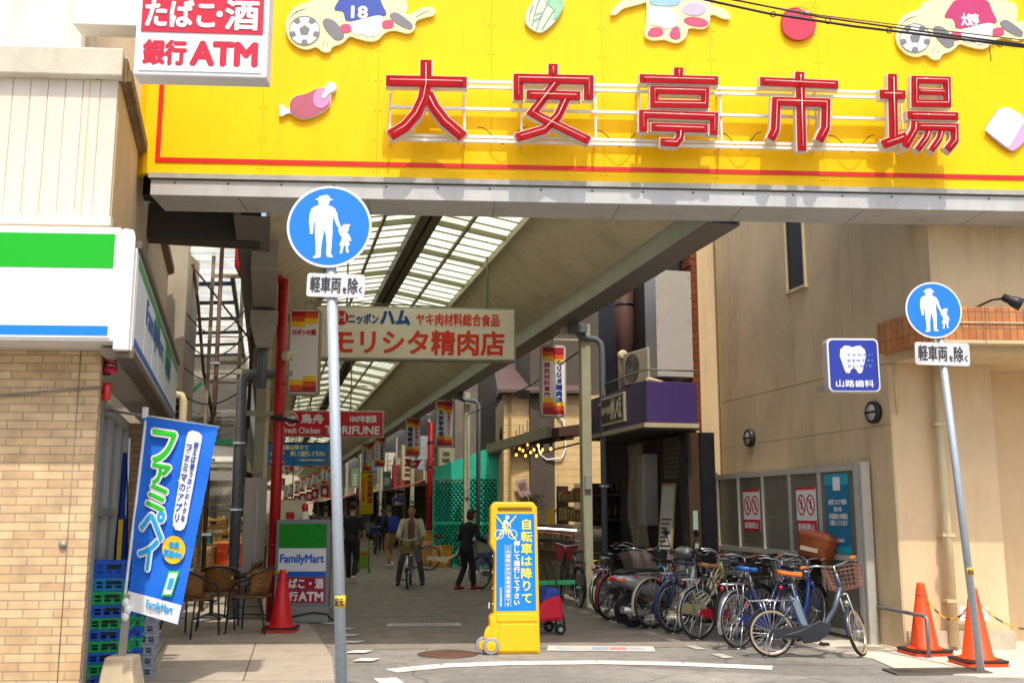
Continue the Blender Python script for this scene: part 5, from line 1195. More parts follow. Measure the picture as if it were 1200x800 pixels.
# big butcher's sign across the lane
o, w, h = frontsign('hanging_sign', 'long cream hanging sign with large orange red lettering across the lane', 'sign', 372, 361.5, 603.5, 423, 17.6, R(5), .3)
yf = flatbox(o, w, h, mat('sign_rim_aged', '#a9a78e', .5, .1, .08, 3, dirt=.2), mat('butcher_cream', '#ece7cf', .4, 0, .06, 2, dirt=.08, dirtcol='#a09468'), .3, .03)
M_VERM = mat('vermilion', '#e23a0c', .5, 0, .06, 6)
txt(o, [('モリシタ精肉店', -w * .41, h * .10, w * .44, h * .55, .014)], M_VERM, yf - .003, 'large_lettering')
txt(o, [('ヤキ肉材料総合食品', 0, h * .65, w * .416, h * .88, .006)], M_VERM, yf - .003, 'red_lettering')
txt(o, [('ニッポン', -w * .336, h * .66, -w * .19, h * .85, .008), ('ハム', -w * .176, h * .66, -w * .035, h * .92, .018)], mat('ham_blue', '#0f4f9c', .5, 0, .05), yf - .003, 'blue_lettering')
b = MB(); b.prism(ell(-w * .372, h * .77, h * .135, h * .135, 30), yf - .003, yf + .002); b.build('round_emblem', M_RED, o)
txt(o, [('H', -w * .39, h * .70, -w * .352, h * .85, .007)], M_SIGNCREAM, yf - .0065, 'emblem_letter')
b = MB()
for x in (-w * .35, w * .36): b = MB(); b.tube([(x, 0, h), (x, 0, h + 1.9)], .018, 6); b.build('hanger_rod', M_BARS, o)

# side lantern sign with wavy bands: template builder
M_BURG = mat('band_burgundy', '#a4121f', .45, 0, .05)
def lantern(name, label, u0, v0, u1, v1, Y, lines, yaw=R(6), group=None, depth=.16, name2='lantern_sign', rim=None, flip=1, cols=None, bands=True, cat='sign'):
    o, w, h = frontsign(name2, label, cat, u0, v0, u1, v1, Y, yaw, depth, group)
    b = MB(); b.prism(rrect(-w / 2, 0, w / 2, h, w * .14), -depth / 2, depth / 2); b.build('box', mat('lantern_rim', '#a49a86', .5, .1, .08), o, .004)
    b = MB(); b.prism(rrect(-w / 2 + w * .06, w * .06, w / 2 - w * .06, h - w * .06, w * .10), -depth / 2 - .006, -depth / 2 - .0005); b.build('face', M_SIGNW, o)
    yb = -depth / 2 - .0065; hw = w / 2 - w * .085
    if bands:
        for sgn, base in ((1, h - w * .09), (-1, w * .09)):
            for k, m in enumerate((M_BURG, M_ORG, M_YEL)):
                b = MB()
                a0, a1 = base - sgn * w * .26 * k * .55 * 1.2, base - sgn * w * .26 * (k + 1) * .55 * 1.2
                dz = -sgn * w * .13 * flip * 0.9
                for (xa, xb, dd) in ((-hw, 0, 0 if sgn > 0 else dz), (0, hw, dz if sgn > 0 else 0)):
                    za, zb_ = a0 + (dd if k else 0), a1 + dd
                    if k == 0: za = base
                    b.bx(xa, xb, yb - .003 - .0004 * k, yb, min(za, zb_), max(za, zb_))
                b.build(('dark_red_band', 'orange_band', 'yellow_band')[k], m, o)
    yt = yb - .002
    for s_, x0, x1, z0, z1, m, bold in lines:
        txt(o, [(s_, -w / 2 + x0 * w, z0 * h, -w / 2 + x1 * w, z1 * h, 'v', bold)], m, yt, 'lettering')
    b = MB(); b.bar((0, 0, h), (0, 0, h + .12), .04); b.bar((-.02, 0, h + .12), (w / 2 + .35, 0, h + .12), .035); b.build('bracket', M_POSTW, o)
    return o
lantern('x', 'lit white lantern sign with blue butcher lettering near the brown awning', 632.5, 405, 663, 489, 18.9, [('モリシタ精肉店', .53, .90, .19, .80, M_NAVY, .008), ('焼肉材料専門', .13, .38, .26, .76, M_RED, .004)])
GRP = 'lantern signs along the right side of the lane'
lantern('x', 'lantern sign with blue market name, between the beige post and the red column', 510, 468.5, 531.5, 524.5, 29.0, [('大安亭市場', .12, .50, .22, .78, M_NAVY, .01), ('毎度ありがとう', .60, .85, .26, .75, M_RED, .004)], R(8), GRP)
lantern('x', 'lantern sign with blue shop name, just left of the red column', 475, 489, 492.5, 535, 35.0, [('福嶋商店', .12, .50, .24, .76, M_NAVY, .012), ('鮮魚塩干物', .62, .88, .26, .75, M_RED, .004)], R(8), GRP)
lantern('x', 'lantern sign at the right end of the red poultry sign, lower edge', 438.5, 511.5, 451.5, 547, 45.0, [('大安亭市場', .52, .90, .22, .80, M_NAVY, .012), ('ようこそ', .12, .38, .28, .74, M_RED, .004)], R(8), GRP)
lantern('x', 'lantern sign hanging directly above the yellow banner', 424, 519, 436.5, 552, 50.0, [('大安亭市場', .10, .48, .2, .78, M_NAVY, .012), ('ようこそ', .60, .85, .28, .74, M_RED, .004)], R(8), GRP)
far = [(380.5, 546, 567, 75), (369, 552.5, 571, 87), (362.5, 556, 574, 93), (354.5, 559.5, 576, 101), (348, 563, 578.5, 106), (341, 567, 582, 112), (335, 571, 585, 122)]
for i, (u, v0, v1, Y) in enumerate(far):
    hw_ = (v1 - v0) * .19
    o = lantern('x', 'tiny far lantern sign with red and yellow bands, number hidden by distance' if False else 'one of the far off banded lantern signs receding in a row down the lane', u - hw_, v0, u + hw_, v1, Y, [('大安亭市場', .3, .7, .24, .76, M_NAVY, .01)], R(8), 'far lantern signs receding down the lane')
    o2, w2, h2 = frontsign('hanging_flag', 'one of the small red flags hung below the far lantern signs', 'flag', u - hw_ * 1.15, v1 + 2, u + hw_ * 1.15, v1 + (v1 - v0) * .72, Y + .3, R(8), .02, 'red flags below the far lantern signs')
    b = MB(); b.bx(-w2 / 2, w2 / 2, -.01, .01, 0, h2); b.build('cloth', mat('flag_red', '#b3182a', .7, 0, .15, 6), o2)
    b = MB(); b.prism(ell(0, h2 * .5, w2 * .28, h2 * .3, 16), -.016, -.011); b.build('white_mark', M_SIGNW, o2)
    b = MB(); b.bx(-w2 / 2 - .02, w2 / 2 + .02, -.015, .015, h2, h2 + .03); b.build('rod', M_DARK, o2)
# red fan-shaped sign under a lantern
o, w, h = frontsign('fan_sign', 'small red fan shaped sign with a white mark under a lantern sign', 'sign', 474, 538, 494, 548.5, 35.3, R(8))
b = MB(); b.prism([(-w / 2, h), (-w * .3, h * .2), (0, 0), (w * .3, h * .2), (w / 2, h), (0, h * .85)], -.06, .06); b.build('board', M_RED, o)
b = MB(); b.prism(ell(0, h * .5, w * .16, h * .22, 14), -.068, -.061); b.build('mark', M_SIGNW, o)

# company lantern with wavy bands, left (its cartoon figure is left out)
o = lantern('x', 'tall white lantern sign with yellow, orange and dark red bands beside the red pipe', 338.5, 362.5, 375.5, 463.5, 16.2, [], R(4), None, .18, 'lantern_sign', flip=-1)
h = D(357, 362.5, 16.2).z - D(357, 463.5, 16.2).z; w = .52
txt(o, [('ロダンの蕗', -w * .36, h * .69, w * .36, h * .75, .005)], M_RED, -.104, 'lettering')

# poultry shop sign
o, w, h = frontsign('poultry_sign', 'wide red sign with white poultry shop lettering and a round rooster emblem', 'sign', 327, 481, 449, 512.5, 22.5, R(6))
yf = flatbox(o, w, h, mat('sign_rim_cream', '#b9b398', .5, .1), M_RED, .12, .03)
txt(o, [('鳥舟', -w * .28, h * .52, -w * .07, h * .85, .01), ('1047年創業', w * .18, h * .56, w * .43, h * .82, .006), ('Fresh Chicken', -w * .45, h * .14, -w * .10, h * .36, .004), ('TORIFUNE', -w * .05, h * .12, w * .46, h * .42, .008)], M_SIGNW, yf - .003, 'lettering')
b = MB(); q = [(-w * .37 + math.cos(a) * h * .22, h * .67 + math.sin(a) * h * .24) for a in [R(200 + 290 * i / 24) for i in range(25)]]
b.ribbon(q, h * .04, yf - .003, yf); b.prism([(-w * .42, h * .78), (-w * .395, h * .62), (-w * .365, h * .56), (-w * .34, h * .62), (-w * .325, h * .82), (-w * .345, h * .75), (-w * .36, h * .84), (-w * .375, h * .74), (-w * .395, h * .82)], yf - .003, yf); b.build('rooster_emblem', M_SIGNW, o)
b = MB()
for x in (-w * .2, w * .18): b = MB(); b.tube([(x, 0, h), (x, 0, h + 2.6)], .015, 6); b.build('hanger_rod', M_BARS, o)

# blue cloth banner: get off and push
o, w, h = frontsign('blue_banner', 'blue cloth banner asking riders to dismount, below the red poultry sign', 'banner', 312, 519, 384, 544, 26.5, R(6))
b = MB(); n = 16; vs, fs = [], []
for i in range(n + 1):
    for j in range(5):
        x = -w / 2 + w * i / n; vs.append((x, .02 * math.sin(i * 1.3) * (1 - j / 4), h * j / 4 - (.03 * math.sin(math.pi * i / n) if j == 0 else 0)))
for i in range(n):
    for j in range(4): fs.append((i * 5 + j, (i + 1) * 5 + j, (i + 1) * 5 + j + 1, i * 5 + j + 1))
b.add(vs, fs, True); b.build('cloth', mat('banner_blue', '#1273b0', .7, 0, .1, 4), o)
txt(o, [('自転車は降りて', -w * .34, h * .68, w * .18, h * .90, .006), ('押して通行して下さい', -w * .10, h * .38, w * .45, h * .62, .006), ('この通路は歩行者専用通路です', w * .02, h * .16, w * .46, h * .26, .002)], mat('banner_cream', '#e6dfae', .6, 0, 0), -.03, 'lettering')
b = MB(); b.ribbon([(-w * .42, h * .1), (-w * .2, h * .55)], .05, -.032, -.028); b.ribbon([(-w * .42, h * .5), (-w * .2, h * .1)], .05, -.032, -.028); b.build('yellow_cross', M_YEL, o)
b = MB(); b.tube([(-w / 2, 0, h + .01), (w / 2, 0, h + .01)], .02, 6); b.tube([(0, 0, h), (0, 0, h + 1.6)], .01, 5); b.build('rod', M_DARK, o)
# shop boards lower down
def simpleboard(name, label, u0, v0, u1, v1, Y, face, items, m, cat='sign', vert=False, rimm=None):
    o, w, h = frontsign(name, label, cat, u0, v0, u1, v1, Y, R(7)); yf = flatbox(o, w, h, rimm or M_POSTW, face, .08, .02)
    its = [(s_, -w / 2 + a * w, b_ * h, -w / 2 + c * w, d * h) + (('v',) if vert else ()) + (.008,) for s_, a, b_, c, d in items]
    if its: txt(o, its, m, yf - .002, 'lettering')
    b = MB(); b.tube([(0, 0, h), (0, 0, h + .9)], .012, 5); b.build('hanger', M_DARK, o)
    return o, w, h
simpleboard('shop_board', 'white and red shop board just under the blue banner', 326, 545, 351, 552.5, 30, M_SIGNW, [('市場', .3, .15, .7, .85)], M_RED)
simpleboard('shop_board', 'orange yellow shop board under the right end of the blue banner', 351, 542, 373, 547.5, 32, M_YEL, [('大売出し', .15, .15, .85, .85)], M_BURG)
simpleboard('shop_board', 'white panel with red lettering just above the stand sign', 326, 585, 358, 614, 24, M_SIGNCREAM, [('鶏', .3, .2, .6, .5)], M_RED)
o, w, h = frontsign('yellow_banner', 'tall yellow vertical banner with red lettering hanging down the lane', 'banner', 422.5, 553, 437.5, 602, 42, R(7))
b = MB(); b.bx(-w / 2, w / 2, -.01, .01, 0, h); b.build('cloth', mat('banner_yellow', '#d9b512', .7, 0, .1, 4), o)
txt(o, [('中田豆腐店', w * .02, h * .25, w * .42, h * .95, 'v', .012)], M_BURG, -.013, 'large_lettering'); txt(o, [('手作り豆腐', -w * .42, h * .3, -w * .12, h * .85, 'v', .006)], M_ORG, -.013, 'small_lettering')
b = MB(); b.tube([(-w / 2, 0, h), (w / 2, 0, h)], .02, 6); b.build('rod', M_DARK, o)
b = MB(); b.tube([(0, 0, h), (0, 0, h + 1.4)], .008, 5); b.build('cord', M_DARK, o)
simpleboard('shop_board', 'blue and yellow shop board above the heads near the cream jacket', 460, 582, 474, 592, 36, mat('board_navy', '#153a9a', .5), [('安い', .2, .1, .8, .45)], M_YEL)
simpleboard('shop_board', 'teal framed poster board with a red edge on the far right posts', 449, 552, 458, 575, 40, mat('board_teal', '#4a8a94', .5), [('案内', .2, .3, .8, .7)], M_SIGNW, rimm=M_RED)
simpleboard('shop_board', 'small red and white board at the left edge of the lane below the pipe bell', 326, 560, 334, 569, 40, M_RED, [('肉', .3, .2, .7, .8)], M_SIGNW)
o = athing('red_column', 'slim red column standing next to the teal fence', 'column', 5.2, 33.2)
b = MB(); b.tube([(0, 0, 0), (0, 0, 4.5)], .09, 12); b.build('shaft', M_REDPIPE, o)
b = MB()
for z in (1, 2, 3, 3.8): b.tube([(0, 0, z), (0, 0, z + .05)], .1, 12)
b.build('ring', M_DARK, o)

# ================================================================== PEDESTRIAN SIGN POLES
M_PBLUE = mat('traffic_blue', '#0074d0', .35, 0, .04, 3, coat=.2)
man = [(-.03, .98), (.03, 1.0), (.075, .975), (.085, .94), (.14, .92), (.085, .905), (.075, .86), (.06, .835), (.12, .81), (.165, .78), (.20, .70), (.22, .60), (.25, .52), (.285, .43), (.265, .41), (.225, .47), (.19, .53), (.165, .60), (.155, .66), (.14, .6), (.135, .5), (.14, .38), (.13, .2), (.125, .06), (.155, .02), (.15, .0), (.07, .01), (.055, .06), (.06, .2), (.045, .34), (.02, .44), (.0, .34), (-.02, .2), (-.025, .05), (-.03, .0), (-.13, -.015), (-.135, .01), (-.10, .04), (-.105, .2), (-.12, .36), (-.125, .5), (-.12, .6), (-.145, .52), (-.15, .44), (-.155, .37), (-.195, .37), (-.20, .45), (-.215, .56), (-.21, .68), (-.185, .77), (-.14, .81), (-.07, .835), (-.085, .87), (-.085, .905), (-.135, .92), (-.08, .945), (-.075, .975)]
child = [(.0, .44), (.03, .455), (.07, .44), (.085, .46), (.105, .425), (.075, .405), (.085, .37), (.07, .34), (.05, .325), (.085, .30), (.105, .26), (.125, .20), (.105, .185), (.085, .23), (.08, .25), (.085, .19), (.105, .13), (.075, .12), (.085, .06), (.095, .02), (.06, .01), (.05, .05), (.045, .12), (.015, .12), (.005, .06), (-.005, .0), (-.045, .005), (-.03, .05), (-.025, .12), (-.055, .125), (-.02, .2), (-.015, .25), (-.045, .29), (-.07, .36), (-.055, .375), (-.03, .33), (.005, .325), (-.015, .345), (-.02, .38), (-.02, .41)]
def pole_sign(name, label, base, top, z_disc, r, tilt, bx=0.0, ps=1.0):
    o = thing('pedestrian_sign', label, 'traffic sign', base, R(2))
    zt = z_disc + .12
    X = lambda z: tilt * z
    b = MB(); b.tube([(X(0), 0, -.05), (X(zt), 0, zt)], .038, 16); b.build('pole', M_GALV, o)
    b = MB(); b.tube([(X(.95), 0, .95), (X(1.03), 0, 1.03)], .0395, 16); b.build('yellow_band', M_YELP, o)
    txt(o, [('足元', X(1) - .028, .965, X(1) + .03, 1.015, .002)], M_INK, -.041, 'band_lettering')
    cx = X(z_disc) + bx
    RY = Matrix.Rotation(R(90), 3, 'X')
    b = MB(); b.lathe([(.001, .042), (r, .042), (r, .05), (.001, .05)], 56, (cx, 0, z_disc), RY, False); b.build('disc_rim', mat('sign_rim_white', '#e2e4e6', .35, 0, .03), o)
    b = MB(); b.lathe([(r - .016, .0505), (.001, .0508)], 56, (cx, 0, z_disc), RY, False); b.build('disc_face', M_PBLUE, o)
    k = r * 1.62 / 1.0
    b = MB(); b.prism([(cx - r * .14 + x * k * .98, z_disc - r * .76 + z * k * .95) for x, z in man], -.0545, -.0512)
    b.prism([(cx + r * .33 + x * k, z_disc - r * .66 + z * k * .98) for x, z in child], -.0545, -.0512); b.build('pictogram', mat('sign_white_refl', '#e8eaec', .4, 0, .02), o)
    # plate below
    zp = z_disc - r - .045 - .085 * ps
    xp = X(zp) + bx + .035
    b = MB(Matrix.Translation((xp, 0, zp)) @ Matrix.Rotation(R(1.5), 4, 'Y') @ Matrix.Diagonal((ps, 1, ps, 1))); b.prism(rrect(-.205, -.085, .205, .085, .02), -.048, -.042); b.build('plate', mat('plate_white', '#c9caca', .5, 0, .10, 4, dirt=.2), o)
    MM = Matrix.Translation((xp, 0, zp)) @ Matrix.Rotation(R(1.5), 4, 'Y') @ Matrix.Diagonal((ps, 1, ps, 1))
    txt(o, [('軽車両', -.18, -.052, .035, .06, .0022), ('を', .05, -.052, .078, -.012, .0012), ('除', .088, -.055, .155, .058, .0022), ('く', .165, -.05, .188, -.005, .0014)], mat('plate_text', '#2a2c30', .5, 0, 0), -.0495, 'plate_lettering', MM)
    b = MB(); b.bx(X(z_disc) - .05, X(z_disc) + .05, -.042, .045, z_disc - .1, z_disc - .06); b.bx(X(z_disc) - .05, X(z_disc) + .05, -.042, .045, z_disc + .06, z_disc + .10); b.bx(X(zp) - .05, X(zp) + .05, -.042, .045, zp - .02, zp + .02); b.build('clamp', M_GALV, o)
    return o
q = D(384, 268, 7.05); base = D(401, 820, 7.05); tl = (q.x - base.x) / (q.z)
pole_sign('pedestrian_sign', 'round blue pedestrian sign nearest the camera on a leaning galvanised pole', (base.x + .02, 7.05, 0), None, q.z, .302, tl)
q2 = D(1102, 363.5, 10.45); b2 = G(1145, 786)
pole_sign('pedestrian_sign', 'round blue pedestrian sign beside the traffic cones on the right', (b2.x, 10.5, 0), None, q2.z, .302, -.052, -.055, 1.42)

# ================================================================== YELLOW STAND SIGN
q = G(602, 764)
YS = thing('stand_sign', 'tall yellow plastic stand sign with blue panel and wheels in the middle of the entrance', 'stand sign', q, R(6))
hw0, hw1, HH = .29, .262, 1.70
def ysec(z, d): t = z / HH; return hw0 + (hw1 - hw0) * t, .17 - .09 * t
b = MB(); prof = [(-hw0, .0), (hw0, .0), (hw1, 1.64), (hw1 - .05, HH), (-hw1 + .03, HH), (-hw1 - .02, HH - .05), (-hw1 - .025, 1.22), (-hw1 + .03, 1.12), (-hw0 + .045, .44), (-hw0 - .0, .40)]
b.prism(prof, -.13, .10); b.build('body', M_YELP, YS, .022)
b = MB(); b.prism([(-hw0 + .10, .03), (hw0 - .03, .03), (hw0 - .035, .33), (-hw0 + .12, .33)], -.142, -.128); b.prism([(-hw0 + .08, .355), (hw0 - .03, .355), (hw0 - .033, .44), (-hw0 + .08, .44)], -.140, -.128); b.build('lower_moulding', M_YELP, YS, .01)
b = MB(); b.prism([(-hw1 + .06, 1.595), (hw1 - .06, 1.595), (hw1 - .065, 1.64), (-hw1 + .06, 1.64)], -.1325, -.128); b.build('hand_slot', mat('slot_dark', '#7a5c00', .6), YS)
b = MB(); b.prism([(-hw0 + .075, .475), (hw0 - .045, .475), (hw1 - .035, 1.565), (-hw1 + .045, 1.565)], -.1335, -.129); b.build('blue_panel', mat('panel_blue', '#0080d6', .4, 0, .04, 3), YS)
MYC = mat('panel_yellow_text', '#ffe23a', .45, 0, .02)
yt = -.1355
txt(YS, [('自転車は降りて', .055, .545, .215, 1.51, 'v', .003)], MYC, yt, 'yellow_lettering')
txt(YS, [('押して通行して下さい', -.015, .53, .058, 1.26, 'v', .003), ('この通路は歩行者専用通路です', -.105, .52, -.055, 1.21, 'v', .0015), ('大安亭市場協同組合', -.175, .52, -.15, .74, 'v', .001)], M_SIGNW, yt, 'white_lettering')
b = MB(); b.bx(-.115, -.111, yt - .001, yt + .001, .52, 1.22); b.bx(-.05, -.046, yt - .001, yt + .001, .52, 1.22)
PX = lambda q: [(-.105 + (x + .118) * 1.3, 1.405 + (z - 1.40) * 1.15) for x, z in q]
for cx in (-.178, -.058):
    b.ribbon(PX([(cx + math.cos(a) * .038, 1.335 + math.sin(a) * .043) for a in [2 * math.pi * i / 20 for i in range(20)]]), .009, yt - .001, yt + .001, True)
b.ribbon(PX([(-.178, 1.335), (-.150, 1.385), (-.085, 1.385), (-.058, 1.335)]), .008, yt - .0012, yt + .001); b.ribbon(PX([(-.118, 1.335), (-.150, 1.385)]), .008, yt - .0014, yt + .001); b.ribbon(PX([(-.075, 1.42), (-.085, 1.385), (-.118, 1.335)]), .008, yt - .0016, yt + .001)
b.prism(PX(ell(-.105, 1.505, .019, .020, 14)), yt - .001, yt + .001); b.prism(PX([(-.155, 1.40), (-.135, 1.475), (-.112, 1.485), (-.098, 1.45), (-.072, 1.432), (-.076, 1.418), (-.105, 1.43), (-.122, 1.45), (-.120, 1.41), (-.105, 1.36), (-.118, 1.355), (-.138, 1.40)]), yt - .0018, yt + .001)
b.build('bicycle_pictogram', M_SIGNW, YS)
b = MB(); b.ribbon([(-.225, 1.545), (.015, 1.265)], .014, yt - .004, yt - .002); b.ribbon([(.015, 1.545), (-.215, 1.265)], .014, yt - .0045, yt - .0022); b.build('yellow_cross', MYC, YS)
b = MB(); b.lathe([(.001, -.03), (.125, -.03), (.14, -.01), (.14, .06), (.001, .07)], 24, (-hw0 + .08, -.06, .2), Matrix.Rotation(R(90), 3, 'X')); b.build('wheel_arch', M_YELP, YS, .006)
for x, y in ((-hw0 + .015, -.145), (-hw0 - .06, -.05)):
    b = MB(); b.tube([(x, y - .05, .095), (x, y - .045, .095), (x, y + .0, .095)], [.08, .095, .095], 24); w_ = b.build('wheel', mat('wheel_grey', '#8f9298', .5, 0, .08), YS, .006)
    b = MB(); b.tube([(x, y - .056, .095), (x, y - .05, .095)], [.05, .06], 18); b.tube([(x, y - .062, .095), (x, y - .056, .095)], .014, 10); b.build('hub_cap', M_YELP, w_)
b = MB()
for z in (.55, .72, .9, 1.08): b.bx(-hw1 - .0, -hw1 + .012, -.1315, -.129, z, z + .012)
b.bx(-hw0 - .006, -hw0 + .004, -.08, -.03, .5, .56); b.build('notch', M_SIGNW, YS)

# ================================================================== LEFT FOREGROUND
# store stand sign
q = G(353, 729)
o = thing('stand_sign', 'grey framed store stand sign with green, white and blue bands and a red lower panel', 'stand sign', q, R(-2))
w, h = .80, 1.47
b = MB(); b.prism(rrect(-w / 2, .22, w / 2, h, .03), -.07, .07); b.build('frame', mat('stand_grey', '#7f8284', .5, .1, .08, 4), o, .01)
b = MB(); b.bx(-w / 2 + .02, w / 2 + .02, -.16, .16, .012, .23); b.build('base', mat('stand_base', '#8b8d86', .6, 0, .12, 4, dirt=.25), o, .02)
yf = -.075
def band(z0, z1, m, nm):
    b = MB(); b.bx(-w / 2 + .05, w / 2 - .05, yf - .002, yf + .003, z0, z1); b.build(nm, m, o)
band(1.06, 1.41, mat('stand_green', '#138a22', .3, 0, .08, 3, coat=.4), 'green_band'); band(.73, 1.058, M_SIGNW, 'white_band'); band(.655, .728, mat('stand_blue', '#1763c9', .35), 'blue_band')
band(.47, .645, mat('stand_crimson', '#a3132c', .4, 0, .08), 'red_band'); band(.29, .462, MATS['stand_crimson'], 'lower_red_band')
txt(o, [('FamilyMart', -w * .40, .82, w * .40, .97, .006)], mat('stand_text_blue', '#1a6fd0', .4, 0, 0), yf - .004, 'blue_lettering')
txt(o, [('たばこ・酒', -w * .38, .49, w * .40, .625, .006), ('銀行', -w * .38, .315, -w * .06, .44, .006), ('ATM', -.03, .315, w * .40, .435, .008)], M_SIGNW, yf - .004, 'white_lettering')
b = MB(); b.lathe([(.07, h), (.07, h + .03), (.05, h + .05), (.05, h + .12), (.001, h + .12)], 14); b.build('lamp_socket', M_SIGNCREAM, o)
b = MB(); b.lathe([(.045, h + .12), (.048, h + .2), (.03, h + .235), (.001, h + .24)], 14); b.build('lamp_cap', M_RED, o)
b = MB(); b.tube([(-w / 2 + .1, -.17, .08), (-.1, -.18, .1), (.2, -.18, .16), (w / 2, -.17, .14), (w / 2 + .08, -.1, .05), (w / 2 + .05, .1, .03)], .012, 6); b.build('cable', M_BLACK, o)

def cone(loc, label, h=.70, col=M_ORANGE, group=None, weight=True, rz=0, r=.17):
    o = thing('traffic_cone', label, 'traffic cone', loc, rz, group)
    b = MB(); b.lathe([(r, .035), (r * .97, .06), (r * .85, .09), (r * .80, .095), (.045, h - .03), (.04, h), (.001, h)], 28); b.build('cone', col, o)
    b = MB(); s_ = r * 1.18; b.prism(rrect(-s_, -s_, s_, s_, .04), 0, .035); 
    b.v = [(x, z, -y + .036) for x, y, z in b.v]; b.build('base', col, o, .006)
    if weight:
        b = MB(); s2 = r * 1.22; b.prism(rrect(-s2, -s2, s2, s2, .05), 0, .05); b.v = [(x, z, .095 - y) for x, y, z in b.v]
        b2_ = MB(); n = 28
        b2_.prism(rrect(-s2, -s2, s2, s2, .05), 0, .022); b2_.v = [(x, z, .060 - y) for x, y, z in b2_.v]; b2_.build('weight_plate', M_BLACK, o, .006)
        b2_ = MB(); b2_.lathe([(r * .80, .061), (r * 1.05, .061), (r * 1.0, .075), (r * .80, .082)], 24); b2_.build('foot_ring', col, o)
    b = MB(); z = h * .82; b.lathe([(r * .34, z), (r * .335, z + .012)], 20); b.build('ring', mat('cone_ring', '#a83a08', .5), o)
    return o
c1 = cone(G(1084, 767) + Vector((0, 0, .012)), 'orange traffic cone with the chain, nearer the notice board', .78, M_ORANGE, None, True, R(8), .19)
c2 = cone(G(1149, 780) + Vector((0, .05, .012)), 'orange traffic cone partly behind the right sign pole', .78, M_ORANGE, None, True, R(4), .19)
c3 = cone(G(329, 740) + Vector((0, 0, .012)), 'red traffic cone in front of the store stand sign', .80, mat('cone_red', '#d0161e', .45, 0, .08, 6), None, True, R(5), .19)
# chain between the cones and on to the right
M_CHY = mat('chain_yellow', '#e3b414', .5); M_CHB = mat('chain_black', '#1d1c1a', .5)
def chain(A, B, sag, label):
    o = thing('plastic_chain', label, 'chain', (A.x, A.y, 0), 0)
    n = 34; p = [A.lerp(B, i / n) - Vector((A.x, A.y, 0)) - Vector((0, 0, sag * 4 * (i / n) * (1 - i / n))) for i in range(n + 1)]
    b = MB()
    for i in range(n):
        b.cur = 1 if (i % 9) > 5 else 0
        c = (p[i] + p[i + 1]) / 2; d = (p[i + 1] - p[i]); ln = d.length * .62; d.normalize(); sd = d.cross(Vector((0, 0, 1))).normalized() if i % 2 else Vector((0, 0, 1)); sd = (sd - d * sd.dot(d)).normalized()
        b.tube([c + d * ln * math.cos(a) + sd * .011 * math.sin(a) for a in [2 * math.pi * k / 8 for k in range(8)]], .0045, 5, True)
    b.build('links', [M_CHY, M_CHB], o); return o
ca = c1.location + Vector((.05, -.03, .62)); cb = c2.location + Vector((-.04, .0, .62))
chain(ca, cb, .20, 'yellow and black chain hanging between the two orange cones')
chain(cb + Vector((.09, 0, 0)), Vector((6.3, 11.9, .45)), .22, 'yellow and black chain running right from the cone behind the pole')
P = Vector((6.02, 12.6, .62)); o = thing('wall_notice', 'small white paper notice on the wall behind the chain', 'notice', (5.38, 12.10, .34), R(4))
b = MB(); b.bx(-.17, .17, -.006, 0, 0, .16); b.build('sheet', M_SIGNW, o)
b = MB(); b.bx(-.12, .09, -.0085, -.0065, .11, .125); b.bx(-.12, .05, -.0085, -.0065, .07, .085); b.bx(-.12, .07, -.0085, -.0065, .03, .045); b.build('writing', mat('notice_grey', '#6f7480', .6), o)
# low steel rail
a, c = G(1018, 752), G(1089, 772)
o = thing('low_rail', 'low bent steel rail on the apron in front of the clinic corner', 'rail', (a.x, a.y, .012), 0)
d = c - a
b = MB(); b.tube([(0, 0, 0), (0, 0, .42), tuple(d * .03 + Vector((0, 0, .44))), tuple(d * .97 + Vector((0, 0, .44))), tuple(d + Vector((0, 0, .42))), tuple(d)], .022, 8); b.build('rail', mat('rail_steel', '#7d7f80', .45, .6, .1, 10), o)
b = MB()
for q in (Vector((0, 0, 0)), d): b.lathe([(.05, 0), (.05, .008), (.001, .008)], 12, (q.x, q.y, 0))
b.build('foot_plate', M_GALV, o)

# banner on a pole with its concrete base
qb = G(140, 792); qb = Vector((qb.x, 9.35, 0.012))
qb = D(143, 780, 9.3); qb.z = .012
NO = thing('banner_flag', 'tall slanted blue advertising banner with green and white lettering by the store pier', 'banner', qb, R(2))
def npos(u, v): q = D(u, v, 9.28); return q.x - qb.x, q.z - qb.z
TL, TR, BR, BL = npos(167, 488), npos(254.5, 500), npos(207, 733), npos(148, 715)
b = MB(); n, m = 14, 26; vs, fs = [], []
for j in range(m + 1):
    for i in range(n + 1):
        s_, t = i / n, j / m
        x = (TL[0] * (1 - t) + BL[0] * t) * (1 - s_) + (TR[0] * (1 - t) + BR[0] * t) * s_; z = (TL[1] * (1 - t) + BL[1] * t) * (1 - s_) + (TR[1] * (1 - t) + BR[1] * t) * s_
        vs.append((x, .012 * math.sin(s_ * 5 + t * 3) + .006 * math.sin(t * 19 + s_ * 2) + (.02 * math.sin(t * 9) * (1 - s_) ** 3), z))
for j in range(m):
    for i in range(n): fs.append((j * (n + 1) + i, (j + 1) * (n + 1) + i, (j + 1) * (n + 1) + i + 1, j * (n + 1) + i + 1))
b.add(vs, fs, True); b.build('cloth', mat('cloth_blue', '#0f6ee0', .65, 0, .08, 6, .8, 7), NO)
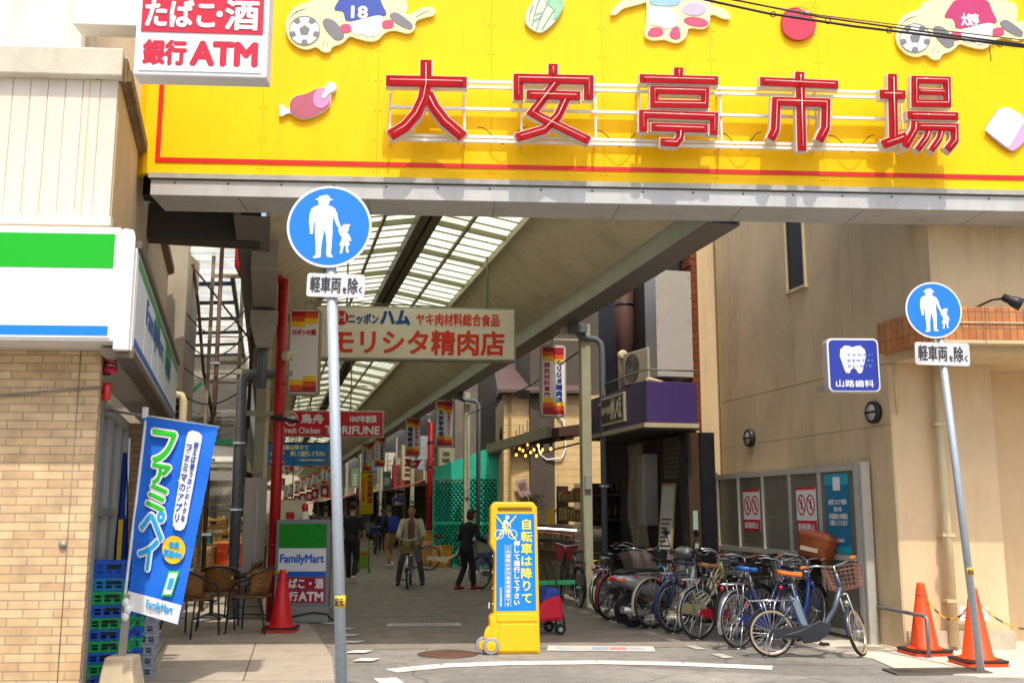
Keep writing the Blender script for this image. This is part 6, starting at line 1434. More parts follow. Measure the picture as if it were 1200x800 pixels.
# shear frame for the print: local (s,t) -> x,z
class BannerMap:
    """x: 0..1 across, z: 0 (bottom)..1 (top) on the hanging cloth"""
    def __matmul__(self, p):
        s_, t = p[0], 1 - p[2]
        x = (TL[0] * (1 - t) + BL[0] * t) * (1 - s_) + (TR[0] * (1 - t) + BR[0] * t) * s_; z = (TL[1] * (1 - t) + BL[1] * t) * (1 - s_) + (TR[1] * (1 - t) + BR[1] * t) * s_
        return Vector((x, p[1] + .012 * math.sin(s_ * 5 + t * 3) + .006 * math.sin(t * 19 + s_ * 2) + .012, z))
MP = BannerMap()
def nprism(poly, y0, y1, nm, m):
    b = MB(MP); b.prism(poly, y0, y1); return b.build(nm, m, NO)
asp = 2.62
nprism([(.004, 0.006), (.996, 0.006), (.996, .10), (.004, .10)], -.042, -.040, 'white_foot', M_SIGNW)
nprism([(x, .5 + (z - .5)) for x, z in [(.615, .93), (.63, .955), (.68, .965), (.77, .96), (.82, .945), (.83, .92), (.83, .50), (.81, .47), (.76, .455), (.68, .455), (.63, .475), (.615, .51), (.615, .69), (.595, .70), (.615, .71)]], -.042, -.040, 'white_bubble', M_SIGNW)
nprism(ell(.70, .355, .185, .185 / asp * .98, 32), -.046, -.044, 'yellow_disc', M_YEL)
MG = mat('print_green', '#22c11e', .5, 0, .03); MC = mat('print_cyan', '#1aa7e6', .5, 0, .03); MW = M_SIGNW
ch = [('フ', .16, .775, .47, .94, MG), ('ァ', .21, .665, .46, .765, MG), ('ミ', .17, .53, .46, .655, MG), ('ペ', .12, .385, .50, .53, MC), ('イ', .13, .23, .44, .385, MC)]
for k, (c_, x0, z0, x1, z1, m) in enumerate(ch):
    txt(NO, [(c_, x0, z0, x1, z1, .040)], MW, -.047, 'letter_outline', MP, 1 / 2.62); txt(NO, [(c_, x0, z0, x1, z1, .012)], m, -.051, 'large_letter', MP, 1 / 2.62)
MNV = mat('print_navy', '#1a4aa8', .5, 0, .03)
txt(NO, [('ファミマのアプリ', .625, .49, .725, .90, 'v', .004), ('使えば使うほどおトクな', .735, .50, .80, .91, 'v', .003)], MNV, -.046, 'bubble_lettering', MP, 1 / 2.62)
txt(NO, [('会員', .62, .365, .78, .395, .006), ('募集中!!', .55, .315, .85, .35, .006)], MC, -.05, 'disc_lettering', MP, 1 / 2.62)
txt(NO, [('FamilyMart', .38, .035, .86, .085, .004)], MC, -.046, 'foot_lettering', MP, 1 / 2.62)
# phone drawing of the advertisement (the cartoon beside it is left out)
nprism([(.62, .12), (.80, .13), (.86, .26), (.68, .25)], -.046, -.043, 'phone_outline', MG); nprism([(.65, .13), (.79, .14), (.835, .25), (.695, .24)], -.049, -.0465, 'phone', M_SIGNW); nprism([(.70, .16), (.78, .165), (.80, .22), (.72, .215)], -.052, -.0495, 'phone_screen', MC)
b = MB(); pb = npos(141, 775); pt = npos(169, 484)
b.tube([(0, -.02, .3), (BL[0] - .03, -.02, BL[1] - .02), (TL[0] + .02, .02, TL[1] + .03)], .014, 8); b.build('pole', mat('pole_white', '#d3d6d8', .4, .1, .05), NO)
lp = npos(123, 480); rp = npos(178, 488)
b = MB(); b.tube([(lp[0], .02, lp[1]), (rp[0], .02, rp[1]), (TR[0], .02, TR[1])], .012, 8); b.build('cross_rod', M_GALV, NO)
b = MB(); b.bx(TL[0] - .01, TL[0] + .03, -.01, .04, TL[1] - .01, TL[1] + .09); b.build('rod_joint', M_SIGNW, NO)
b = MB(); b.bar((-.0, -.02, .28), (.02, -.02, .85), .055); b.build('post', mat('post_alloy', '#a9a398', .5, .3), NO)
b = MB(); b.hexa([(-.17, -.17, 0), (.17, -.17, 0), (.17, .17, 0), (-.17, .17, 0)], [(-.12, -.12, .32), (.12, -.12, .32), (.12, .12, .32), (-.12, .12, .32)]); b.build('concrete_block', mat('block_concrete', '#c9b798', .85, 0, .12, 6, .3, 40, dirt=.3), NO, .02)
b = MB()
for k in range(3): b.ball((BL[0] + .02 * (k % 2), -.05, BL[1] - .05 + .06 * k), .035, .03, .045)
b.build('tie_wrap', M_SIGNW, NO)
# second narrow banner behind
q = D(146, 640, 10.4)
o = thing('banner_flag', 'narrow furled blue banner standing behind the large slanted banner', 'banner', (q.x, 10.4, 0.012), R(2))
tx = D(150, 520, 10.4)
b = MB(); n = 12; vs, fs = [], []
for j in range(n + 1):
    t = j / n; z = 0.75 + (tx.z - .85) * t; xc = (tx.x - q.x + .0) * t - .02
    wv = .10 - .07 * t
    for k, (dx, dy) in enumerate(((-wv, .02), (-wv * .3, -.03), (wv * .4, .02), (wv, -.02))): vs.append((xc + dx, dy + .01 * math.sin(j), z))
for j in range(n):
    for k in range(3): fs.append((j * 4 + k, j * 4 + k + 1, (j + 1) * 4 + k + 1, (j + 1) * 4 + k))
b.add(vs, fs, True); b.build('cloth', mat('cloth_navy', '#0c3a92', .7, 0, .1, 6), o)
b = MB(); b.tube([(0, .03, .0), (tx.x - q.x, .03, tx.z + .05)], .013, 8); b.build('pole', M_SIGNW, o)
b = MB(); b.bx(-.06, -.02, -.045, -.035, 1.05, 1.5); b.build('yellow_print', M_YEL, o)
b = MB(); b.bx(-.14, .14, -.12, .12, 0, .1); b.build('base', M_SIGNW, o, .02)
# stacks of bread crates
MB1, MB2, MB3, MB4 = mat('crate_blue', '#1666d6', .5, 0, .15, 8, dirt=.25), mat('crate_green', '#14b464', .5, 0, .15, 8, dirt=.25), mat('crate_grey', '#9a9da3', .5, 0, .1), mat('crate_cyan', '#1a8fcc', .5, 0, .1)
def stack(u, vb, Yd, hs, cols, w, d, rz, desc, group):
    q = D(u, vb, Yd); z = .012
    for k, (hh, m) in enumerate(zip(hs, cols)):
        o = thing('delivery_crate', desc[k], 'crate', (q.x + random.uniform(-.012, .012), Yd, z), rz + R(random.uniform(-1.5, 1.5)), group); crate(o, w, d, hh, m); z += hh + .002
hs = [.1, .1, .1, .1, .1, .105, .11, .12, .12, .15]
cl = [MB1, MB2, MB1, MB2, MB1, MB2, MB1, MB2, MB4, MB1]
nm = {id(MB1): 'blue', id(MB2): 'green', id(MB3): 'grey', id(MB4): 'cyan'}
ords = ['bottom', 'second from the bottom', 'third from the bottom', 'fourth from the bottom', 'fifth from the bottom', 'fifth from the top', 'fourth from the top', 'third from the top', 'second from the top', 'top']
stack(128, 790, 9.75, hs, cl, .36, .32, R(14), ['%s delivery crate, %s of the stack by the brick pier' % (nm[id(m)], ords[k]) for k, m in enumerate(cl)], 'stacked blue and green delivery crates')
cl2 = [MB1, MB2, MB1, MB2, MB1, MB2, MB1]
stack(148, 790, 10.15, [.095] * 7, cl2, .26, .3, R(14), ['%s crate, %s of the lower stack behind the banner pole' % (nm[id(m)], ['lowest', 'second', 'third', 'fourth', 'fifth', 'sixth', 'topmost'][k]) for k, m in enumerate(cl2)], 'crates behind the banner pole')
stack(161, 785, 10.3, [.1] * 6, [MB3] * 6, .34, .34, R(14), ['grey folding crate, %s of the grey stack' % o_ for o_ in ('lowest', 'second up', 'third up', 'fourth up', 'fifth up', 'topmost')], 'stacked grey folding crates')

# rattan chairs and table
M_WICK = mat('wicker', '#9a6a2c', .6, 0, .25, 30, .6, 90, dirt=.2, dirtcol='#4a2f14')
def wickmat():
    m = brickmat('wicker_weave', '#b8803a', '#966428', '#4a2f12', .03, .012, .0025, .55, 'ANY', .5, 1.0, .3); return m
M_WV = wickmat(); M_CHF = mat('chair_tube', '#33363c', .4, .4, .1, 10)
def chair(loc, rz, label):
    o = thing('wicker_chair', label, 'chair', loc, rz, 'wicker chairs around the cafe table')
    # local: sitter looks to +y
    sh = .45
    b = MB(); b.prism(rrect(-.22, -.21, .22, .22, .06), 0, .03); b.v = [(x, z, sh + .03 - y) for x, y, z in b.v]; b.build('seat', M_WV, o, .006)
    n = 12; vs, fs = [], []
    for i in range(n + 1):
        a = R(200 + 140 * i / n); 
        for j in range(7):
            t = j / 6; r = .235 + .03 * t; vs.append((r * math.cos(a), .03 + r * math.sin(a) * (1.0 + .15 * t), sh + .05 + .34 * t - .05 * abs(i / n - .5) * t))
    for i in range(n):
        for j in range(6): fs.append((i * 7 + j, (i + 1) * 7 + j, (i + 1) * 7 + j + 1, i * 7 + j + 1))
    b = MB(); b.add(vs, fs, True); bk = b.build('backrest', M_WV, o); sm = bk.modifiers.new('thick', 'SOLIDIFY'); sm.thickness = .014
    b = MB(); pts = [(-.27, .24, .0), (-.26, .23, .30), (-.265, .20, .56), (-.27, .12, .66), (-.275, -.02, .68)] + [(.275 * math.cos(a), .0 + .28 * math.sin(a), .70 + .14 * math.sin(math.pi * (k + 1) / 10)) for k, a in enumerate([R(180 + 180 * (k + 1) / 10) for k in range(9)])] + [(.275, -.02, .68), (.27, .12, .66), (.265, .20, .56), (.26, .23, .30), (.27, .24, 0)]
    b.tube(pts, .013, 8); b.build('arm_frame', M_CHF, o)
    for sx_ in (-1, 1):
        b = MB(); b.tube([(sx_ * .20, -.17, sh), (sx_ * .235, -.25, .2), (sx_ * .25, -.29, 0)], .012, 8); b.build('leg', M_CHF, o)
    b = MB(); b.tube([(-.26, .22, .2), (-.235, -.24, .2)], .008, 6); b.tube([(.26, .22, .2), (.235, -.24, .2)], .008, 6); b.tube([(-.24, .2, .43), (.24, .2, .43)], .01, 6); b.build('stretcher', M_CHF, o)
    return o
tq = G(240, 738)
def gch(u, v): q = G(u, v); q.z = .013; return q
chair(gch(294, 741), R(82), 'brown wicker armchair nearest the red cone, turned sideways to the table')
chair(gch(254, 737), R(12), 'brown wicker armchair with its broad woven back towards the street, middle of the group')
chair(gch(284, 726), R(110), 'brown wicker armchair half hidden behind the one near the red cone')
chair(gch(222, 746), R(-22), 'brown wicker armchair half hidden by the blue banner')
o = thing('cafe_table', 'small round dark cafe table among the wicker chairs', 'table', gch(247, 726), 0)
b = MB(); b.lathe([(.001, .69), (.29, .69), (.30, .70), (.30, .715), (.001, .715)], 32); b.build('table_top', mat('table_dark', '#4a4540', .35, .2, .12, 8), o)
b = MB(); b.tube([(0, 0, .05), (0, 0, .69)], .03, 10)
for k in range(4): a = R(45 + 90 * k); b.tube([(0, 0, .09), (.28 * math.cos(a), .28 * math.sin(a), .02)], .018, 6)
b.build('pedestal', M_CHF, o)
# bar from a chair to the cone
A = D(258, 712, 14.3); B = c3.location + Vector((-.02, 0, .80))
o = thing('barrier_bar', 'black and yellow barrier bar resting on the red cone', 'barrier', (B.x, B.y, 0), 0)
b = MB(); p0, p1 = Vector((-1.45, .35, .60)), Vector((.08, 0, .79))
for k in range(8): b.cur = k % 2; b.tube([p0.lerp(p1, k / 8), p0.lerp(p1, (k + 1) / 8)], .022, 8)
b.build('bar', [M_CHB, M_CHY], o)

# cables in front of the board
o = thing('overhead_cable', 'black overhead cables crossing in front of the upper right of the board', 'cable', (0, 8.2, 0), 0)
pa = D(790, -6, 8.2); 
def cab(pts, r): 
    b = MB(); b.tube([Vector(p) - Vector((0, 8.2, 0)) for p in pts], r, 6); return b
b = cab([D(790, -8, 8.2), D(900, 16, 8.2), D(1000, 31, 8.2), D(1100, 43, 8.2), D(1240, 60, 8.2)], .011)
b.tube([Vector(p) - Vector((0, 8.2, 0)) for p in (D(840, -4, 8.2), D(960, 20, 8.2), D(1080, 37, 8.2), D(1240, 58, 8.2))], .008, 6); b.build('thick_cable', M_BLACK, o)
b = cab([D(810, -8, 8.2), D(960, 18, 8.2), D(1080, 33, 8.2), D(1240, 52, 8.2)], .005); b.build('thin_cable', mat('cable_brown', '#5a4a38', .6), o)
b = MB()
for u, v in ((906, 17), (970, 25), (1042, 36), (1172, 52)):
    q = D(u, v, 8.2) - Vector((0, 8.2, 0)); b.tube([q + Vector((.025 * math.cos(a), 0, .025 * math.sin(a))) for a in [2 * math.pi * k / 12 for k in range(12)]], .005, 5, True)
q = D(1159, 50, 8.2) - Vector((0, 8.2, 0)); b.tube([q, q + Vector((.0, 0, -.08)), q + Vector((.005, 0, -.17))], .004, 5); b.build('cable_ring', M_DARK, o)
# ================================================================== BICYCLES  (local x forward, origin on the ground under the rear hub)
M_SPOKE = mat('spoke_steel', '#c3c5c8', .3, .9, 0)
M_TYREW = mat('tyre_tan_wall', '#b59a68', .7, 0, .15, 12)
WHEELS = {}
def wheel_mesh(Rw, wall):
    """returns (spokes mesh, tyre mesh, rim mesh), shared by every wheel of that size"""
    k = (Rw, wall)
    if k in WHEELS: return WHEELS[k]
    sp = MB(); n = 28
    for i in range(n):
        a = 2 * math.pi * i / n; s_ = .028 if i % 2 else -.028; a2 = a + (.35 if (i // 2) % 2 else -.35)
        sp.tube([(.02 * math.cos(a2), s_, .02 * math.sin(a2)), ((Rw - .035) * math.cos(a), 0, (Rw - .035) * math.sin(a))], .0019, 3, caps=False)
    sp.tube([(0, -.045, 0), (0, -.03, 0), (0, .03, 0), (0, .045, 0)], [.012, .024, .024, .012], 10); sp.tube([(0, -.07, 0), (0, .07, 0)], .007, 6)
    circ = lambda r, n=40: [(r * math.cos(2 * math.pi * i / n), 0, r * math.sin(2 * math.pi * i / n)) for i in range(n)]
    ty = MB(); ty.tube(circ(Rw - .019), .0195, 8, True)
    if wall:
        ty.cur = 1
        for y in (-.0125, .0125): ty.tube([(x, y, z) for x, _, z in circ(Rw - .031)], .0085, 6, True)
    rm = MB(); rm.tube(circ(Rw - .042), .013, 6, True)
    out = []
    for nm, b, ms in (('wheel', sp, [M_SPOKE]), ('tyre', ty, [M_RUBBER, M_TYREW]), ('rim', rm, [M_CHROME])):
        o = b.build(nm, ms); out.append(o.data); bpy.data.objects.remove(o)
    WHEELS[k] = out; return out
def add_wheel(par, Rw, Mx, wall=False):
    sp, ty, rm = wheel_mesh(Rw, wall)
    w = bpy.data.objects.new('wheel', sp); COL.objects.link(w); w.parent = par; w.matrix_local = Mx
    for nm, me in (('tyre', ty), ('rim', rm)):
        o = bpy.data.objects.new(nm, me); COL.objects.link(o); o.parent = w
def arcstrip(b, c, r, a0, a1, w, n=18, M=None):
    vs, fs = [], []
    for i in range(n + 1):
        a = R(a0 + (a1 - a0) * i / n)
        for y, rr in ((-w / 2, r - .008), (-w * .3, r), (w * .3, r), (w / 2, r - .008)):
            vs.append(Vector((c[0] + rr * math.cos(a), y, c[1] + rr * math.sin(a))))
    if M is not None: vs = [M @ v for v in vs]
    for i in range(n):
        for j in range(3): fs.append((i * 4 + j, (i + 1) * 4 + j, (i + 1) * 4 + j + 1, i * 4 + j + 1))
    b.add(vs, fs, True)
def wirebox(b, x0, x1, y0, y1, z0, z1, nx, nz, r=.0035, taper=.85, M=None):
    cx, cy = (x0 + x1) / 2, (y0 + y1) / 2
    T = (lambda p: M @ Vector(p)) if M is not None else Vector
    def ring(z):
        k = taper + (1 - taper) * (z - z0) / (z1 - z0); hx, hy = (x1 - x0) / 2 * k, (y1 - y0) / 2 * k
        return [(cx - hx, cy - hy, z), (cx + hx, cy - hy, z), (cx + hx, cy + hy, z), (cx - hx, cy + hy, z)]
    for i in range(nz + 1):
        q = ring(z0 + (z1 - z0) * i / nz); b.tube([T(p) for p in q], r * (1.8 if i == nz else 1), 4, True)
    lo, hi = ring(z0), ring(z1)
    for e in range(4):
        for i in range(nx):
            t = i / nx; a = Vector(lo[e]).lerp(Vector(lo[(e + 1) % 4]), t); c = Vector(hi[e]).lerp(Vector(hi[(e + 1) % 4]), t); b.tube([T(a), T(c)], r, 3, caps=False)
    for i in range(1, nx):
        t = i / nx; b.tube([T(Vector(lo[0]).lerp(Vector(lo[1]), t)), T(Vector(lo[3]).lerp(Vector(lo[2]), t))], r, 3, caps=False); b.tube([T(Vector(lo[0]).lerp(Vector(lo[3]), t)), T(Vector(lo[1]).lerp(Vector(lo[2]), t))], r, 3, caps=False)
M_GRIPB = mat('grip_brown', '#9a5a2c', .6, 0, .1, 20); M_SADB = mat('saddle_black', '#1d1d20', .45, 0, .15, 12)
def bike(P, yaw, label, frame, Rw=.33, Lb=1.10, steer=0, basket='wire', bmat=None, saddle=None, grip=None, fender=None, rack=None, style='loop', wall=False, lean=0, group='bicycles parked along the clinic wall', chainguard=None, extra=None):
    saddle = saddle or M_SADB; grip = grip or M_BLACK; fender = fender or M_CHROME; rack = rack or M_CHROME; bmat = bmat or M_CHROME; chainguard = chainguard or frame
    o = thing('bicycle', label, 'bicycle', (P.x, P.y, P.z), yaw, group); o.rotation_euler = (R(lean), 0, yaw)
    hub = Vector((0, 0, Rw)); fh = Vector((Lb, 0, Rw)); bb = Vector((.44, 0, .27)); st = Vector((.30, 0, .66)); sd = Vector((.235, 0, .86))
    ht = Vector((Lb - .215, 0, .90)); hb = Vector((Lb - .155, 0, .70))
    ax = (ht - hb).normalized(); SM = Matrix.Translation(hb) @ Matrix.Rotation(R(steer), 4, ax) @ Matrix.Translation(-hb)
    add_wheel(o, Rw, Matrix.Translation(hub), wall)
    add_wheel(o, Rw, SM @ Matrix.Translation(fh), wall)
    b = MB()
    b.tube([bb, st], .016, 8); b.tube([hb - ax * .02, ht], .021, 8)
    for s_ in (-1, 1):
        b.tube([hub + Vector((0, s_ * .06, 0)), bb + Vector((-.05, s_ * .035, 0))], .009, 6); b.tube([hub + Vector((0, s_ * .06, 0)), st + Vector((0, s_ * .018, -.02))], .0075, 6)
    if style == 'loop':
        b.tube([hb + ax * .03, Vector((Lb - .30, 0, .60)), Vector((.66, 0, .40)), Vector((.52, 0, .31)), bb], .019, 8)
        b.tube([ht - ax * .03, Vector((Lb - .36, 0, .68)), Vector((.62, 0, .50)), Vector((.40, 0, .42))], .013, 8)
    elif style == 'ebike':
        b.tube([hb + ax * .05, Vector((Lb - .25, 0, .52)), Vector((Lb - .36, 0, .36)), Vector((.50, 0, .27)), bb], .027, 10)
    elif style == 'ucurve':
        b.tube([hb + ax * .05, Vector((Lb - .24, 0, .62)), Vector((Lb - .34, 0, .42)), Vector((.60, 0, .33)), Vector((.5, 0, .30)), bb], .024, 10)
    else:
        b.tube([hb + ax * .03, bb], .018, 8); b.tube([ht - ax * .04, st], .015, 8)
    b.build('frame', frame, o)
    b = MB(SM); 
    for s_ in (-1, 1): b.tube([hb + Vector((0, s_ * .045, -.03)), hb.lerp(fh, .5) + Vector((-.015, s_ * .05, 0)), fh + Vector((0, s_ * .05, 0))], .010, 6)
    b.tube([hb + Vector((0, -.05, -.03)), hb + Vector((0, .05, -.03))], .012, 6); b.build('fork', frame if style != 'ebike' else M_ALU, o)
    b = MB(SM); top = ht + ax * .08; bz = top.z
    b.tube([ht - ax * .02, top], .012, 8)
    hbp = [Vector((Lb - .44, .29, bz + .03)), Vector((Lb - .33, .285, bz + .04)), Vector((Lb - .21, .22, bz + .05)), Vector((Lb - .18, .09, bz + .02)), top]
    b.tube(hbp + [Vector((p.x, -p.y, p.z)) for p in reversed(hbp[:-1])], .011, 8)
    for s_ in (-1, 1): b.tube([Vector((Lb - .24, s_ * .24, bz + .035)), Vector((Lb - .27, s_ * .27, bz - .01)), Vector((Lb - .36, s_ * .30, bz - .005))], .005, 5)
    h_ = b.build('handlebar', M_CHROME, o)
    for s_ in (-1, 1):
        b = MB(SM); b.tube([Vector((Lb - .45, s_ * .29, bz + .029)), Vector((Lb - .325, s_ * .285, bz + .041))], .0165, 8); b.build('grip', grip, h_)
    b = MB(); b.tube([st - Vector((0, 0, .05)), sd], .012, 8); b.build('seat_post', M_CHROME, o)
    b = MB(); vs, fs = [], []; n = 9
    for i in range(n + 1):
        t = i / n; x = sd.x - .13 + .27 * t; w = .095 * (1 - t) ** .8 + .022; zt = sd.z + .055 + .03 * (1 - t) ** 2 - .0 * t
        for k in range(8): a = 2 * math.pi * k / 8; vs.append((x, w * math.cos(a), zt - .03 + .03 * math.sin(a) * (1.0 if math.sin(a) > 0 else .9)))
    for i in range(n):
        for k in range(8): fs.append((i * 8 + k, i * 8 + (k + 1) % 8, (i + 1) * 8 + (k + 1) % 8, (i + 1) * 8 + k))
    fs += [tuple(range(7, -1, -1)), tuple(n * 8 + k for k in range(8))]
    b.add(vs, fs, True); s__ = b.build('saddle', saddle, o)
    b = MB()
    for y in (-.06, .06): b.tube([(sd.x - .11 + .02 * math.cos(a * .7), y + .02 * math.cos(a), sd.z - .05 + .075 * k / 10) for k, a in enumerate([k * 1.6 for k in range(11)])], .004, 4)
    b.build('spring', M_CHROME, s__)
    b = MB(); arcstrip(b, (0, Rw), Rw + .022, 45, 205, .055); b.build('rear_mudguard', fender, o)
    b = MB(); arcstrip(b, (Lb, Rw), Rw + .022, 20, 190, .05, M=SM); b.build('front_mudguard', fender, o)
    if rack is not False:
        b = MB(); z = Rw * 2 + .08
        for y in (-.055, .055): b.tube([(-.24, y, z), (.26, y, z + .01)], .006, 5)
        b.tube([(-.24, -.055, z), (-.27, 0, z), (-.24, .055, z)], .006, 5)
        for x in (-.15, 0, .15): b.tube([(x, -.055, z), (x, .055, z)], .005, 5)
        for y in (-.075, .075): b.tube([(0, y * .9, Rw), (-.10, y, z)], .005, 5); b.tube([(0, y * .9, Rw), (.03, y, z)], .004, 5)
        b.build('rear_rack', rack, o)
        b = MB(); b.lathe([(.001, 0), (.022, 0), (.022, .012), (.001, .014)], 12, (-.26, 0, z - .04), Matrix.Rotation(R(-90), 3, 'Y')); b.build('reflector', mat('reflector_red', '#d0121c', .2, 0, .05, coat=.5), o)
    b = MB()
    for y in (-.085, .085): b.tube([(0, y * .9, Rw), (-.06, y, .10), (-.09, y, .01), (.02, y, .005)], .006, 5)
    b.tube([(-.09, -.085, .012), (-.09, .085, .012)], .006, 5); b.build('stand', M_CHROME, o)
    b = MB(); b.tube([(bb.x, -.055, bb.z), (bb.x, -.045, bb.z)], .085, 18); b.tube([bb + Vector((0, -.06, 0)), bb + Vector((.11, -.07, -.12))], .009, 6); b.tube([bb + Vector((0, .06, 0)), bb + Vector((-.11, .07, .12))], .009, 6)
    b.build('crank', M_CHROME, o)
    for y, dx, dz in ((-1, .11, -.12), (1, -.11, .12)):
        b = MB(); b.bx(bb.x + dx - .045, bb.x + dx + .045, y * .075, y * .165, bb.z + dz - .012, bb.z + dz + .012); b.build('pedal', M_BLACK, o)
    b = MB(); b.prism([(-.03, Rw - .05), (bb.x + .05, bb.z - .08), (bb.x + .10, bb.z), (bb.x + .05, bb.z + .085), (-.0, Rw + .05), (-.05, Rw)], -.075, -.062); b.build('chain_guard', chainguard, o, .004)
    b = MB(SM); b.lathe([(.001, 0), (.035, .01), (.04, .06), (.001, .075)], 12, (Lb + .02, .06, Rw + .33), Matrix.Rotation(R(90), 3, 'Y')); b.build('headlamp', M_CHROME, o)
    if basket:
        b = MB(); bx0, bx1, z0, z1 = Lb - .13, Lb + .19, .745, .98
        if basket == 'wire': wirebox(b, bx0, bx1, -.19, .19, z0, z1, 7, 5, .0032, .82, SM); b.build('basket', bmat, o)
        elif basket == 'solid':
            k = .8; b.M = SM; cx = (bx0 + bx1) / 2; q0 = [(cx - .16 * k, -.19 * k, z0), (cx + .16 * k, -.19 * k, z0), (cx + .16 * k, .19 * k, z0), (cx - .16 * k, .19 * k, z0)]; q1 = [(cx - .16, -.19, z1), (cx + .16, -.19, z1), (cx + .16, .19, z1), (cx - .16, .19, z1)]
            b.add(q0 + q1, [(3, 2, 1, 0), (0, 1, 5, 4), (1, 2, 6, 5), (2, 3, 7, 6), (3, 0, 4, 7)]); bo = b.build('basket', bmat, o); so = bo.modifiers.new('thick', 'SOLIDIFY'); so.thickness = .012
            b = MB(SM); b.tube(q1, .010, 6, True); b.build('basket_rim', bmat, bo)
        elif basket == 'lidded':
            Mx = SM @ Matrix.Translation((Lb - .02, 0, .98)) @ Matrix.Rotation(R(12), 4, 'Y') @ Matrix.Rotation(R(8), 4, 'X')
            b.M = Mx; n = 20; prof = [(.80, -.0), (.86, .03), (1.0, .22), (1.03, .25)]
            vs, fs = [], []
            for k_, z in prof:
                for i in range(n): a = 2 * math.pi * i / n; c_, s_ = math.cos(a), math.sin(a); e = .5; vs.append((k_ * .19 * abs(c_) ** e * (1 if c_ > 0 else -1), k_ * .235 * abs(s_) ** e * (1 if s_ > 0 else -1), z))
            for j in range(len(prof) - 1):
                for i in range(n): fs.append((j * n + i, j * n + (i + 1) % n, (j + 1) * n + (i + 1) % n, (j + 1) * n + i))
            fs.append(tuple(range(n - 1, -1, -1))); b.add(vs, fs, True); bo = b.build('wicker_basket', bmat, o)
            b = MB(Mx); vs, fs = [], []
            for k_, z in [(1.04, .252), (1.05, .28), (.98, .315), (.6, .345), (.001, .35)]:
                for i in range(n): a = 2 * math.pi * i / n; c_, s_ = math.cos(a), math.sin(a); e = .5; vs.append((k_ * .19 * abs(c_) ** e * (1 if c_ > 0 else -1), k_ * .235 * abs(s_) ** e * (1 if s_ > 0 else -1), z))
            for j in range(4):
                for i in range(n): fs.append((j * n + i, j * n + (i + 1) % n, (j + 1) * n + (i + 1) % n, (j + 1) * n + i))
            b.add(vs, fs, True); b.build('lid', mat('wicker_lid', '#9c4a1a', .45, 0, .2, 30, .5, 90, coat=.2), bo)
            b = MB(Mx); b.bx(-.213, -.197, -.12, .12, .06, .115); b.build('label_plate', mat('wicker_plate', '#c9b79a', .5), bo)
            b = MB(Mx); b.lathe([(.001, .352), (.04, .352), (.038, .36), (.001, .362)], 14, (-.02, -.06, 0)); b.build('lid_reflector', M_RED, bo)
    return o
c_ = lambda k, h, **kw: mat('bike_' + k, h, .32, .25, .06, 12, coat=.4, **kw)
AP = Vector((0, 0, .013))
# nearest: small-wheeled electric bicycle
eb = bike(G(905, 770) + AP * 0 + Vector((0, 0, .005)), R(3), 'small wheeled silver electric bicycle with tan saddle and orange grips, nearest the cones', c_('silver_olive', '#4a5868'), Rw=.262, Lb=.98, steer=52, basket='wire', bmat=mat('basket_rose', '#9a6a5c', .5, .1), saddle=mat('saddle_tan', '#d06a1c', .5, 0, .12, 8), grip=mat('grip_orange', '#e0701c', .5), fender=c_('fender_dkblue', '#2a3648'), rack=False, style='ebike', wall=True, group='bicycles parked along the clinic wall', chainguard=mat('guard_grey', '#24272d', .4))
b = MB(); b.hexa([(.33, -.045, .34), (.42, -.045, .31), (.42, .045, .31), (.33, .045, .34)], [(.21, -.045, .66), (.29, -.045, .63), (.29, .045, .63), (.21, .045, .66)]); b.build('battery', mat('battery_grey', '#6f7f90', .35, .1, .06), eb, .012)
b = MB(); b.prism([(.10, .24), (.32, .30), (.52, .40), (.66, .36), (.62, .25), (.50, .17), (.34, .15), (.30, .22)], -.085, -.04); b.build('motor_cover', MATS['guard_grey'], eb, .012)
b = MB(); b.tube([(.235, 0, .84), (.235, 0, .80)], .03, 10); b.build('saddle_clamp', M_DARK, eb)
bike(G(926, 758) + Vector((0, 0, .008)), R(58), 'blue framed city bicycle carrying an orange brown lidded wicker basket', c_('blue', '#2a55b0'), steer=-10, basket='lidded', bmat=brickmat('wicker_orange', '#c4682a', '#a8521c', '#4a200a', .03, .014, .0025, .4, 'ANY', .5, 1.0, .25), grip=mat('grip_orange2', '#c9652a', .5), style='ucurve', fender=M_DARK, rack=M_DARK)
bike(G(893, 750) + Vector((0, 0, .008)), R(40), 'city bicycle with a dark brown woven basket behind the small wheeled electric bicycle', c_('dark', '#2c2c30'), basket='solid', bmat=brickmat('dark_weave', '#4a3a30', '#3a2c24', '#1a120c', .03, .014, .003, .6, 'ANY', .5, 1.0, .2), fender=M_DARK, rack=M_DARK)
bike(G(866, 760) + Vector((0, 0, .006)), R(38), 'navy city bicycle with a bright blue saddle and grey mudguards', c_('navy', '#1d2c6a'), basket='wire', saddle=mat('saddle_blue', '#1f5fae', .45, 0, .1, 8), steer=14)
bike(G(819, 749.5) + Vector((0, 0, .006)), R(34), 'silver city bicycle with tan brown saddle, brown grips and red chain guard', c_('silver', '#b3aea0'), basket='solid', bmat=MATS['dark_weave'], saddle=mat('saddle_brown', '#a8713c', .5, 0, .12, 8), grip=M_GRIPB, chainguard=c_('red_guard', '#b3152c'), steer=6)
bike(G(791, 742) + Vector((0, 0, .006)), R(34), 'city bicycle with dark blue rear rack and mudguards and a flat grey saddle', c_('pale_yellow', '#cfc47a'), basket='wire', saddle=mat('saddle_slate', '#3d4456', .5), fender=c_('fender_navy', '#20356f'), rack=c_('rack_navy', '#24408c'), steer=-12)
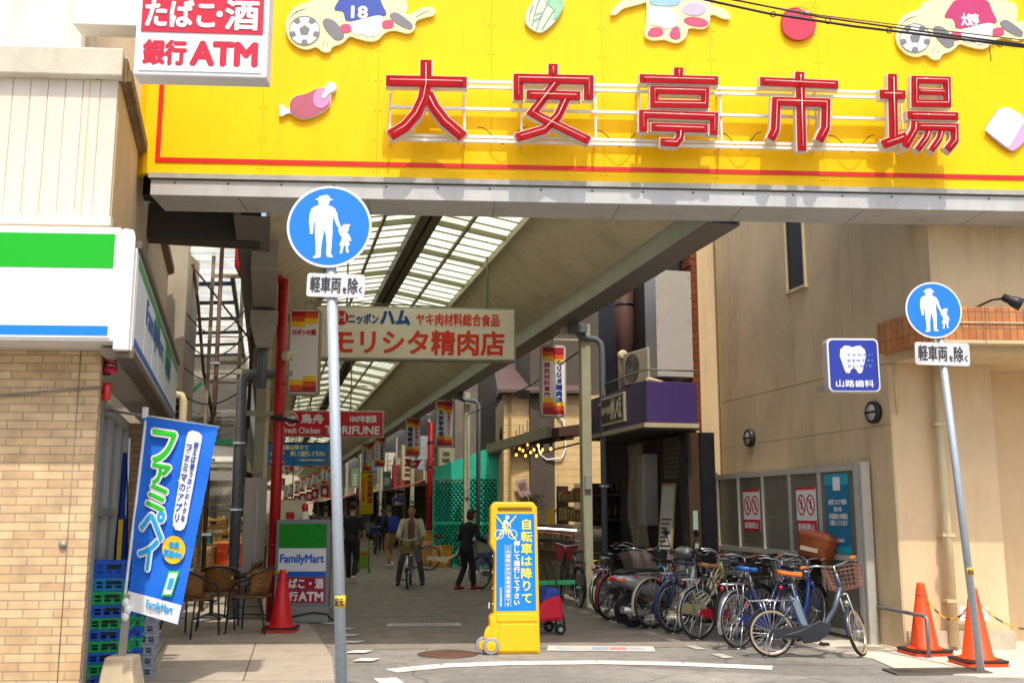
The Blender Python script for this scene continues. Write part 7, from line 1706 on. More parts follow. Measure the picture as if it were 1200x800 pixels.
bike(G(764, 736) + Vector((0, 0, .006)), R(34), 'city bicycle with cream rear rack and cream mudguards next to the silver scooter', c_('black', '#202124'), basket='wire', bmat=M_DARK, fender=mat('fender_cream', '#c9bd96', .45, 0, .08), rack=mat('rack_cream', '#cfc49a', .45, 0, .08), steer=8)
bike(G(716, 727) + Vector((0, 0, .006)), R(46), 'city bicycle with dark red mudguards left of the silver scooter', c_('maroon', '#6a1a22'), fender=c_('fender_red', '#8a1c28'), basket='solid', bmat=mat('basket_black', '#242326', .6, 0, .2, 20), rack=M_CHROME, steer=10)
bike(G(707, 720) + Vector((0, 0, .006)), R(50), 'grey city bicycle squeezed behind the one with dark red mudguards', c_('grey', '#6c6f74'), basket='wire', bmat=M_DARK, steer=-6)
bike(G(704, 708) + Vector((0, 0, .006)), R(40), 'city bicycle with a yellow rear rack and cream mudguards', c_('cream', '#b8ad8c'), fender=MATS['fender_cream'], rack=M_YEL, basket='wire', bmat=M_DARK, saddle=M_SADB, grip=M_GRIPB)
bike(G(679, 712.5) + Vector((0, 0, .006)), R(102), 'black bicycle seen from behind, leftmost of the parked row', c_('black2', '#1a1a1c'), basket='solid', bmat=mat('basket_red', '#a82a22', .6, 0, .15), saddle=mat('saddle_umber', '#5a4326', .55), fender=M_DARK, rack=M_DARK, steer=-20)
bike(G(842, 752) + Vector((.25, .25, .006)), R(36), 'dark green city bicycle wedged between the blue saddled and brown saddled ones', c_('dkgreen', '#1f3a2e'), basket='wire', bmat=M_DARK, fender=M_DARK, rack=M_DARK, grip=M_GRIPB, steer=18)
bike(G(778, 738) + Vector((.2, .25, .006)), R(36), 'white city bicycle with a dark basket wedged beside the navy mudguards', c_('offwhite', '#c4c2b8'), basket='solid', bmat=mat('basket_umber', '#3a2c26', .7, 0, .2, 20), rack=M_CHROME, steer=-16)
bike(G(733, 729) + Vector((.15, .3, .006)), R(40), 'brown city bicycle wedged just left of the silver scooter', c_('brown', '#5a3a26'), basket='wire', bmat=M_CHROME, fender=M_DARK, grip=M_GRIPB, steer=12)
# bicycles deeper in the lane
bike(G(502, 668) + Vector((0, 0, .006)), R(2), 'cream bicycle with a brown saddle parked side on against the turquoise fence', c_('white', '#c9c4a8'), basket='wire', bmat=mat('basket_tan', '#7a5a3a', .6), saddle=mat('saddle_maroon', '#5a2420', .5), style='ucurve', group='bicycles in the lane')
bike(G(440, 650) + Vector((0, 0, .006)), R(100), 'dark bicycle with a blue cover parked far down the right side of the lane', c_('black3', '#202226'), basket='solid', bmat=mat('cover_blue', '#2050a0', .7, 0, .1), fender=M_DARK, rack=M_DARK, group='bicycles in the lane')

# ================================================================== SCOOTERS
def scooter(P, yaw, label, body, dark=False):
    o = thing('scooter', label, 'scooter', (P.x, P.y, P.z), yaw, 'scooters parked among the bicycles')
    Rw, Lb = .225, 1.22
    def wheel(x, y=0):
        b = MB(); b.tube([(x + (Rw - .05) * math.cos(a), y, Rw + (Rw - .05) * math.sin(a)) for a in [2 * math.pi * i / 32 for i in range(32)]], .05, 10, True); w = b.build('wheel', M_RUBBER, o)
        b = MB(); b.tube([(x + .118 * math.cos(a), y, Rw + .118 * math.sin(a)) for a in [2 * math.pi * i / 32 for i in range(32)]], .018, 6, True)
        for k in range(5):
            a = 2 * math.pi * k / 5; t = Vector((math.cos(a), 0, math.sin(a))); nn = Vector((-math.sin(a), 0, math.cos(a)))
            for y2 in (-.035,):
                p0 = Vector((x, y - .03, Rw)) + t * .03; p1 = Vector((x, y - .035, Rw)) + t * .115 + nn * .03
                b.bar(p0, p1, .035, .02)
        b.tube([(x, y - .05, Rw), (x, y + .03, Rw)], .045, 14); b.build('rim', M_ALU, w)
    wheel(0); wheel(Lb)
    # side body lofted along x
    def loft(secs, nm, m, n=14):
        vs, fs = [], []
        for x, z0, z1, w in secs:
            for k in range(n):
                a = 2 * math.pi * k / n; cy, sz = math.cos(a), math.sin(a)
                vs.append((x, w * abs(cy) ** .7 * (1 if cy > 0 else -1), (z0 + z1) / 2 + (z1 - z0) / 2 * abs(sz) ** .7 * (1 if sz > 0 else -1)))
        for i in range(len(secs) - 1):
            for k in range(n): fs.append((i * n + k, i * n + (k + 1) % n, (i + 1) * n + (k + 1) % n, (i + 1) * n + k))
        fs += [tuple(range(n - 1, -1, -1)), tuple((len(secs) - 1) * n + k for k in range(n))]
        b = MB(); b.add(vs, fs, True); return b.build(nm, m, o)
    loft([(-.33, .66, .70, .05), (-.25, .60, .73, .11), (-.05, .50, .74, .15), (.2, .40, .73, .17), (.42, .33, .70, .17), (.52, .32, .6, .14)], 'side_body', body)
    loft([(-.28, .725, .76, .09), (-.15, .735, .80, .12), (.1, .735, .80, .13), (.32, .72, .79, .12), (.5, .70, .77, .09)], 'seat', M_SADB)
    loft([(.45, .22, .34, .13), (.6, .20, .27, .15), (.85, .20, .27, .15), (.95, .25, .4, .13)], 'footboard', M_DARK)
    vs = []
    loft([(.88, .28, .5, .16), (.95, .3, .85, .20), (1.02, .38, .95, .19), (1.08, .5, .92, .12)], 'leg_shield', body)
    loft([(1.0, .42, .50, .06), (1.12, .46, .52, .08), (1.28, .44, .49, .08), (1.42, .34, .38, .06)], 'front_mudguard', body)
    b = MB(); arcstrip(b, (0, Rw), Rw + .05, 60, 215, .15); b.build('rear_mudguard', M_DARK, o)
    b = MB(); b.prism([(-.05, Rw - .06), (.38, Rw - .07), (.46, Rw + .05), (.3, Rw + .12), (-.02, Rw + .07)], .07, .16); b.build('engine', M_DARK, o, .02)
    b = MB(); b.tube([(.25, -.1, .22), (.1, -.13, .2), (-.05, -.14, .22), (-.30, -.15, .27)], [.03, .045, .055, .05], 10); b.build('exhaust', M_ALU, o)
    b = MB()
    for y in (-.06, .06): b.tube([(1.02, y * .6, .85), (1.12, y, .5), (Lb, y, Rw)], .02, 8)
    b.build('fork', M_ALU, o)
    b = MB(); b.tube([(.80, .34, 1.02), (.92, .3, 1.02), (.99, .1, 1.0), (.99, -.1, 1.0), (.92, -.3, 1.02), (.80, -.34, 1.02)], .014, 8); h_ = b.build('handlebar', M_DARK, o)
    loft([(.86, .95, 1.05, .12), (.95, .92, 1.09, .16), (1.05, .95, 1.05, .13)], 'handlebar_cover', body)
    for y in (-.3, .3):
        b = MB(); b.tube([(.92, y * .8, 1.03), (.90, y * 1.0, 1.18), (.90, y * 1.05, 1.24)], .006, 6); s_ = b.build('mirror', M_BLACK, o)
        b = MB(); b.ball((.90, y * 1.12, 1.28), .02, .07, .05); b.build('mirror_glass', M_DARK, s_)
    for y in (-.13, .13):
        b = MB(); b.ball((-.27, y, .66), .06, .03, .03); b.build('indicator', mat('indicator_orange', '#f07a10', .2, 0, .05, coat=.5), o)
    b = MB(); b.ball((-.34, 0, .67), .03, .08, .03); b.build('tail_light', MATS['reflector_red'], o)
    b = MB(); b.bx(-.33, -.32, -.08, .08, .46, .55); b.build('number_plate', M_DARK, o)
    b = MB(); wirebox(b, 1.02, 1.34, -.18, .18, .74, .98, 6, 5, .004, .85); b.build('basket', M_BLACK, o)
    return o
scooter(G(742, 735.5) + Vector((0, 0, .006)), R(31), 'silver scooter with alloy wheels and orange indicator in the parked row', mat('scooter_silver', '#a3a5a6', .3, .55, .05, 10, coat=.5))
scooter(G(757, 716) + Vector((0, 0, .006)), R(42), 'black scooter with upright mirrors behind the silver scooter', mat('scooter_black', '#1b1b1e', .3, .2, .05, 10, coat=.5))
q = D(742, 655, 15.4)
o = thing('seat_cover', 'dark brown weather cover draped over handlebars behind the silver scooter', 'cover', (q.x, q.y, .62), R(35))
b = MB(); n, m = 12, 8; vs, fs = [], []
for i in range(n + 1):
    for j in range(m + 1):
        x = -.34 + .68 * i / n; a = math.pi * j / m; r_ = .17 + .02 * math.sin(i * 2.1 + j); vs.append((x, r_ * math.cos(a), .40 * math.sin(a) ** .7 * (1 - .25 * abs(i / n - .5)) - .06 * math.sin(i * 1.7) * abs(math.cos(a))))
for i in range(n):
    for j in range(m): fs.append((i * (m + 1) + j, (i + 1) * (m + 1) + j, (i + 1) * (m + 1) + j + 1, i * (m + 1) + j + 1))
b.add(vs, fs, True); b.build('cloth', mat('cover_brown', '#3a2e2c', .7, 0, .2, 8, .3, 20), o)

# ================================================================== HAND CART
q = G(648, 742)
o = thing('hand_cart', 'small folding hand cart with a red and blue bag beside the yellow stand sign', 'cart', (q.x, q.y, .005), R(20))
for y in (-.2, .2):
    b = MB(); b.tube([(.02, y - .02, .07), (.02, y + .02, .07)], .07, 18); w_ = b.build('wheel', M_RUBBER, o)
    b = MB(); b.tube([(.02, y - .024, .07), (.02, y + .024, .07)], .03, 12); b.build('hub', M_ALU, w_)
b = MB()
for y in (-.15, .15): b.tube([(.12, y, .05), (-.05, y, .85), (-.1, y, .95)], .011, 6); b.tube([(.1, y, .1), (-.40, y, .12)], .011, 6); b.tube([(-.38, y, .12), (-.38, y, .02)], .011, 6)
b.tube([(-.1, -.15, .95), (-.12, 0, .97), (-.1, .15, .95)], .012, 6); b.tube([(-.4, -.15, .12), (-.4, .15, .12)], .01, 6)
for k in range(5): b.tube([(.1 - k * .035, -.15, .14 + k * .16), (.1 - k * .035, .15, .14 + k * .16)], .005, 5)
b.build('frame', M_DARK, o)
b = MB(); b.bx(-.5, .32, -.03, .03, .62, .68); b.build('green_handle_wrap', mat('wrap_green', '#0f9d58', .5), o, .01)
b = MB(); b.prism([(-.31, .16), (.09, .18), (.07, .46), (-.03, .56), (-.17, .52), (-.29, .30)], -.19, .19); b.build('red_bag', mat('bag_red', '#cf102c', .6, 0, .2, 7, .6, 9), o, .05)
b = MB(); b.prism([(-.24, .42), (.05, .50), (.0, .60), (-.14, .60)], -.195, .195); b.build('blue_bag_top', mat('bag_navy', '#1d3f9a', .6, 0, .15, 6, .4, 10), o, .03)

# ================================================================== PEOPLE  (local y forward, x to the right)
def limb(b, pts, rs, n=12):
    b.tube(pts, rs, n)
    for p, r in zip(pts, rs): b.ball(p, r, n=10, m=7)
def hand(b, wrist, fwd, palm, side):
    """palm with four fingers and a thumb, gently curled; fwd = along the fingers, palm = direction the palm faces, side = towards the thumb"""
    fwd, palm, side = Vector(fwd).normalized(), Vector(palm).normalized(), Vector(side).normalized(); w = Vector(wrist)
    M3 = Matrix((fwd, side, palm)).transposed()
    b.ball(w + fwd * .05, .05, .042, .018, 10, 7, M3)
    for k, (off, ln) in enumerate(((.032, .066), (.011, .076), (-.011, .07), (-.031, .056))):
        p0 = w + fwd * .075 + side * off; p1 = p0 + fwd * ln * .45 + palm * .006; p2 = p1 + fwd * ln * .3 + palm * .018; p3 = p2 + fwd * ln * .15 + palm * .022
        b.tube([w + fwd * .05 + side * off * .8, p0, p1, p2, p3], [.0095, .0095, .009, .008, .0065], 7)
    t0 = w + fwd * .022 + side * .03; b.tube([t0, t0 + fwd * .025 + side * .028 + palm * .008, t0 + fwd * .055 + side * .034 + palm * .018], [.012, .011, .008], 7)
def voxel(o, size, smooth=4):
    r = o.modifiers.new('skin', 'REMESH'); r.mode = 'VOXEL'; r.voxel_size = size; r.use_smooth_shade = True
    s_ = o.modifiers.new('smooth', 'SMOOTH'); s_.iterations = smooth; s_.factor = .5
def person(P, yaw, label, pose, top, bottom, hairc, shoe, skin='#b98868', female=False, sleeves='short', coat=None, hair='short', H=1.0, head_turn=0, group=None):
    o = thing('person', label, 'person', (P.x, P.y, .005), yaw); o.scale = (H, H, H)
    lean = pose.get('lean', 0); pz = pose.get('pelvis', .93)
    pel = Vector((0, pose.get('py', 0), pz)); TM = Matrix.Translation(pel) @ Matrix.Rotation(R(-lean), 4, 'X')
    T = lambda x, y, z: TM @ Vector((x, y, z))
    sh = .175 if female else .195
    chest = [(.155, -.06), (.15, .03), (.125, .17), (.15, .32), (.165, .40), (.15, .47), (.08, .525), (.052, .545)] if female else [(.15, -.06), (.145, .03), (.14, .17), (.165, .32), (.178, .40), (.165, .47), (.09, .525), (.058, .545)]
    TM3 = TM.to_3x3()
    SY = Matrix.Diagonal((1, .64, 1)).to_3x3()
    neck, head = T(0, .0, .57), T(0, .035, .70)
    HM = TM3 @ Matrix.Rotation(R(lean * .7), 3, 'X') @ Matrix.Rotation(R(head_turn), 3, 'Z')
    M_SK = mat('skin_' + skin[1:], skin, .55, 0, .06, 12)
    body = MB()
    body.lathe([(r * .9, z) for r, z in chest], 20, pel, TM3 @ SY)
    limb(body, [T(0, 0, .53), T(0, .02, .62)], [.055, .05])
    body.ball(head, .076, .095, .115, 18, 12, HM); body.ball(head + HM @ Vector((0, .03, -.06)), .055, .06, .06, 14, 9, HM)
    body.ball(head + HM @ Vector((0, .097, -.015)), .013, .02, .026, 8, 6, HM)
    for s_ in (-1, 1): body.ball(head + HM @ Vector((s_ * .077, -.005, -.01)), .012, .022, .032, 8, 6, HM)
    shirt, pants = MB(), MB()
    shirt.lathe([(r * 1.06 + .004, z) for r, z in chest[:6]] + [(.092, .52), (.066, .535)], 22, pel, TM3 @ SY)
    pants.lathe([(.10, -.13), (.158, -.06), (.160, .02), (.152, .06)], 20, pel, TM3 @ Matrix.Diagonal((1, .72, 1)).to_3x3())
    for s_, nm in ((-1, 'l'), (1, 'r')):
        S = T(s_ * sh, 0, .455); E_, W_ = Vector(pose['elbow_' + nm]), Vector(pose['wrist_' + nm])
        limb(body, [S, E_, W_], [.045, .036, .024])
        f = (W_ - E_).normalized(); pl = Vector((-s_, 0, 0)) - f * (-s_ * f.x); pl = pl.normalized() if pl.length > .1 else Vector((0, 0, -1)); sd = f.cross(pl) * 1
        if sd.y < 0: sd = -sd
        hand(body, W_, f, pl, sd)
        if sleeves == 'short': limb(shirt, [S + (S - T(0, 0, .45)) * .0, S.lerp(E_, .75)], [.066, .062])
        else: limb(shirt, [S, E_, E_.lerp(W_, .92)], [.066, .056, .046])
        Hp = TM @ Vector((s_ * .085, 0, -.04)); K, A_ = Vector(pose['knee_' + nm]), Vector(pose['ankle_' + nm])
        limb(body, [Hp, K, A_], [.075, .05, .033])
        limb(pants, [Hp, Hp.lerp(K, .5), K, A_ + (K - A_) * .1], [.098, .085, .067, .058])
        toe = Vector(pose.get('toe_' + nm, (A_.x, A_.y + .17, max(.035, A_.z - .05))))
        limb(body, [A_, A_ + (toe - A_) * .5], [.035, .03])
    bo = body.build('body', M_SK, o); voxel(bo, .0085, 3)
    so = shirt.build('top', mat('cloth_' + top[1:], top, .8, 0, .18, 6, .8, 9), o); voxel(so, .014, 6)
    po = pants.build('trousers', mat('cloth_' + bottom[1:], bottom, .8, 0, .18, 6, .8, 9), o); voxel(po, .014, 6)
    if coat:
        cb = MB(); vs, fs = [], []; n = 20
        for z, r in ((-.16, .19), (.0, .185), (.17, .175), (.32, .19), (.42, .20), (.49, .165), (.535, .085)):
            for i in range(n + 1):
                a = R(90 + 24 + (360 - 48) * i / n); vs.append(TM @ Vector((r * math.cos(a), r * .72 * math.sin(a), z)))
        for j in range(6):
            for i in range(n): fs.append((j * (n + 1) + i, j * (n + 1) + i + 1, (j + 1) * (n + 1) + i + 1, (j + 1) * (n + 1) + i))
        cb.add(vs, fs, True)
        for s_, nm in ((-1, 'l'), (1, 'r')):
            S = T(s_ * sh, 0, .455); E_, W_ = Vector(pose['elbow_' + nm]), Vector(pose['wrist_' + nm]); limb(cb, [S, E_, E_.lerp(W_, .85)], [.078, .066, .056])
        co = cb.build('jacket', mat('cloth_' + coat[1:], coat, .8, 0, .16, 6, .8, 9), o); sm = co.modifiers.new('thick', 'SOLIDIFY'); sm.thickness = .015
    for s_, nm in ((-1, 'l'), (1, 'r')):
        A_ = Vector(pose['ankle_' + nm]); toe = Vector(pose.get('toe_' + nm, (A_.x, A_.y + .17, max(.035, A_.z - .05)))); d = toe - A_
        sb = MB(); heel = A_ - Vector((d.x, d.y, 0)).normalized() * .04 - Vector((0, 0, .045)); heel.z = max(.04, heel.z)
        limb(sb, [heel, heel.lerp(toe, .55) + Vector((0, 0, .012)), toe], [.042, .045, .036]); limb(sb, [A_ - Vector((0, 0, .01)), heel], [.043, .042]); f_ = sb.build('shoe', mat('shoe_' + shoe[1:], shoe, .6, 0, .15, 10), o); voxel(f_, .012, 3)
        sl = MB(); sl.prism(rrect(-.04, -.13, .04, .13, .035), 0, .018); ang = math.atan2(d.y, d.x) - R(90); c_m = heel.lerp(toe, .5); RM = Matrix.Rotation(ang, 3, 'Z'); zz = max(0, c_m.z - .045)
        sl.v = [tuple(RM @ Vector((x, z, 0)) + Vector((c_m.x, c_m.y, zz + y))) for x, y, z in sl.v]; sl.build('sole', mat('sole_white', '#d9d4c6', .6), f_)
    hb_ = MB()
    hb_.ball(head + HM @ Vector((0, -.018, .028)), .086, .098, .103, 18, 12, HM)
    if hair == 'bob':
        hb_.ball(head + HM @ Vector((0, -.045, -.03)), .088, .072, .11, 16, 10, HM)
    ho = hb_.build('hair', mat('hair_' + hairc[1:], hairc, .55, 0, .3, 60, .4, 120), o); voxel(ho, .012, 2)
    fb = MB()
    for s_ in (-1, 1): fb.ball(head + HM @ Vector((s_ * .032, .083, .01)), .009, .006, .006, 8, 6, HM)
    fb.build('eye', mat('eye_dark', '#1a1310', .3), o)
    fb = MB(); fb.ball(head + HM @ Vector((0, .088, -.062)), .022, .006, .006, 8, 6, HM); fb.build('mouth', mat('lip', '#8a4a42', .5), o)
    return o, TM, head
def backpack(o, TM, colr, name='backpack'):
    b = MB(); b.prism(rrect(-.15, .05, .15, .50, .07), -.27, -.12); b.M = None
    b.v = [tuple(TM @ Vector(v)) for v in b.v]; k = b.build(name, mat('pack_' + colr[1:], colr, .7, 0, .12, 8), o, .04)
    b = MB(); b.prism(rrect(-.12, .08, .12, .28, .05), -.33, -.271); b.v = [tuple(TM @ Vector(v)) for v in b.v]; b.build('pocket', mat('pack_' + colr[1:], colr), k, .03)
    b = MB()
    for s_ in (-1, 1): b.tube([TM @ Vector(p) for p in ((s_ * .10, -.13, .47), (s_ * .11, -.02, .53), (s_ * .12, .13, .45), (s_ * .13, .14, .28), (s_ * .15, .0, .12), (s_ * .14, -.13, .1))], .016, 6)
    b.build('strap', M_BLACK, k)
    return k
# man in black, walking away
W1 = dict(pelvis=.93, lean=2, knee_l=(-.09, .10, .50), ankle_l=(-.09, .16, .09), knee_r=(.10, .02, .49), ankle_r=(.11, -.22, .15), toe_r=(.11, -.10, .04), elbow_l=(-.26, -.06, 1.10), wrist_l=(-.25, .08, .88), elbow_r=(.27, -.02, 1.10), wrist_r=(.29, .12, .88))
person(G(411, 682.5), R(-4), 'person in a black T-shirt and black trousers walking away down the lane', W1, '#17171a', '#131316', '#0f0d0c', '#c9b98a', sleeves='short', H=1.02)
# rider on the bicycle facing the camera
RB = G(477.5, 690)
rb = bike(RB + Vector((-.04, 1.1, .006)), R(-88), 'city bicycle with a yellow front basket ridden by the person in the cream jacket', c_('grey2', '#55585c'), basket='wire', bmat=mat('basket_yellow', '#a88f1c', .5, .1), steer=0, group='bicycles in the lane', rack=False)
W2 = dict(pelvis=.90, lean=6, knee_l=(-.20, .30, .52), ankle_l=(-.26, .16, .09), knee_r=(.20, .28, .52), ankle_r=(.27, .12, .09), elbow_l=(-.255, .13, 1.12), wrist_l=(-.26, .38, 1.04), elbow_r=(.255, .13, 1.12), wrist_r=(.26, .38, 1.04))
person(RB + Vector((-.02, .90, 0)), R(182), 'person in an open cream jacket and grey trousers astride a bicycle, facing the camera', W2, '#7a5a44', '#4c4c4a', '#14100e', '#1a1614', female=True, sleeves='long', coat='#b3ae92', hair='short', skin='#a8785c')
# backpacker in khaki
W3 = dict(pelvis=.92, lean=8, knee_l=(-.09, .06, .50), ankle_l=(-.09, -.24, .16), toe_l=(-.09, -.14, .04), knee_r=(.09, .16, .50), ankle_r=(.09, .18, .09), elbow_l=(-.27, .02, 1.12), wrist_l=(-.22, .22, 1.0), elbow_r=(.28, .0, 1.12), wrist_r=(.26, .2, .98))
o, TM, hd = person(G(457, 665), R(38), 'person with a blue backpack, dark jacket and khaki trousers walking away', W3, '#20242c', '#a07a50', '#55504c', '#d8d4cc', sleeves='long'); backpack(o, TM, '#1c3f9c')
# woman in black with a bicycle, seen from behind
W4 = dict(pelvis=.88, lean=10, knee_l=(-.10, .06, .48), ankle_l=(-.14, -.12, .09), knee_r=(.10, .10, .48), ankle_r=(.12, .10, .09), elbow_l=(-.26, .06, 1.06), wrist_l=(-.2, .30, .98), elbow_r=(.27, .10, 1.07), wrist_r=(.24, .36, 1.0))
person(G(546, 692), R(-42), 'person in black with short brown hair wheeling a bicycle beside the yellow stand sign', W4, '#15151a', '#121214', '#3d2416', '#7a1d1a', female=True, sleeves='long', H=.97, hair='bob')
wb = bike(G(566, 690) + Vector((-.05, -.1, .006)), R(48), 'bicycle with a pale grey basket pushed by the person in black', c_('grey3', '#6a6c70'), basket='solid', bmat=mat('basket_palegrey', '#a3a594', .6, 0, .08), group='bicycles in the lane')
b = MB(); b.hexa([(-.22, -.15, .74), (.10, -.15, .74), (.10, .15, .74), (-.22, .15, .74)], [(-.26, -.18, 1.0), (.14, -.18, 1.0), (.14, .18, 1.0), (-.26, .18, 1.0)]); b.build('rear_basket', MATS['basket_palegrey'], wb, .02)
b = MB(); b.bx(-.262, -.25, -.07, .07, .92, .97); b.build('red_tag', M_RED, wb)
q = G(574, 688); o = thing('draped_jacket', 'light blue garment draped over the bicycle next to the yellow stand sign', 'garment', (q.x - .06, q.y - .25, .45), R(20))
b = MB(); n = 8; vs, fs = [], []
for i in range(n + 1):
    for j in range(n + 1): u_, v_ = i / n, j / n; vs.append((-.05 + .22 * u_ - .16 * v_ * (1 - u_), .05 * math.sin(u_ * 7 + v_ * 2), .62 * (1 - v_) + .05 * math.sin(u_ * 5)))
for i in range(n):
    for j in range(n): fs.append((i * (n + 1) + j, (i + 1) * (n + 1) + j, (i + 1) * (n + 1) + j + 1, i * (n + 1) + j + 1))
b.add(vs, fs, True); k = b.build('cloth', mat('cloth_lightblue', '#5a7fc0', .8, 0, .12, 8), o); sm = k.modifiers.new('thick', 'SOLIDIFY'); sm.thickness = .03
# person with a grey backpack further on the left
o, TM, hd = person(G(380, 661), R(8), 'person with a grey backpack and pale green trousers, half hidden by the left sign pole', W1, '#4a4248', '#7f8c78', '#3a2c24', '#6a5a50', sleeves='long', H=.98); backpack(o, TM, '#5a545c')
# shoppers far down the lane
for i, (u, v, tp, bt, hc, yw, lab) in enumerate(((398, 640, '#5a5f6a', '#2c2e36', '#1a1512', 10, 'person in a grey blue top far down the lane by the left sign pole'), (447, 645, '#2a3a6a', '#3a3a40', '#6a645c', 0, 'person in a navy top far down the lane left of the rider'), (366, 640, '#8a6a50', '#4a4440', '#201814', -20, 'person in a tan top far down the lane above the stand sign'), (352, 634, '#3a3a3e', '#2a2a2c', '#181412', 160, 'person in dark clothes farthest down the lane on the left'))):
    person(G(u, v), R(yw), lab, W1, tp, bt, hc, '#2a2420', sleeves='long', H=.97)
q = G(426, 671); o = thing('shopping_trolley', 'lime green shopping trolley next to the person in black', 'trolley', (q.x, q.y, .005), R(10))
b = MB(); b.bx(-.14, .14, -.1, .1, .12, .6); b.build('bag', mat('bag_lime', '#6a9a1c', .6, 0, .15, 6), o, .03)
b = MB(); b.tube([(-.12, -.12, .05), (-.12, -.16, .95), (.12, -.16, .95), (.12, -.12, .05)], .01, 6); b.build('handle', M_DARK, o)
for x in (-.15, .15):
    b = MB(); b.tube([(x - .015, -.1, .06), (x + .015, -.1, .06)], .06, 14); b.build('wheel', M_RUBBER, o)
b = MB(); b.bx(-.08, .08, -.104, -.1005, .45, .52); b.build('red_patch', M_RED, o)

# potted plants at the food shop
M_LEAF = mat('leaf_green', '#3f5a2a', .6, 0, .35, 5); M_LEAF2 = mat('leaf_olive', '#5a6a3a', .6, 0, .35, 5)
def plant(loc, label, h, n, m):
    o = thing('potted_plant', label, 'plant', loc, 0, None)
    b = MB(); b.lathe([(.10, 0), (.14, .2), (.15, .22), (.12, .22), (.12, .19), (.001, .19)], 16); b.build('pot', mat('pot_clay', '#7a4a34', .7, 0, .15), o)
    b = MB(); st = MB()
    for i in range(n):
        a = random.uniform(0, 6.28); e = random.uniform(.2, 1.0); r_ = random.uniform(.1, .34); z = .22 + h * e; tip = Vector((math.cos(a) * r_, math.sin(a) * r_, z)); 
        if i % 4 == 0: st.tube([(0, 0, .18), tip * .5 + Vector((0, 0, .15)), tip], .004, 4)
        d = Vector((math.cos(a), math.sin(a), random.uniform(-.6, .6))).normalized(); s_ = d.cross(Vector((0, 0, 1))).normalized() * random.uniform(.015, .03); ln = d * random.uniform(.06, .14)
        b.add([tip - d * .02, tip + ln * .5 + s_ + Vector((0, 0, .01)), tip + ln, tip + ln * .5 - s_], [(0, 1, 2, 3)])
    b.build('leaves', m, o); st.build('stem', mat('stem_brown', '#4a4a2a', .7), o)
for i, (p, s, z, lab) in enumerate(((5.75, 23.3, 0.9, 'leafy plant in a clay pot left of the display case, under the bulbs'), (5.95, 22.9, 1.31, 'trailing plant in a clay pot on the left end of the display case'), (5.7, 24.1, 0.75, 'bushy plant in a clay pot beside the turquoise fence'))):
    q = L(p, s, z)
    if i != 1:
        k = thing('plant_stand', ['wooden stand carrying the leafy potted plant', '', 'wooden stand carrying the bushy potted plant by the fence'][i], 'plant stand', L(p, s, 0), AXIS)
        b = MB(); b.bx(-.2, .2, -.2, .2, z - .03, z - .001); b.build('top', mat('stand_wood', '#6a4e34', .7, 0, .2), k)
        for sx_ in (-.17, .17):
            for sy_ in (-.17, .17): b = MB(); b.bx(sx_ - .02, sx_ + .02, sy_ - .02, sy_ + .02, 0, z - .03); b.build('leg', MATS['stand_wood'], k)
    plant(q, lab, .45, 150, M_LEAF if i != 1 else M_LEAF2)
o = thing('pinned_flyer', 'tilted pinkish flyer pinned to the sunlit sided house', 'flyer', D(613, 572, 26.2), R(4))
b = MB(Matrix.Rotation(R(-16), 4, 'Y')); b.bx(-.15, .15, -.02, 0, -.23, .23); b.build('sheet', mat('flyer_pink', '#9a8078', .7, 0, .15, 8), o)
b = MB(Matrix.Rotation(R(-16), 4, 'Y')); b.bx(-.09, .09, -.025, -.0205, -.05, .15); b.build('print', mat('flyer_print', '#6a5248', .7, 0, .3, 12), o)
# ================================================================== clutter along the far right side of the lane
M_POLEG = mat('clutter_grey', '#6a6860', .55, .2, .2, 5, dirt=.4)
for i, (s, c, lab) in enumerate(((31.6, '#8a8f70', 'olive'), (36.2, '#9aa4b4', 'pale blue'), (40.6, '#b5ac8c', 'sand'), (43.4, '#8a2c2a', 'maroon'), (47.0, '#d0c8b4', 'ivory'), (53.5, '#3f6a80', 'slate blue'), (58.0, '#a8803a', 'mustard'), (66.0, '#5a7a5a', 'sage green'))):
    o = athing('projecting_sign', '%s box sign projecting from a far shop on the right' % lab, 'sign', 5.45, s, 2.55 + .25 * ((i * 5) % 3))
    b = MB(); b.bx(-.28, .28, -.06, .06, 0, 1.0 + .2 * (i % 3)); b.build('box', mat('projsign%d' % i, c, .5, 0, .15, 4, dirt=.2), o, .01)
    b = MB()
    for k in range(4): b.bx(-.12 + .02 * (k % 2), .12, -.068, -.0605, .15 + k * .2, .27 + k * .2)
    b.build('worn_print', mat('projprint%d' % (i % 3), ['#4a3a34', '#a8a494', '#5a2a2a'][i % 3], .6, 0, .4, 14), o)
    b = MB(); b.bar((.28, 0, .4), (.5, 0, .4), .05); b.bar((.28, 0, .8), (.5, 0, .8), .05); b.build('arm', M_POLEG, o)
for i, s in enumerate((32.6, 35.4, 41.0, 44.6, 52.0)):
    o = athing('service_pole', ['thin service pole just past the turquoise fence', 'thin service pole by the first far shop', 'thin service pole with cross arms left of the red column', 'thin service pole near the yellow banner', 'thin service pole deepest in the lane'][i], 'pole', 5.5, s)
    b = MB(); b.tube([(0, 0, 0), (0, 0, 4.8)], .05, 8); b.build('shaft', M_POLEG, o)
    b = MB()
    for z in (2.3, 3.1, 3.9): b.bar((-.1, 0, z), (.42, .0, z), .05)
    b.build('cross_arm', M_POLEG, o)
    b = MB(); b.bx(-.12, .12, -.14, -.05, 2.5, 2.95); b.build('box', mat('service_box', '#8a8676', .5, 0, .15), o, .01)
for i, (s, z) in enumerate(((34.0, 3.4), (39.6, 3.5), (46.0, 3.4))):
    acunit(L(5.72, s, z), AXIS - R(90), ['air conditioner unit above the first far shop on the right', 'air conditioner unit above the second far shop on the right', 'air conditioner unit above the third far shop on the right'][i])
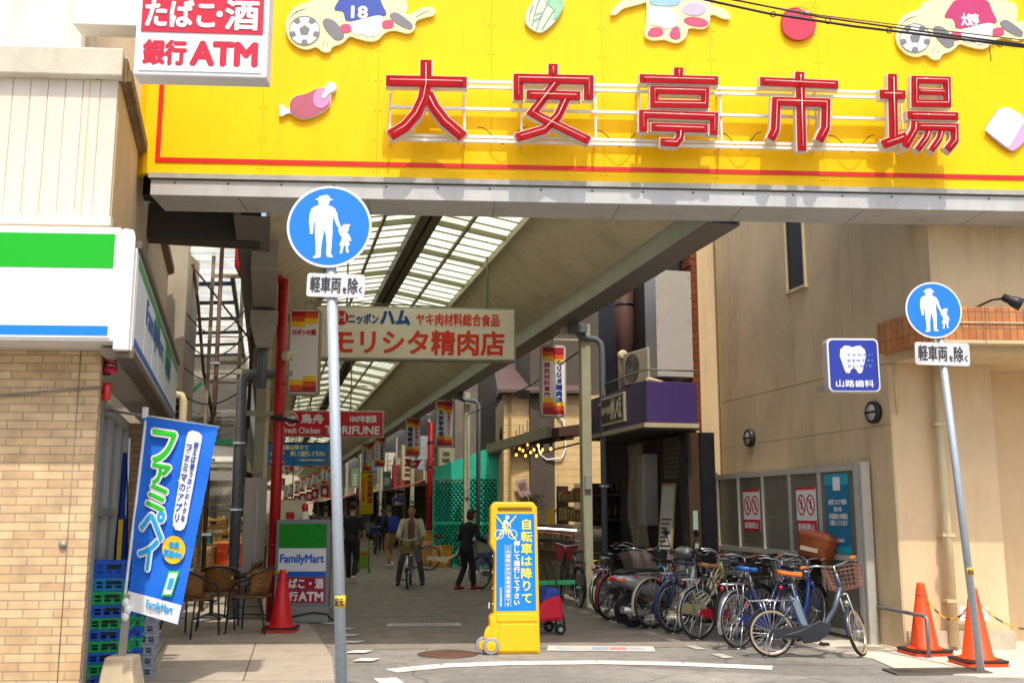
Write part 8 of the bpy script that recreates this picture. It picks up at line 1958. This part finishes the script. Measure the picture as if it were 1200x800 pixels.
# sagging service cables on the right of the lane
o = athing('service_cable', 'thin dark service cable sagging from the beige post to the pale green post', 'cable', 5.3, 16.8, 4.3)
b = MB(); b.tube([(0, 0, .1), (-.02, 3.5, -.12), (0, 7.5, -.12), (0, 10.6, -.1)], .014, 6); b.build('cable', M_BLACK, o)
b = MB(); b.bx(-.1, .1, 4.0, 4.25, -.32, -.14); b.build('junction_box', M_BLACK, o, .01)
# food shop: shelves of goods, hanging bags and a steel counter left of the display case
o = athing('goods_shelf', 'wooden shelf of jars, boxes and bags at the back of the food shop', 'shelf', 6.95, 21.6)
b = MB()
for z in (.9, 1.35, 1.8): b.bx(0, .3, 0, 2.6, z, z + .03)
for y in (0, 2.56): b.bx(0, .3, y, y + .04, 0, 2.2)
b.build('rack', mat('shelf_wood', '#6a5238', .7, 0, .2), o)
for k, c in enumerate(('#a83a2a', '#c9a24a', '#6a7a3a', '#cfc4a8')):
    b = MB()
    for z in (.93, 1.38, 1.83):
        for j in range(5):
            y = .06 + ((j * 4 + k) * .125); hh = random.uniform(.14, .32); b.bx(.04, .22, y, y + .095, z, z + hh)
    b.build('goods', mat('shelfgoods%d' % k, c, .55, 0, .3, 14), o)
o = athing('steel_counter', 'steel counter at the left end of the display case behind the yellow stand', 'counter', 5.75, 22.6)
b = MB(); b.bx(0, .7, 0, 1.5, .02, .95); b.build('cabinet', mat('counter_steel', '#8d857a', .35, .5, .1, 5), o, .01)
b = MB(); b.bx(-.03, .73, -.02, 1.52, .951, .98); b.build('top', mat('counter_top', '#a9a69c', .4, .3), o)
# extra pipes and cables in the gap on the left
o = athing('service_pipes', 'rusty thin pipe strapped to the steel lattice frame on the left', 'pipe', -.95, 17.3)
b = MB(); b.tube([(0, 0, 0), (0, 0, 3.0), (.05, 0, 3.2), (.05, 0, 6.0)], .035, 8); b.build('pipe', mat('rust_pipe', '#5a4030', .7, .2, .25, 8), o)
b = MB(); 
for z in (1.2, 2.4, 4.0): b.bx(-.05, .1, -.05, .05, z, z + .04)
b.build('strap', M_GALV, o)
o = athing('looped_cables', 'black looped cables between the lattice frame and the left arcade post', 'cable', -1.1, 17.0, 3.6)
b = MB()
for k in range(4):
    b.tube([(-.5 + 1.3 * t, .05 * k, .5 * k - .35 * math.sin(math.pi * t) * (1 + .3 * k) + .1 * t) for t in [i / 10 for i in range(11)]], .012, 5)
b.build('cable', M_BLACK, o)
o = athing('meter_box', 'pale grey electric meter box on the steel lattice frame', 'meter', -1.2, 17.1, 2.45)
b = MB(); b.bx(-.16, .16, -.08, .05, 0, .4); b.build('box', mat('meter_pale', '#a9a79c', .5, 0, .12, 6), o, .012)
b = MB(); b.lathe([(.001, 0), (.08, 0), (.075, .03), (.001, .035)], 16, (0, -.081, .25), Matrix.Rotation(R(90), 3, 'X')); b.build('dial', glassmat('dial_glass', '#3a3f42', .1, 1), o)
flush_text()
